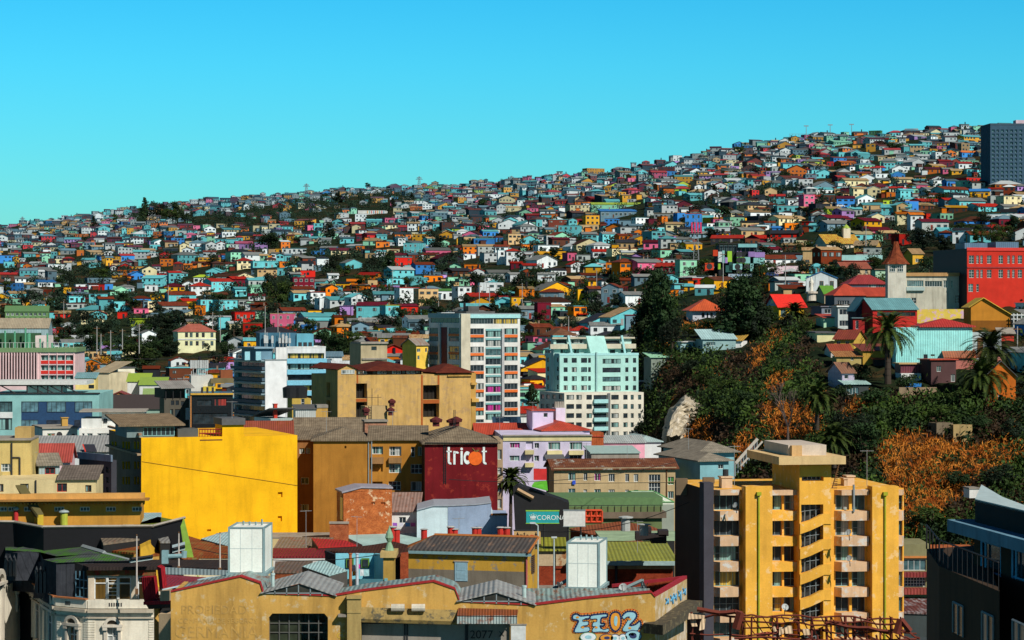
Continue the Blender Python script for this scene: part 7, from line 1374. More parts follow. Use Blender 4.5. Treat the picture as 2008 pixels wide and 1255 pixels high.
wb=WB(mr);wb.extr([yy(ZF,545,950,218),yy(ZF,660,945,216.7),yy(ZF,660,715,216.7),yy(ZF,545,670,218)],(.1,.3,0));wb.put('dark_bay',plaster((.03,.03,.03),.3));wb=WB(mr);[wb.bar(yy(ZF,x,945,217.8-(x-545)/115*1.3),yy(ZF,x,740,217.8-(x-545)/115*1.3),.07)for x in(565,595,625,655)];[wb.bar(yy(ZF,565,y,217.5),yy(ZF,655,y+12,216.6),.07)for y in(800,860,930)];wb.put('bay_glazing_bars',flat((.10,.22,.30),name='blue_bars'))
zq=22.3
R_=[Pz(ZF.u(x),ZF.v(y),zq)for x,y in((35,590),(300,600),(290,640),(400,680),(1000,662),(760,560),(640,530),(60,545))];ap=[Pz(ZF.u(480),ZF.v(522),zq+.9),Pz(ZF.u(780),ZF.v(605),zq+.9),Pz(ZF.u(130),ZF.v(600),zq)]
wb=WB(mr);E0,E1,E2,E3=Pz(ZF.u(40),ZF.v(585),zq),Pz(ZF.u(330),ZF.v(655),zq),Pz(ZF.u(1005),ZF.v(665),zq),Pz(ZF.u(720),ZF.v(535),zq)
Ra,Rb=Pz(ZF.u(300),ZF.v(535),zq+.3),Pz(ZF.u(780),ZF.v(608),zq+.35);Rc=Pz(ZF.u(480),ZF.v(520),zq+.4)
wb.poly([E0,Pz(ZF.u(300),ZF.v(600),zq),Rc,Ra]);wb.poly([Pz(ZF.u(300),ZF.v(600),zq),Pz(ZF.u(420),ZF.v(630),zq),Rb,Rc]);wb.poly([Pz(ZF.u(325),ZF.v(655),zq),Pz(ZF.u(420),ZF.v(680),zq),Pz(ZF.u(700),ZF.v(668),zq),Rb,Pz(ZF.u(560),ZF.v(625),zq+.25)]);wb.poly([Rb,E2,Pz(ZF.u(640),ZF.v(520),zq),Rc]);wb.poly([Pz(ZF.u(700),ZF.v(668),zq),E2,Rb]);wb.poly([Ra,Rc,Pz(ZF.u(640),ZF.v(520),zq),Pz(ZF.u(40),ZF.v(545),zq),E0]);wb.put('mossy_roof',MOSS)
wb=WB(mr);wb.bar(Rc+Vector((0,0,.05)),Rb+Vector((0,0,.05)),.3);wb.bar(Rb,E2,.15);wb.put('ridge_cap',flat((.30,.33,.33),name='lead_ridge'))
wb=WB(mr);[wb.drop([Pz(ZF.u(a),ZF.v(b_),zq-.02),Pz(ZF.u(c),ZF.v(d),zq-.02)],zc)for a,b_,c,d in((40,585,300,600),(300,600,325,655),(325,655,420,680),(420,680,700,668),(700,668,1005,665))];wb.put('slate_wall',SLATE)
wb=WB(mr);wb.slab([Pz(ZF.u(585),ZF.v(688),zq-.3),Pz(ZF.u(830),ZF.v(680),zq-.3),Pz(ZF.u(835),ZF.v(668),zq-.3),Pz(ZF.u(590),ZF.v(670),zq-.3)],.1);wb.put('teal_gutter',flat((.28,.5,.5),name='teal_gutter'))
# ---- red tiled corner cornice, flagpoles
rr=thing('corner_parapet','glossy red tiled parapet and corner cornice beside the faded ochre gable','parapet',P(300,gv(196),196));RT=tiles((.46,.02,.03),(.25,.01,.015),None,1.6)
wb=WB(rr);wb.extr([yy(ZF,1050,790,190),yy(ZF,1145,785,189),yy(ZF,1165,950,189),yy(ZF,1075,965,190)],(.1,1.0,0));wb.put('tiled_face',RT);wb=WB(rr);wb.extr([yy(ZF,1172,705,187),yy(ZF,1200,720,186),yy(ZF,1215,870,186),yy(ZF,1190,880,187)],(.15,1.2,0));wb.put('tiled_fin',RT)
wb=WB(rr);wb.slab([yy(ZF,1070,970,188.5),yy(ZF,1290,962,184),yy(ZF,1250,945,189),yy(ZF,1120,940,192)],.25);wb.put('tiled_hood',RT);wb=WB(rr);wb.extr([yy(ZF,1085,985,188.6),yy(ZF,1280,975,184.2),yy(ZF,1270,1015,184.4),yy(ZF,1110,1025,188.6)],(.2,1.5,0));wb.put('dark_cornice',plaster((.05,.035,.03),.4))
wb=WB(rr);wb.extr([yy(ZF,1185,1060,184.8),yy(ZF,1275,1060,184.2),yy(ZF,1275,1500,184.2),yy(ZF,1185,1500,184.8)],(.2,2,0));wb.extr([yy(ZF,1195,890,186),yy(ZF,1265,885,184.5),yy(ZF,1265,970,184.5),yy(ZF,1195,970,186)],(0,1.5,0));wb.put('pier',plaster((.55,.40,.24),.5))
wb=WB(rr);wb.slab([yy(ZF,1205,765,196),yy(ZF,1570,790,196),yy(ZF,1480,820,188),yy(ZF,1215,860,186)],.15);wb.put('red_roof',corrug((.30,.015,.02),0,.3,.2));wb=WB(rr);wb.extr([yy(ZF,1230,715,200),yy(ZF,1700,738,200),yy(ZF,1700,775,200),yy(ZF,1230,765,200)],(0,.3,0));wb.put('grey_upstand',corrug((.26,.33,.34),0,.3,.1))
wb=WB(rr);wb.slab([yy(ZF,1210,875,186),yy(ZF,1590,800,186.5),yy(ZF,1700,785,189),yy(ZF,1700,770,192),yy(ZF,1560,785,192),yy(ZF,1225,850,190)],.1);wb.put('pale_gutter',flat((.42,.56,.60),name='pale_gutter'))
for x,y0,y1,lb in((1020,480,880,'tall rusty white flagpole before the glazed attic'),(1334,460,712,'middle thin white flagpole on the dark roofs'),(1641,462,724,'right thin white flagpole beside the left water tank')):
 Y=212;p=yy(ZF,x,y1,Y);r=thing('flagpole',lb,'flagpole',p);h=(y1-y0)/3.804*Y/F;mb=MB();mb.tube((0,0,-.5),(0,0,h),.085,.05);mb.build('pole',flat((.55,.48,.42),name='weathered_white'),r);mb=MB();mb.lathe([(.02,h),(.08,h+.08),(0,h+.16)],n=8);mb.box(-.12,.12,-.12,.12,-.4,.1);mb.build('fittings',FB,r)
 # ------------------------------------------------------------------ roofs between the warehouse and the city, apartment block, right edge
random.seed(51)
def solid(name,label,cat,top,wm,rm,z0=0,t=.18,group=None,roofname='roof',wallname='wall'):
 """a roof plane given as world points with walls dropped from its edge"""
 c=sum((Vector(p)for p in top),Vector())/len(top);r=thing(name,label,cat,(c.x,c.y,0),0,group);wb=WB(r);wb.slab(top,t);wb.put(roofname,rm);wb=WB(r);cc=Vector((c.x,c.y,0));wb.drop([Vector(p)+(cc-Vector((p[0],p[1],0)))*.02-Vector((0,0,t))for p in top],z0,close=True);wb.put(wallname,wm);return r
def q_(zm,pts):
 vr=max(zm.v(y)for x,y,z in pts);zr_=[z for x,y,z in pts if zm.v(y)==vr][0];Yr=(ZC-zr_)*F/(vr-V0)
 return[P(zm.u(x),zm.v(y),max((ZC-z)*F/(zm.v(y)-V0),Yr+.42*(vr-zm.v(y))))for x,y,z in pts]
r=solid('party_wall_building','long low building with a black tarred end wall and pale coping on the left','building',q_(ZF,[(-40,372,25.0),(110,374,25.0),(320,412,24.6),(1140,405,24.6),(1378,343,25.2),(1360,338,25.0),(1130,398,24.6),(322,405,24.6),(112,368,25.0),(-40,366,25.0)]),flat((.008,.008,.010),.8,name='black_tar'),tiles((.16,.13,.10)),t=.15)
wb=WB(r);pts=q_(ZF,[(-40,372,25.0),(110,374,25.0),(320,412,24.6),(1140,405,24.6),(1378,343,25.2)]);[wb.bar(a,b,.2)for a,b in zip(pts,pts[1:])];wb.put('coping',CONC);wb=WB(r);a,b=Pz(ZF.u(1370),ZF.v(345),25.2),Pz(ZF.u(1378),ZF.v(343),25.2);wb.extr([a,a+Vector((1.6,.2,-6.6)),a+Vector((.5,.2,-6.6)),a+Vector((-.3,0,-.8))],(0,.2,0));wb.put('green_flashing',flat((.25,.42,.06),name='green_flashing'))
solid('roof_shed','brown and orange patched corrugated roof behind the black wall','roof',q_(ZF,[(310,372,24.3),(880,362,24.3),(905,300,24.3),(320,305,24.3)]),CONC,corrug((.20,.13,.10),0,.35,.55,(.40,.16,.03)),20)
solid('roof_shed','pale teal corrugated monitor roof behind the black wall','roof',q_(ZF,[(918,400,24.3),(1200,380,24.3),(1205,305,24.3),(918,308,24.3)]),CONC,corrug((.38,.55,.55),0,.3,.05),20);solid('roof_shed','mossy green and rust sloping roof at the right end of the black wall','roof',q_(ZF,[(970,404,24.3),(1160,400,24.3),(1285,355,24.3),(1180,335,24.3)]),CONC,tiles((.20,.10,.03),(.10,.06,.02),(.12,.18,.02),1,.8),20)
solid('roof_shed','orange brown roof at the left edge behind the black wall','roof',q_(ZF,[(-20,362,24.3),(225,355,24.3),(215,305,24.3),(-20,305,24.3)]),CONC,corrug((.42,.17,.03),0,.35,.5),20);solid('roof_shed','pale blue corrugated shed at the left edge','shed',q_(ZF,[(-20,370,24.3),(115,368,24.3),(105,338,24.3),(-20,333,24.3)]),CONC,corrug((.40,.55,.58),0,.3,.05),20)
f=Bld(ZF,'roof_hatch','yellow sided wedge shaped roof hatch behind the black wall','roof hatch',280,324,320,231,12,205,wm=plaster((.55,.38,.04),.4),base=20,D=3);mb=MB();mb.extr([(0,-.02,f.H),(f.W,-.02,f.H),(f.W-1.2,2.5,f.H+2.6),(-1.6,2.5,f.H+2.6)],(0,.1,.12));mb.extr([(-.02,0,f.H-.3),(-.02,2.4,f.H-.3),(-1.6,2.5,f.H+2.6),(0,0,f.H)],(.1,0,0));f.part('hatch_roof',mb,plaster((.12,.10,.04),.5))
for lb,x,yb,yt,rd,m in(('yellow green roof vent with a grey rotating cowl',478,395,290,.35,flat((.42,.45,.05),name='lime_pipe')),('red flue pipe at the left edge of the dark roofs',120,370,268,.22,flat((.5,.03,.03),name='red_pipe'))):
 p=yy(ZF,x,yb,232);r=thing('roof_vent',lb,'roof vent',p);h=(yb-yt)/3.804*232/F;mb=MB();mb.tube((0,0,-1),(0,0,h*.8),rd,None,10);mb.build('pipe',m,r);mb=MB();mb.lathe([(rd,h*.8),(rd*1.5,h*.9),(rd*1.1,h),(0,h+.1)],n=10);mb.build('cowl',flat((.3,.36,.36),name='zinc_cowl'),r)
r=solid('gabled_hall','rust tiled roof with a bright yellow gable end in front of the black wall','building',q_(ZF,[(780,585,22.6),(1000,605,22.6),(1195,470,24.0),(1030,500,24.0)]),OCHRE,tiles((.34,.09,.02),(.18,.05,.015),(.14,.13,.03),1,.35));wb=WB(r);wb.extr(q_(ZF,[(1040,545,23.2),(1195,470,24.0)])+[Pz(ZF.u(1195),ZF.v(470),24.0)-Vector((0,0,5)),Pz(ZF.u(1040),ZF.v(545),23.2)-Vector((0,0,3))],(.1,-.2,0));wb.put('yellow_gable',plaster((.72,.42,.04),.4))
solid('gabled_hall','rust tiled hip end next to the yellow gable','building',q_(ZF,[(930,640,22.0),(1220,610,22.0),(1040,540,23.4)]),OCHRE,tiles((.32,.08,.02),(.16,.045,.015),(.14,.13,.03),1,.3))
solid('gabled_hall','long brown corrugated barn roof in front of the black wall','building',q_(ZF,[(770,535,23.4),(1040,500,23.4),(1010,455,24.2),(735,460,24.2)]),flat((.02,.02,.02),name='shade_wall'),corrug((.22,.17,.12),0,.4,.3));solid('gabled_hall','grey corrugated roof end right of the brown barn roof','building',q_(ZF,[(1195,520,23.2),(1270,520,23.2),(1240,450,24.2),(1135,452,24.2)]),flat((.02,.02,.02),name='shade_wall'),corrug((.28,.27,.25),0,.4,.1))
r=solid('gabled_hall','large rust tiled hip roof left of the white water tank','building',q_(ZF,[(1190,545,21.8),(1370,655,21.4),(1480,640,21.4),(1610,540,22.8),(1410,480,23.2)]),plaster((.7,.6,.4),.4),tiles((.34,.09,.025),(.18,.05,.015),(.18,.15,.05),1,.3));solid('gabled_hall','lower rust roof slope touching the white water tank','building',q_(ZF,[(1460,632,21.4),(1800,632,21.4),(1760,560,22.4),(1610,545,22.8)]),plaster((.7,.6,.4),.4),tiles((.30,.07,.02),(.15,.04,.012),(.16,.13,.04),1,.3))
for lb,x0,x1,y0,y1 in(('white skylight box before the rust roofs',965,1140,618,655),('tilted roof window on the large rust roof',1285,1380,522,580)):
 r=thing('skylight',lb,'skylight',yy(ZF,x0,y1,214));wb=WB(r);wb.slab([yy(ZF,x0,y1,213),yy(ZF,x1,y1-25,213),yy(ZF,x1,y0,215),yy(ZF,x0,y0+25,215)],.3);wb.put('glazing',flat((.5,.6,.58),.3,name='milky_glass'));wb=WB(r);wb.bar(yy(ZF,x0,y1,212.9),yy(ZF,x1,y1-25,212.9),.2);wb.put('curb',FD)
r=thing('roof_blower','grey blue ventilation blower with horizontal duct on the dark roof','ventilation',yy(ZF,1290,650,212));mb=MB();mb.tube((-.6,0,.2),(1.1,0,.3),.2,.2,10);mb.tube((.95,0,.1),(1.0,0,.7),.25,.25,10);mb.box(-.95,-.4,-.3,.3,-.4,.75);mb.build('duct',flat((.22,.36,.38),.5,name='duct_metal'),r)
mb=MB();r=thing('arched_shed','pale teal arched sheet roof beside the yellow wall','shed',yy(ZF,1640,520,240));wb=WB(r);wb.slab([yy(ZF,1500,500,244),yy(ZF,1720,560,240),yy(ZF,1720,445,252),yy(ZF,1640,455,252)],.2);wb.put('roof',corrug((.40,.56,.56),0,.3,.1));wb=WB(r);wb.drop([yy(ZF,1500,500,244),yy(ZF,1720,560,240)],0);wb.put('wall',FELT)
solid('roof_shed','long tan concrete ledge roof with dark joints under the yellow wall','roof',q_(ZE,[(-60,490,17.2),(820,485,17.2),(820,452,17.6),(-60,455,17.6)]),plaster((.6,.48,.24),.5),CONC);solid('roof_shed','grey patched roof with torn red sheets beside the water tank','roof',q_(ZE,[(365,570,18.0),(760,568,18.0),(815,490,18.6),(420,485,18.6)]),plaster((.4,.06,.03),.4),corrug((.24,.18,.13),0,.4,.4,(.30,.03,.02)))
solid('roof_shed','maroon corrugated roof strip beside the left water tank','roof',q_(ZE,[(360,632,18.4),(760,630,18.4),(750,568,19.0),(362,570,19.0)]),plaster((.66,.64,.6),.3),corrug((.22,.015,.02),0,.35,.2));solid('roof_shed','loose bright red sheets lying on the roof before the pale parapet','roof',q_(ZE,[(700,560,18.9),(985,545,18.9),(900,510,19.3),(650,495,19.0)]),flat((.04,.02,.02),name='shade_wall'),corrug((.45,.02,.02),0,.35,.3))
solid('roof_shed','brown torn roof with exposed brick edge right of the left water tank','roof',q_(ZE,[(370,745,18.8),(600,745,18.8),(660,662,19.6),(380,668,19.6)]),brick(),corrug((.15,.11,.085),0,.4,.4));solid('roof_shed','pale concrete parapet and teal gutter running below the brick house','parapet',q_(ZE,[(1030,545,18.0),(2300,530,18.0),(2300,475,19.2),(830,450,19.2)]),plaster((.52,.54,.48),.4),plaster((.40,.58,.54),.3,1,(.3,.3,.25)))
r=thing('cyan_house','cyan house with green window frames under a dark brown roof, washing hung in front','house',yy(ZE,960,780,232));CY=plaster((.22,.58,.68),.2);wb=WB(r);wb.extr([yy(ZE,830,800,232),yy(ZE,1115,800,232),yy(ZE,1115,610,232),yy(ZE,830,610,232)],(0,.3,0));wb.extr([yy(ZE,1115,800,232),yy(ZE,1190,800,228),yy(ZE,1190,620,228),yy(ZE,1115,610,232)],(.2,.3,0));wb.drop([yy(ZE,830,800,232),yy(ZE,1190,800,228)],0);wb.put('wall',CY)
for x0,x1 in((908,965),(1022,1082)):
 wb=WB(r);wb.extr([yy(ZE,x0,715,231.9),yy(ZE,x1,715,231.9),yy(ZE,x1,645,231.9),yy(ZE,x0,645,231.9)],(0,-.08,0));wo=wb.put('window',flat((.10,.22,.03),name='green_frame'));wb=WB(r);wb.extr([yy(ZE,x0+10,708,231.8),yy(ZE,x1-10,708,231.8),yy(ZE,x1-10,655,231.8),yy(ZE,x0+10,655,231.8)],(0,-.06,0));po=wb.put('pane',GD);po.parent=wo
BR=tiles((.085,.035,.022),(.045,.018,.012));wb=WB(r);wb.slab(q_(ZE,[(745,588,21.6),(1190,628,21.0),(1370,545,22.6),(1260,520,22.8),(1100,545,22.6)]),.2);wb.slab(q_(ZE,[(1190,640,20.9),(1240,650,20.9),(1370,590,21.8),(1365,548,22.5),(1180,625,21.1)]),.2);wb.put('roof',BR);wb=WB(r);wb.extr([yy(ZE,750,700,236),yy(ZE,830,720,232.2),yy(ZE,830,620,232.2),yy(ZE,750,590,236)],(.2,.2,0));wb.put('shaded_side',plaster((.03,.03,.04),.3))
r=thing('lean_to','pale teal corrugated lean-to roof before the cyan house','shed',yy(ZE,740,760,226));wb=WB(r);wb.slab([yy(ZE,580,705,228),yy(ZE,780,775,222),yy(ZE,918,735,226),yy(ZE,735,655,233)],.12);wb.put('roof',corrug((.42,.62,.60),0,.3,.08));wb=WB(r);wb.drop([yy(ZE,580,710,228),yy(ZE,780,780,222),yy(ZE,918,740,226)],0);wb.put('wall',plaster((.10,.09,.08),.4))
cl=[(.7,.72,.7),(.7,.4,.05),(.6,.05,.35),(.66,.7,.72),(.35,.6,.62),(.1,.2,.5)]
for k,(x0,x1,y0,y1)in enumerate(((950,978,695,745),(955,980,722,778),(992,1012,690,725),(1012,1040,728,778),(1042,1080,728,780),(982,992,695,760))):
 r2=thing('laundry',['white cloth at the left end of the washing line','orange cloth hanging below the white one','magenta cloth by the pale post','white sheet in the middle of the washing line','pale teal sheet at the right of the washing line','narrow blue cloth between the two posts'][k],'laundry',yy(ZE,x0,y1,229.5));wb=WB(r2);wb.extr([yy(ZE,x0,y1,229.5),yy(ZE,x1,y1-3,229.4),yy(ZE,x1,y0,229.5),yy(ZE,x0,y0,229.5)],(0,.02,0));wb.put('cloth',flat(cl[k],name='cloth'))
for k,x in enumerate((940,990)):r2=thing('post',['rust red washing post left of the magenta cloth','white and blue washing post between the cyan windows'][k],'post',yy(ZE,x,790,229));mb=MB();mb.tube((0,0,-3),(0,0,175/3.804*229/F),.16,.14,8);mb.tube((0,0,175/3.804*229/F),(0,0,182/3.804*229/F),.2,.2,8);mb.build('pole',[flat((.4,.12,.04),name='rusty_post'),flat((.5,.55,.6),name='white_post')][k],r2)
b=Bld(ZE,'chimney','ochre square chimney with a green copper finial before the cyan house','chimney',1185,1262,640,205,0,None,3.2,wm=plaster((.50,.31,.07),.5));mb=MB();mb.box(-.25,b.W+.25,-.25,3.4,b.H,b.H+.45);b.part('cap',mb,plaster((.5,.36,.14),.5));mb=MB();h=b.H+.45;mb.lathe([(.42,h),(.28,h+.4),(.16,h+.7),(.36,h+1.1),(.26,h+1.5),(.08,h+1.9),(0,h+2.2)],(b.W/2,1.6,0),10);b.part('finial',mb,flat((.22,.35,.22),name='verdigris'));b.fbox('junction_box',flat((.18,.42,.45),name='teal_box'),1195,795,1218,815,-.3,.0)
b=Bld(ZE,'ochre_house','ochre house with dark ribbed roof and a pale blue metal door','house',1368,2252,602,246,-14,2335,wm=plaster((.58,.33,.045),.5,1,(.16,.11,.06),patch=(.25,.22,.17),patchamt=.1,vary=False),sm=None)
a_,b_,c_,d_=b.rect(1368,735,2250,900);mb=MB();mb.box(a_+.02,b_-.02,-.02,.05,c_,d_);b.part('grey_dado',mb,plaster((.20,.17,.13),.6));door(b.r,b.X(1720),b.X(1815),b.Z(1765,815),b.Z(1765,672),flat((.26,.42,.50),name='blue_metal'),-.03);b.fbox('door_frame',CONC,1712,664,1822,673,-.12,.05)
q=b.srect(2288,625,2312,755);mb=MB();mb.box(b.W,b.W+.04,q[0],q[1],q[2],q[3]);w_=b.part('window',mb,FD);mb=MB();[mb.box(b.W+.04,b.W+.09,q[0],q[1],q[2]+(q[3]-q[2])*k/9,q[2]+(q[3]-q[2])*k/9+.05)for k in range(10)];mb.build('louvre',FB,w_)
zt=b.H;ro=[(-.4,-.3,zt-.05),(b.W+.5,-.3,zt-.05),(b.W+.3,b.D*.8,zt+1.1),(b.W*.14,b.D*.8,zt+1.1)];mb=MB();mb.extr(ro,(0,0,.25));b.part('roof',mb,corrug((.085,.075,.068),0,.45,.45,(.22,.13,.08)));mb=MB();mb.extr([(-.4,-.6,zt),(b.W*.14,b.D*.8,zt+1.2),(b.W*.14,b.D,zt+1),(-1.2,3,zt)],(0,0,.2));b.part('hip_roof',mb,tiles((.36,.12,.03)));mb=MB();mb.box(-.5,b.W+.6,-.42,-.26,zt-.22,zt+.06);b.part('gutter',mb,flat((.20,.34,.36),name='blue_gutter'));mb=MB();mb.bar((b.W*.14,b.D*.8,zt+1.35),(b.W+.3,b.D*.8,zt+1.35),.25);mb.bar((b.W+.35,-.6,zt+.2),(b.W+.35,b.D*.8,zt+1.35),.2);b.part('rust_ridge',mb,flat((.35,.12,.03),name='rust_ridge'));mb=MB();mb.tube((b.W+.06,-.1,0),(b.W+.06,-.1,zt),.1);b.part('drainpipe',mb,flat((.4,.1,.1),name='red_pipe'));mb=MB();mb.prism([(0,zt),(b.W,zt),(b.W,zt+.95),(b.W*.15,zt+.95)],b.D*.78,b.D*.8);mb.extr([(b.W,0,zt),(b.W,b.D*.8,zt),(b.W,b.D*.8,zt+1.0)],(-.1,0,0));b.part('gable',mb,b.wm)
BK=brick((.36,.055,.018),(.24,.03,.012),(.20,.09,.05),.8)
b=Bld(ZD,'brick_warehouse','long brick wall under an olive green corrugated roof behind the right water tank','warehouse',655,1672,700,268,0,None,22,wm=BK);b.fbox('plaster_band',brick((.5,.24,.10),(.4,.16,.06),(.5,.36,.2),.8,(.55,.42,.26),.6),655,592,880,702,-.05,.3);mb=MB();mb.extr([(0,-.4,b.Z(900,590)),(b.X(885),-.4,b.Z(900,590)),(b.X(885),10,b.Z(900,590)+.5),(0,10,b.Z(900,590)+.5)],(0,0,.15));mb.extr([(b.X(880),-.5,b.H+.25),(b.W+.5,-.5,b.H+.55),(b.W+.5,19,b.H+.7),(b.X(880),19,b.H+.7)],(0,0,.15));b.part('roof',mb,corrug((.30,.30,.03),0,.45,.12,(.2,.14,.05)));mb=MB();mb.box(b.X(880),b.W+.5,-.9,-.5,b.H+.1,b.H+.55);b.part('gutter',mb,flat((.30,.42,.42),name='zinc_gutter'));b.fbox('coping',plaster((.5,.36,.2),.6),1180,700,1672,726,-.12,.2);mb=MB();mb.tube((b.X(1248),-.3,0),(b.X(1248),-.3,b.H),.14);b.part('drainpipe',mb,FD);b.fbox('pale_skirting',CONC,600,846,870,880,-1.5,.0)
PB=brick((.60,.17,.04),(.42,.09,.02),(.50,.26,.12),.9,(.74,.50,.30),.18)
b=Bld(ZE,'brick_house','peeling brick and plaster house with a slanting top under the orange brown wall','house',888,1250,148,286,9,838,wm=PB,wins=[(1096,228,1124,244,0),(1168,228,1200,246,0)],base=10);mb=MB();mb.prism([(0,b.H),(b.W,b.H),(b.W,b.Z(1240,130)),(b.X(1020),b.Z(1020,124)),(0,b.Z(890,160))],0,.4);b.part('gable',mb,PB);mb=MB();mb.extr([(-.2,-.15,b.Z(890,160)),(b.X(1020),-.15,b.Z(1020,122)),(b.X(1020),b.D,b.Z(1020,122)),(-.2,b.D,b.Z(890,160))],(0,0,.2));mb.extr([(b.X(1020),-.15,b.Z(1020,122)),(b.W+.1,-.15,b.Z(1240,126)),(b.W+.1,b.D,b.Z(1240,126)),(b.X(1020),b.D,b.Z(1020,122))],(0,0,.2));b.part('zinc_roof',mb,flat((.30,.28,.32),name='zinc_edge'));b.sbox('dark_glazing',flat((.02,.03,.05),.2,.4,name='dark_glazing'),866,190,886,360,-.06,.02)
b=Bld(ZE,'brick_wall','low red brick garden wall left of the peeling brick house','wall',785,925,385,283,0,None,.5,wm=brick((.5,.13,.04),(.36,.07,.02),(.45,.3,.18),.9),base=12);b.fbox('coping',CONC,782,374,928,388,-.1,.6)
b=Bld(ZE,'white_hut','white hut with striped washing at its window right of the peeling brick house','house',1248,1436,300,290,0,None,8,wm=WHITE,wins=[(1302,338,1354,385,2,1,GD)],base=10);b.roof('s',1.6,corrug((.34,.22,.18),0,.4,.4),.4)
for k,(x,c)in enumerate(((1255,(.3,.1,.5)),(1300,(.6,.6,.7)),(1350,(.1,.3,.6)),(1390,(.5,.1,.3)))):r2=thing('laundry',['purple cloth on the white hut line','pale cloth below the white hut window','blue cloth on the white hut line','magenta cloth at the right of the white hut line'][k],'laundry',yy(ZE,x,410,289));wb=WB(r2);wb.extr([yy(ZE,x,410,289),yy(ZE,x+34,408,289),yy(ZE,x+34,382,289),yy(ZE,x,380,289)],(0,.02,0));wb.put('cloth',flat(c,name='cloth'))
b=Bld(ZE,'white_blue_house','white and grey blue blank walled house with a stepped top before the dark red wall','house',1436,2000,290,284,2,None,9,wm=plaster((.60,.72,.76),.3,1,(.35,.4,.45),vary=False),base=5);mb=MB();zt=lambda x,y:b.Z(x,y);mb.prism([(0,b.H),(b.X(1668),b.H),(b.X(1668),zt(1660,258)),(b.X(1560),zt(1560,258)),(0,zt(1440,290))],0,8.9);b.part('upper_wall',mb,plaster((.60,.72,.76),.3));GBLU=plaster((.30,.38,.52),.35,1,(.15,.15,.2),vary=False);mb=MB();mb.prism([(b.X(1668),-1),(b.X(1990),-1),(b.X(1990),zt(1980,235)),(b.X(1880),zt(1880,250)),(b.X(1668),zt(1670,262))],-.06,8.8);b.part('grey_blue_wall',mb,GBLU);mb=MB();mb.prism([(b.X(1990),-1),(b.X(2100),-1),(b.X(2110),zt(2100,320)),(b.X(1990),zt(1995,318))],-.05,6);b.part('grey_blue_wing',mb,GBLU);mb=MB();[mb.extr([(b.X(p[0]),-.15,zt(*p)),(b.X(q[0]),-.15,zt(*q)),(b.X(q[0]),-.15,zt(*q)+.16),(b.X(p[0]),-.15,zt(*p)+.16)],(0,9,0))for p,q in(((1436,290),(1560,257)),((1560,257),(1668,257)),((1668,258),(1880,248)),((1880,248),(1990,234)))];b.part('zinc_edge',mb,flat((.32,.34,.38),name='zinc_edge2'));b.fbox('tile_edge',tiles((.3,.12,.05)),1988,312,2112,324,-.3,.4)
for k,(x,y0,y1)in enumerate(((1258,405,450),(1287,425,450),(1490,425,450),(1688,405,450),(1720,425,452),(1870,412,450),(1895,412,450),(2060,410,450),(2108,412,450))):p=yy(ZE,x,y1,272);r2=thing('roof_vent',relabel('short red flue with a grey cap under the white blue walls',ZE.u(x),1040)if False else['first','second','third','fourth','fifth','sixth','seventh','eighth','ninth'][k]+' red flue from the left in the row below the white and blue walls','roof vent',p,0,'red flues in a row');h=(y1-y0)/3.804*272/F;mb=MB();mb.tube((0,0,-1.5),(0,0,h*.75),.36,None,9);mb.build('pipe',flat((.5,.03,.02),name='red_flue'),r2);mb=MB();mb.lathe([(.4,h*.7),(.5,h*.85),(.35,h),(0,h)],n=9);mb.build('cap',flat((.42,.42,.40),name='grey_cap'),r2)
# ---- the street: signs, billboard, dark side, rust roofs
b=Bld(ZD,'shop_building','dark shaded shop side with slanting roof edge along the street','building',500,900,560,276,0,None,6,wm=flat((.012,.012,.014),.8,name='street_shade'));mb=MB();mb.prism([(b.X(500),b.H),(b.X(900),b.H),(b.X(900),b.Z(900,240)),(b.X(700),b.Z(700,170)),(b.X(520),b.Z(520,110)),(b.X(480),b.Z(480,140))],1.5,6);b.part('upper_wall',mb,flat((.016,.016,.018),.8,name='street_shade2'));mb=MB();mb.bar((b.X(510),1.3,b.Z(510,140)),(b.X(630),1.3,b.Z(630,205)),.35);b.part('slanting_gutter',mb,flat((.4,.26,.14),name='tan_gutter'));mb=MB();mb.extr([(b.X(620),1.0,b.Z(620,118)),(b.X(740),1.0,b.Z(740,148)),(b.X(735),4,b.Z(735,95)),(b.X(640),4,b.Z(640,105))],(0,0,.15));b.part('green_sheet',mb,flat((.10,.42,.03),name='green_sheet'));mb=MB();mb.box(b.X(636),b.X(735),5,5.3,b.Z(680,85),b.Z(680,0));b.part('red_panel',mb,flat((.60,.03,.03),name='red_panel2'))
def signboard(name,label,zmx,x0,y0,x1,y1,Y,bg_,rim=None,yaw=0):
 f=Fr(zmx.u(x0),zmx.u(x1),zmx.v(y1),Y,yaw);r=f.root(name,label,'sign');h=f.z(zmx.u((x0+x1)/2),zmx.v(y0));mb=MB();mb.box(0,f.W,0,.25,0,h);mb.build('board',bg_,r)
 if rim:mb=MB();mb.box(-.05,f.W+.05,-.03,.28,h,h+.12);mb.box(-.05,f.W+.05,-.03,.28,-.08,0);mb.build('rim',rim,r)
 mb=MB();[mb.bar((f.W*k,.2,-6),(f.W*k,.2,0),.12)for k in(.2,.8)];mb.bar((f.W*.2,.2,-3),(f.W*.8,.2,-3),.1);mb.build('stand',FD,r);return r,f,h
r,f,h=signboard('shop_sign','teal shop sign reading CORONA with a white crown above the street',ZD,578,296,822,382,268,flat((.02,.34,.36),name='teal_sign'),flat((.25,.50,.05),name='green_rim'));text(r,'CORONA',f.W*.33,h*.27,h*.40,LW,-.02);o=r.children[-1];mxx=max(v.co.x for v in o.data.vertices)
for v in o.data.vertices:v.co.x*=f.W*.55/mxx
mb=MB();cx,cz,k=f.W*.21,h*.30,h*.011
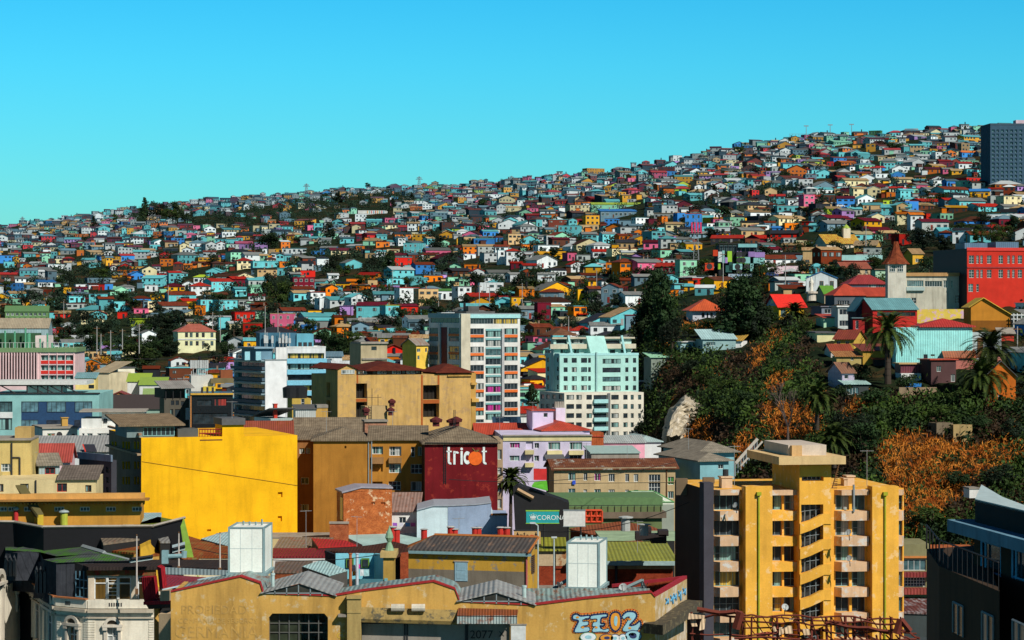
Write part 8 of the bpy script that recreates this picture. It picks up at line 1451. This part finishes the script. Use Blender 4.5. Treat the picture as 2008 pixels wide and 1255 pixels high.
for pts in([(-20,0),(20,0),(20,5),(-20,5)],[(-20,8),(-26,30),(-12,18)],[(20,8),(12,18),(26,30)],[(-14,8),(-14,34),(-3,20),(0,8)],[(14,8),(0,8),(3,20),(14,34)],[(-5,22),(0,44),(5,22),(0,10)]):mb.extr([(cx+a*k,-.02,cz+b*k)for a,b in pts],(0,-.02,0))
for a,b in((-26,33),(26,33),(0,47),(-14,37),(14,37)):mb.extr([(cx+(a+3*math.cos(q*1.05))*k,-.02,cz+(b+3*math.sin(q*1.05))*k)for q in range(6)],(0,-.02,0))
mb.build('crown_logo',LW,r)
r,f,h=signboard('shop_sign','small ochre shop sign with dark lettering and a red disc, low in the street',ZD,486,442,685,540,262,plaster((.60,.38,.16),.2),FD);kk=f.W/200
class _S:pass
bb=_S();bb.X=lambda x:f.x(ZD.u(x));bb.Z=lambda x,y:f.z(ZD.u(x),ZD.v(y));bb.part=lambda n,m_,mt:m_.build(n,mt,r)
sprites(bb,tricot(506,452,.52),flat((.03,.02,.02),name='black_letters'),-.02,th=-.02);sprites(bb,arc(620,498,0,28,0,360,24),flat((.6,.03,.02),name='red_disc'),-.04,'red_disc',th=-.02)
r,f,h=signboard('billboard','blank white billboard beside a red and yellow steel frame',ZD,856,292,1018,406,266,flat((.66,.66,.62),name='blank_white'),FG);mb=MB();x0=f.x(ZD.u(1020));x1=f.x(ZD.u(1142));z0=f.z(ZD.u(1080),ZD.v(378));
for k in range(4):mb.bar((x0+(x1-x0)*k/3,.2,z0),(x0+(x1-x0)*k/3,.2,h),.2)
for z in(z0,(z0+h)/2,h):mb.bar((x0,.2,z),(x1,.2,z),.22)
[mb.bar((x0+(x1-x0)*k/3,.2,z0),(x0+(x1-x0)*(k+1)/3,.2,h),.12)for k in range(3)];mb.build('red_frame',flat((.55,.06,.02),name='red_frame2'),r);mb=MB();mb.box(x0,x1,.5,.6,z0,h*.9);mb.build('yellow_panel',flat((.5,.36,.06),name='yellow_panel'),r)
solid('roof_shed','rust red valley roof right of the blank billboard','roof',q_(ZD,[(900,425,17.4),(1110,480,16.4),(1600,440,17.0),(1480,395,18.0),(1270,372,18.6),(1020,400,17.8)]),plaster((.1,.04,.02),.4),corrug((.26,.07,.03),0,.4,.6));solid('roof_shed','pale lime and teal roof strip below the rust red valley roof','roof',q_(ZD,[(1140,505,16.6),(1690,505,16.6),(1690,440,17.4),(1090,440,17.4)]),flat((.02,.02,.02),name='shade_wall'),corrug((.34,.46,.28),1,1.2,.1));solid('roof_shed','second rust roof just above the olive roof','roof',q_(ZD,[(1195,545,16.8),(1520,540,16.8),(1420,510,17.4),(1200,530,17.0)]),flat((.03,.02,.02),name='shade_wall'),corrug((.28,.07,.03),0,.4,.6))
r=thing('roof_plant','black roof machinery boxes above the olive roof','ventilation',yy(ZD,1400,530,262));mb=MB()
for x0,x1,y0,y1 in((1395,1510,455,515),(1470,1512,420,460),(1510,1625,470,535),(1565,1640,440,480)):p,q=yy(ZD,x0,y1,262),yy(ZD,x1,y0,262);o=Vector(r.location);mb.box(p.x-o.x,q.x-o.x,0,2.2,p.z-o.z,q.z-o.z)
mb.build('casing',flat((.03,.022,.022),name='black_casing'),r)
for lb,x,y0,y1 in(('grey capped roof vent before the green roof terrace',1320,330,372),('pale capped roof vent on the rust roof near the dark block',1456,388,405)):r2=thing('roof_vent',lb,'roof vent',yy(ZD,x,y1,258));h=(y1-y0)/3.804*258/F;mb=MB();mb.tube((0,0,-1),(0,0,h*.7),.5,None,9);mb.lathe([(.8,h*.65),(.8,h*.85),(.3,h),(0,h)],n=9);mb.build('pipe',flat((.4,.42,.4),name='zinc_cowl'),r2)
for lb,x,y0,x2,y2 in(('pale street lamp arm under the teal sign',665,440,640,385),('bent grey street lamp right of the small ochre sign',785,540,800,492)):
 p=yy(ZD,x,560,260);r2=thing('street_lamp',lb,'street lamp',p);t=yy(ZD,x2,y2,260)-p;mb=MB();mb.tube((0,0,-8),(0,0,t.z*.9),.12,.08);mb.tube((0,0,t.z*.9),(t.x,0,t.z),.08,.06);mb.build('pole',flat((.40,.48,.48),name='lamp_grey'),r2);mb=MB();mb.box(t.x-.5,t.x+.1,-.12,.12,t.z-.05,t.z+.12);mb.build('lamp_head',flat((.5,.55,.55),name='lamp_head'),r2)
 # ---- yellow apartment block with stair tower
YB=plaster((.84,.43,.060),.35,1,(.45,.20,.04),patch=(.80,.50,.20),patchamt=.05,vary=False);SPD=plaster((.68,.44,.26),.45,1.5,(.3,.2,.15),patch=(.58,.55,.50),patchamt=.4,vary=False);CORE=plaster((.62,.30,.03),.3,vary=False)
AY=240;rows=[(340,434),(500,596),(660,756),(820,916),(980,1076),(1140,1236),(1300,1396)]
wl=[(322,486),(668,752),(764,856),(1088,1176),(1192,1278),(1458,1512)]
b=Bld(ZG,'yellow_apartments','yellow apartment block with balcony bays, green drainpipes and a central stair tower','apartment block',300,1520,305,AY,14,75,wm=YB,wins=[(x0,y0,x1,y1,0)for x0,x1 in wl for y0,y1 in rows[:6]],rec=.35,top=True)
b.wall.data.materials.append(plaster((.05,.035,.03),.5))  # near-black left side, shade painted over the yellow
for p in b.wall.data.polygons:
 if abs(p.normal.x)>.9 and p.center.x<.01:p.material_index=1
PNS=[GD,GC,GD,GW,GC,GD,GY,GT,GW]
for i,q in enumerate(b.fl):
 n=4 if q[1]-q[0]>2.2 else 2;win(b.r,'f',(q[0],q[1],q[2],q[3]),n,random.choice((1,2)),FG if i%3 else FT,PNS[(i*5+i//6)%9],.35,.06)
BK_=MB()
def bay(x0,x1,left_cant,right_cant):
 for k in range(7):
  y0,y1=437+160*k,497+160*k
  if k==6:y1=1500
  a,c,d,e=b.rect(x0,y0,x1,y1);mb=MB();o=.95;lc=.5 if left_cant else 0;rc=.5 if right_cant else 0;pts=[(a,0),(a+lc,-o),(c-rc,-o),(c,0)]
  mb.extr([(x,y,d)for x,y in pts],(0,0,e-d));b.part('balcony_spandrel',mb,SPD if(left_cant or x0>1000)else YB)
 a,c,d,e=b.rect(x0,305,x1,337);mb=MB();mb.extr([(a,0,d),(a+.5*left_cant,-.95,d),(c-.5*right_cant,-.95,d),(c,0,d)],(0,0,e-d));b.part('roof_band',mb,SPD)
bay(315,488,1,1);bay(662,858,0,0);bay(1080,1282,1,0);bay(1456,1520,0,1)
for x0,x1,xp in((496,664,576),(1290,1456,1368)):
 b.fbox('pier',YB,x0,278,x1,1560,-1.6,.02);mb=MB();x=b.X(xp);z1=b.Z(xp,335);mb.tube((x,-1.72,0),(x,-1.72,z1),.10);mb.box(x-.22,x+.22,-1.95,-1.55,z1,z1+.35);b.part('drainpipe',mb,flat((.34,.36,.02),name='olive_pipe'));
b.fbox('pier',plaster((.07,.065,.08),.3),240,258,302,1560,-1.2,.6)  # faces the sun, so its shade is put into the dark colour
t=Bld(ZG,'','','',862,1062,150,AY-.35,16,690,wm=YB,wins=[(876,224,1014,252,5,1,GD),(872,400,1012,1500,0)],rec=1.2,into=b,pname='stair_tower',split=False)
w_=t.fl[1];mb=MB();mb.box(w_[0],w_[1],1.15,1.19,w_[2],w_[3]);mb.build('stair_glazing',glass((.02,.02,.02),.2),t.r)
for k in range(7):
 y=455+160*k;P4=[(864,y+65),(930,y+45),(1016,y),(1060,y),(1060,y+68),(1016,y+68),(930,y+108),(864,y+132)];mb=MB();mb.prism([(t.X(x),t.Z(x,yy_))for x,yy_ in P4],-.12,.5);mb.build('stair_parapet',YB,t.r)
mb=MB();[mb.bar((t.X(x),.6,w_[2]),(t.X(x),.6,w_[3]),.07)for x in(905,938,975)];[mb.bar((t.X(872),.6,t.Z(872,450+160*k)),(t.X(1012),.6,t.Z(1012,430+160*k)),.05)for k in range(7)];mb.build('stair_glazing_bars',FG,t.r)
mb=MB();z0,z1=t.Z(960,142),t.Z(960,92);mb.box(t.X(770)-1.0,t.X(1128),-1.4,t.D+.8,z0,z1);mb.box(t.X(1062)-.0,t.X(1062)+.01,0,1,z0-.1,z0);mb.build('tower_slab',plaster((.66,.46,.22),.5,1,(.3,.2,.1)),t.r);mb=MB();mb.box(t.X(800),t.X(1040),.5,t.D-.5,z1,t.Z(960,26));mb.build('water_cistern',plaster((.62,.52,.42),.4,1,(.3,.25,.2)),t.r);mb=MB();mb.box(t.X(812),t.X(876),-.1,.5,z1,t.Z(840,28));mb.build('cistern_pier',plaster((.64,.40,.18),.4),t.r)
mb=MB();[mb.bar((t.W+.4,1+k*.0,t.Z(1060,300)),(t.W+1.1,1,t.Z(1060,150)),.08)for k in(0,)];[mb.bar((t.W+.3+.08*k,1,t.Z(1060,300-14*k)),(t.W+.9+.02*k,1,t.Z(1060,300-14*k)),.06)for k in range(10)];mb.build('roof_ladder',FB,t.r)
for x0,x1,y0,yd in((418,486,232,3),(1238,1284,226,4),(1218,1236,240,4)):mb=MB();mb.box(b.X(x0),b.X(x1),yd,yd+1.2,b.H,b.Z(x0,y0,yd));mb.box(b.X(x0)-.1,b.X(x1)+.1,yd-.1,yd+1.3,b.Z(x0,y0,yd),b.Z(x0,y0,yd)+.15);b.part('chimney',mb,plaster((.64,.46,.3),.5))
mb=MB();mb.tube((b.X(452),3.6,b.Z(452,232,3)),(b.X(452),3.6,b.Z(452,180,3)),.3);b.part('flue',mb,FD);mb=MB();mb.tube((b.X(1184),-1.05,b.Z(1184,440)),(b.X(1184),-1.05,b.Z(1184,270)),.12);b.part('white_flue',mb,FG)
for lb,x,y,dp,az in(('grey satellite dish on the top left balcony of the yellow apartments',458,404,12,-50),('satellite dish on the second balcony right of the stair tower',1172,576,13,-40),('satellite dish on the third balcony right of the stair tower',1176,740,13,-40),('pale round satellite dish low on the yellow apartment front',770,1048,14,10)):dish(lb,ZG.u(x),ZG.v(y),AY-2.0,dp,az,None,.8)
r=thing('roof_chimney','square ochre chimney on the dark block edge behind the apartments','chimney',yy(ZG,120,310,250));mb=MB();mb.box(-.6,.6,0,1,-.5,1.2);mb.box(2.2,3.4,0,1,-.5,1.3);mb.build('stack',plaster((.18,.13,.08),.5),r)
# ---- rusted steel roof skeleton at the bottom right
fr=thing('steel_skeleton','twisted rusted steel roof skeleton with torn corrugated scraps along the bottom','ruin',P(1360,1255,168));RUST=flat((.14,.028,.016),.8,name='rusted_steel');rnd=random.Random(4);wb=WB(fr)
for x0,y0,x1,y1,th in((215,1060,500,1090,.42),(495,1092,690,1105,.16),(690,1105,1050,1108,.16),(1050,1108,1510,1128,.16),(160,1100,480,1110,.2),(480,1110,1050,1135,.14),(1050,1135,1500,1150,.18),(470,1135,1030,1160,.16),(1030,1150,1430,1200,.3),(1110,1150,1440,1215,.3),(170,1215,860,1225,.14),(860,1200,1600,1215,.14),(500,1180,1030,1190,.14),(450,1245,1600,1250,.2),(1480,1170,1620,1245,.22),(1440,1180,1560,1250,.16)):
 a,c=yy(ZG,x0,y0,168+rnd.uniform(-1.5,1.5)),yy(ZG,x1,y1,168+rnd.uniform(-1.5,1.5));n=6;prev=a
 for k in range(1,n+1):p=a.lerp(c,k/n)+Vector((0,0,rnd.uniform(-.12,.12)if k<n else 0));wb.bar(prev,p,th*.55);prev=p
for x in(180,245,425,500,560,690,720,855,940,1030,1060,1150,1210,1290,1370,1440,1500):wb.bar(yy(ZG,x,1060+50*min(1,x/500),168+rnd.uniform(-1,1)),yy(ZG,x+rnd.uniform(-12,12),1420,168+rnd.uniform(-1,1)),rnd.uniform(.08,.16))
for k in range(16):x=500+62*k;wb.bar(yy(ZG,x,1105,167),yy(ZG,x+rnd.uniform(30,90),1225,169),.07);wb.bar(yy(ZG,x+40,1225,168),yy(ZG,x+rnd.uniform(40,120),1255,167),.1)
wb.bar(yy(ZG,490,1080,166.5),yy(ZG,460,1185,166.5),.4);wb.bar(yy(ZG,1500,1125,166.5),yy(ZG,1470,1215,166.5),.35);wb.bar(yy(ZG,1500,1125,166.5),yy(ZG,1560,1200,166.5),.3);wb.put('frame',RUST)
wb=WB(fr)
for x0,x1,y0,y1 in((165,268,1085,1125),(170,205,1125,1170),(240,272,1110,1195),(690,708,1170,1205),(735,765,1175,1225),(765,812,1165,1215),(880,922,1185,1225),(800,830,1118,1135)):s_=rnd.uniform(-14,14);wb.extr([yy(ZG,x0+s_,y1,166.8),yy(ZG,x1+s_,y1-rnd.uniform(0,12),166.8),yy(ZG,x1,y0,167.5),yy(ZG,x0,y0,167.5)],(0,.04,0))
wb.put('torn_sheet',corrug((.62,.45,.28),0,.25,.25));wb=WB(fr);[wb.extr([yy(ZG,580+a,1225,168),yy(ZG,660+a,1212,168),yy(ZG,690+a,1215,168.6),yy(ZG,600+a,1232,168.6)],(0,.1,.1))for a in(0,30)];wb.put('rusty_scrap',corrug((.30,.05,.03),0,.25,.4))
# ---- dark building at the right edge
b=Bld(ZJ,'dark_building','dark shaded building with bright blue window frames at the bottom right corner','building',655,1150,690,112,34,572,wm=plaster((.085,.07,.06),.5,1,(.02,.02,.02),vary=False),wins=[(852,733,958,942,2,1,GD),(1012,772,1110,975,2,1,GY),(716,1058,768,1210,2,1,GW),(866,1108,925,1290,2,1,GW),(1025,1150,1100,1300,2,1,GD)],fm=flat((.14,.38,.58),name='blue_frame'),rec=.15,t=.09,xref=700,top=False)if False else None
db=thing('dark_building','dark shaded building with bright blue window frames at the bottom right corner','building',P(1817,gv(118),118));DKB=plaster((.06,.038,.024),.5,1,(.02,.02,.02),vary=False);q0,q1=P(1910,1062,112),P(2080,1062,101)
q0.z=q1.z=0;e=(q1-q0).normalized();n_=Vector((e.y,-e.x,0));L_=(q1-q0).length
def onw(u,v):k=(u-U0)/F;t=(k*q0.y-q0.x)/(e.x-k*e.y);p=q0+e*t;return t,ZC-(v-V0)/F*p.y
def hole(x0,y0,x1,y1):a,z1=onw(ZJ.u(x0),ZJ.v(y0));c,z0=onw(ZJ.u(x1),ZJ.v(y1));return(a,c,z0,z1)
hs=[hole(852,735,958,930),hole(1012,775,1110,965)];zt=onw(1915,1047)[1];wb=WB(db);wall_holes(wb,0,L_,0,zt,hs,lambda a,z,d:tuple(q0+e*a-n_*d+Vector((0,0,z))),.2)
back=q0+Vector((2.1,9,0));wb.drop([back+Vector((0,0,zt)),q0+Vector((0,0,zt))],0);wb.put('wall',DKB)
BF=flat((.14,.40,.62),name='blue_frame')
for a,c,z0,z1 in hs:
 wb=WB(db);g=lambda s_,z,d=.15:q0+e*s_-n_*d+Vector((0,0,z));wb.poly([g(a,z0),g(c,z0),g(c,z1),g(a,z1)]);po=wb.put('window',GD);wb=WB(db)
 for s_ in(a+.05,a+(c-a)*.22,c-.05):wb.bar(g(s_,z0,.05),g(s_,z1,.05),.09)
 for z in(z0+.05,z1-.05):wb.bar(g(a,z,.05),g(c,z,.05),.09)
 fo=wb.put('frame',BF);fo.parent=po
wb=WB(db);s0=q0-e*1.2+n_*.9;wb.extr([s0+Vector((0,0,zt)),q1+n_*.9+Vector((0,0,zt)),q1+n_*.9+Vector((0,0,zt+.55)),s0+Vector((0,0,zt+.55))],-n_*2);wb.put('blue_eave',plaster((.15,.30,.40),.5,2,(.05,.05,.08),vary=False));wb=WB(db);z2=onw(1912,980)[1];s1=q0+n_*.05+e*.3;wb.extr([s1+Vector((0,0,zt+.55)),q1+Vector((0,0,zt+.55)),q1+Vector((0,0,z2)),s1+Vector((0,0,z2))],-n_*.3);wb.drop([back+Vector((0,0,z2)),s1+Vector((0,0,z2))],zt+.5);wb.put('roof_parapet',plaster((.022,.030,.034),.4));wb=WB(db);wb.slab([s1+Vector((0,0,z2+.05)),q1+Vector((0,0,z2+.05)),q1+Vector((0,12,z2+.05)),back+Vector((0,0,z2+.05))],.12);wb.put('roof',flat((.42,.52,.52),name='pale_roof_felt'))
lw0,lw1,lw2=P(1842,1110,111),P(1910,1130,108.5),P(1817,1112,119);zl=lw0.z;lo_=[Vector((p.x,p.y,zl))for p in(lw2,lw0,P(1960,1110,101))];hh=[]
wb=WB(db);wb.drop(lo_,0);wb.poly([lo_[0],lo_[1],lo_[2],back+Vector((0,0,zl))]);wb.put('lower_wall',DKB)
e2=(lo_[2]-lo_[1]);l2=e2.length;e2=e2/l2;n2=Vector((e2.y,-e2.x,0))
for x0,y0,x1,y1 in((716,1058,768,1215),(866,1108,925,1300),(1025,1150,1090,1300)):
 def o2(x,y):k=(ZJ.u(x)-U0)/F;p0=lo_[1];t=(k*p0.y-p0.x)/(e2.x-k*e2.y);p=p0+e2*t;return Vector((p.x,p.y,ZC-(ZJ.v(y)-V0)/F*p.y))
 A_,B_,C_,D_=o2(x0,y1),o2(x1,y1),o2(x1,y0),o2(x0,y0);C_.z=D_.z;B_.z=A_.z;wb=WB(db);wb.extr([A_,B_,C_,D_],n2*.03);po=wb.put('window',glass((.02,.02,.02),.2,(.30,.28,.26)));wb=WB(db);[wb.bar(A_.lerp(B_,f)+n2*.05,D_.lerp(C_,f)+n2*.05,.07)for f in(0,.5,1)];wb.bar(D_+n2*.05,C_+n2*.05,.08);fo=wb.put('frame',FG);fo.parent=po
wb=WB(db);[wb.bar(lo_[0].lerp(lo_[1],k/4),lo_[0].lerp(lo_[1],k/4)+Vector((0,0,1.2)),.05)for k in range(5)];[wb.bar(lo_[1].lerp(lo_[2],k/12)+Vector((0,.2,0)),lo_[1].lerp(lo_[2],k/12)+Vector((0,.2,1.2)),.022)for k in range(13)];wb.bar(lo_[0]+Vector((0,0,1.2)),lo_[1]+Vector((0,0,1.2)),.06);wb.bar(lo_[1]+Vector((0,.2,1.2)),lo_[2]+Vector((0,.2,1.2)),.06);wb.put('terrace_railing',FD)
b=Bld(ZJ,'brick_terrace','orange brick terrace wall with a row of arched slots behind the dark building','wall',590,820,775,330,0,None,4,wm=brick((.55,.16,.05),(.4,.1,.03),(.4,.25,.15),.8),base=0);mb=MB();[mb.box(b.X(x),b.X(x)+.12,-.06,0,b.H-1.6,b.H-.3)for x in range(600,815,13)];b.part('brick_piers',mb,brick((.6,.2,.07)))
b=Bld(ZJ,'terrace_house','mossy walled house with white barred windows and maroon sheet roofs right of the yellow apartments','house',430,592,760,300,0,None,8,wm=plaster((.30,.28,.14),.5),wins=[(448,838,570,895,4,1,GT),(446,930,568,978,8,3,GD)],fm=FW)
b.fbox('sheet_roof',corrug((.24,.03,.03),0,.4,.4),430,900,592,925,-1.2,.3);b.fbox('sheet_roof',corrug((.30,.05,.04),0,.4,.4),430,982,592,1012,-1.6,.3);b.fbox('orange_edge',flat((.55,.2,.05),name='orange_edge2'),430,820,592,830,-.2,.1)
solid('roof_shed','crumpled rust and grey scrap roof right of the yellow apartments','roof',q_(ZJ,[(425,1110,9.0),(590,1115,9.0),(590,1020,12.0),(430,1020,12.0)]),plaster((.08,.10,.10),.4),corrug((.14,.04,.03),0,.5,.7,(.3,.28,.28)))
solid('roof_shed','dark flat roof below the crumpled scrap roof','roof',q_(ZJ,[(425,1260,6.0),(640,1260,6.0),(600,1120,8.0),(430,1110,8.0)]),plaster((.08,.10,.10),.4),flat((.05,.065,.07),name='dark_roof2'))
b=Bld(ZJ,'white_cube','tilted white block lying in the dry grass above the dark building','block',795,845,470,330,10,None,2.2,yb=520,wm=plaster((.66,.64,.6),.3),base=0);b.fbox('lid',CONC,792,465,848,473,-.1,2.3)
bt=thing('bare_tree','leafless grey tree with forked branches in front of the orange cliff','tree',P(1545,865,428));mb=MB();rnd=random.Random(8)
def branch(p,d,l,r,n):
 q=p+d*l;mb.tube(p,q,r,r*.65,6)
 if n:[branch(q,(d+Vector((rnd.uniform(-.6,.6),rnd.uniform(-.5,.5),rnd.uniform(-.1,.4)))).normalized(),l*rnd.uniform(.6,.85),r*.62,n-1)for _ in range(3)]
branch(Vector((0,0,-1)),Vector((0,0,1)),3.5,.28,4);mb.build('trunk',flat((.10,.07,.055),name='grey_bark'),bt)
sr=thing('stair_rail','long sloping concrete handrail climbing the cliff foot','railing',P(1440,910,400));wb=WB(sr);a,c=P(1441,910,400),P(1484,862,415);wb.bar(a,c,.5);wb.bar(a+Vector((.9,0,-.4)),c+Vector((.9,0,-.4)),.3);wb.put('rail',plaster((.4,.36,.3),.4));wb=WB(sr);[wb.bar(a.lerp(c,k/8)-Vector((0,0,2)),a.lerp(c,k/8),.2)for k in range(9)];wb.put('rail_posts',FG)
br=thing('rock_face','pale bare chalky rock face on the left of the cliff','rock');br.location=P(1330,870,470);wb=WB(br);rnd=random.Random(2)
pts=[[(1296,868),(1300,835),(1310,805),(1330,785),(1345,772)],[(1312,872),(1316,838),(1328,808),(1345,790),(1356,778)],[(1322,868),(1332,836),(1345,812),(1358,798),(1370,788)],[(1346,862),(1356,838),(1368,820),(1378,806),(1384,796)]]
ym=hillY(1368,850)-4
def smp(a,b):
 i,j=min(2,int(a*3)),min(3,int(b*4));f,q=a*3-i,b*4-j;l=lambda m,n,t:(m[0]+(n[0]-m[0])*t,m[1]+(n[1]-m[1])*t);return l(l(pts[i][j],pts[i+1][j],f),l(pts[i][j+1],pts[i+1][j+1],f),q)
g=[]
for i in range(15):
 r_=[]
 for j in range(19):
  u,v=smp(i/14,j/18);u+=rnd.uniform(-1.6,1.6);v+=rnd.uniform(-1.8,1.8);e_=min(1,4.5*min(i/14,1-i/14,j/18+.12,1-j/18));Yt=hillY(u,v);r_.append(P(u,v,Yt*(1-e_)+(ym+(868-v)*.13+i*.25)*e_+rnd.uniform(-.7,.7)))
 g.append(r_)
for i in range(14):
 for j in range(18):wb.poly([g[i][j],g[i+1][j],g[i+1][j+1]]);wb.poly([g[i][j],g[i+1][j+1],g[i][j+1]])
wb.put('rock',plaster((.50,.43,.31),.8,.8,(.12,.09,.06),patch=(.62,.56,.46),patchamt=.6))
def car(label,u,v,c,rz):
 p=hp(u,v)+Vector((0,-1.5,.4));r=thing('parked_car',label,'car',p,rz,'cars parked on the hill road');mb=MB();mb.prism([(-2.1,.35),(2.1,.35),(2.1,.75),(1.9,.85),(-2.0,.95),(-2.1,.8)],-.85,.85);mb.prism([(-1.7,.9),(1.2,.86),(.6,1.42),(-1.2,1.45)],-.75,.75);mb.build('body',flat(c,.35,.5,name='car_paint'),r);mb=MB();mb.prism([(-1.4,.95),(.95,.93),(.5,1.36),(-1.1,1.38)],-.77,.77);mb.build('windows',GD,r)
 for x in(-1.3,1.3):
  for y in(-.82,.82):mb=MB();mb.tube((x,y-.1,.33),(x,y+.1,.33),.33,None,10);mb.build('wheel',FD,r)
car('white car parked left of two on the upper right road',1647,408,(.7,.7,.7),.2);car('pale car parked right of two on the upper right road',1673,409,(.55,.58,.6),.1);car('dark blue car by the painted wall under the coloured boxes',1512,545,(.03,.06,.2),.1)
rnd=random.Random(77);ANT=flat((.30,.31,.31),name='aerial_metal')
for k,(u,v,Y,h,lb)in enumerate(((1150,902,352,2.5,'on the rust roof of the long beige block'),(1230,905,352,3,'on the right half of the long beige block roof'),(640,842,312,2.4,'on the orange brown hip roof'),(560,838,352,2.2,'on the long grey tiled roof'),(770,845,312,2.6,'on the grey roof behind the dark red wall'),(455,818,300,2.0,'on the yellow wall stair box'),(1045,815,418,2.4,'on the red sheet roof of the lilac house'),(980,846,405,2.4,'on the yellow parapet of the lilac block'),(1350,868,368,2.2,'on the teal house roof'),(120,905,322,2.4,'on the low grey roof with solar panels'),(60,925,262,2.2,'on the cream building at the left edge'),(600,1045,275,2.6,'on the tan ledge roof under the yellow wall'),(700,1055,262,2.4,'on the loose red sheets'),(900,1056,252,2.2,'on the dark ribbed roof of the ochre house'),(1250,1062,275,2.4,'on the olive green roof'),(1440,935,246,3.2,'on the left roof of the yellow apartments'),(1700,940,246,3.0,'on the right roof of the yellow apartments'),(270,1090,232,2.2,'on the rust roofs beside the mansion'))):
 r=thing('tv_aerial','thin television aerial '+lb,'aerial',P(u,v,Y),rnd.uniform(-.6,.6),'television aerials');mb=MB();mb.tube((0,0,-2),(0,0,h),.035,.025,5);mb.bar((-.7,0,h-.1),(.7,0,h-.1),.035);[mb.bar((x,-.35+.1*i,h-.1),(x,.35-.1*i,h-.1),.025)for i,x in enumerate((-.6,-.2,.2,.6))];mb.build('aerial',ANT,r)
for k,(a,b_,sag,lb)in enumerate(((P(1060,1042,262),P(1420,950,246),1.5,'thin black cable sagging from the small ochre sign to the yellow apartments'),(P(880,940,285),P(1330,905,330),1.2,'thin cable across the dark red wall to the beige block'),(P(200,700,710),P(620,660,760),3,'long power line over the left lower slope'),(P(380,1075,222),P(760,1085,215),.9,'cable drooping over the rust roofs beside the left tank'),(P(1270,530,940),P(1420,500,720),3,'power line between the hillside poles by the radio mast'))):
 r=thing('cable',lb,'cable',a);mb=MB();p=Vector((0,0,0));d=b_-a
 for i in range(1,17):t=i/16;q=d*t-Vector((0,0,4*sag*t*(1-t)));mb.tube(p,q,.035 if a.y<400 else.09,None,4);p=q
 mb.build('wire',flat((.02,.02,.02),name='black_wire'),r)
r=thing('brick_pier','red brick pier at the left corner of the ochre ribbed roof house','wall',yy(ZE,1340,800,238));wb=WB(r);wb.extr([yy(ZE,1312,815,238),yy(ZE,1370,815,238),yy(ZE,1370,605,238),yy(ZE,1312,612,238)],(0,1,0));wb.put('brickwork',brick((.46,.09,.03),(.32,.05,.02),(.3,.16,.08),1.0));wb=WB(r);wb.extr([yy(ZE,1255,815,239),yy(ZE,1312,815,239),yy(ZE,1312,630,239),yy(ZE,1255,640,239)],(0,.4,0));wb.put('gap_shade',flat((.02,.018,.016),.9,name='shade_panel'))  # near-black sheet beside the pier paints the shade of the gap
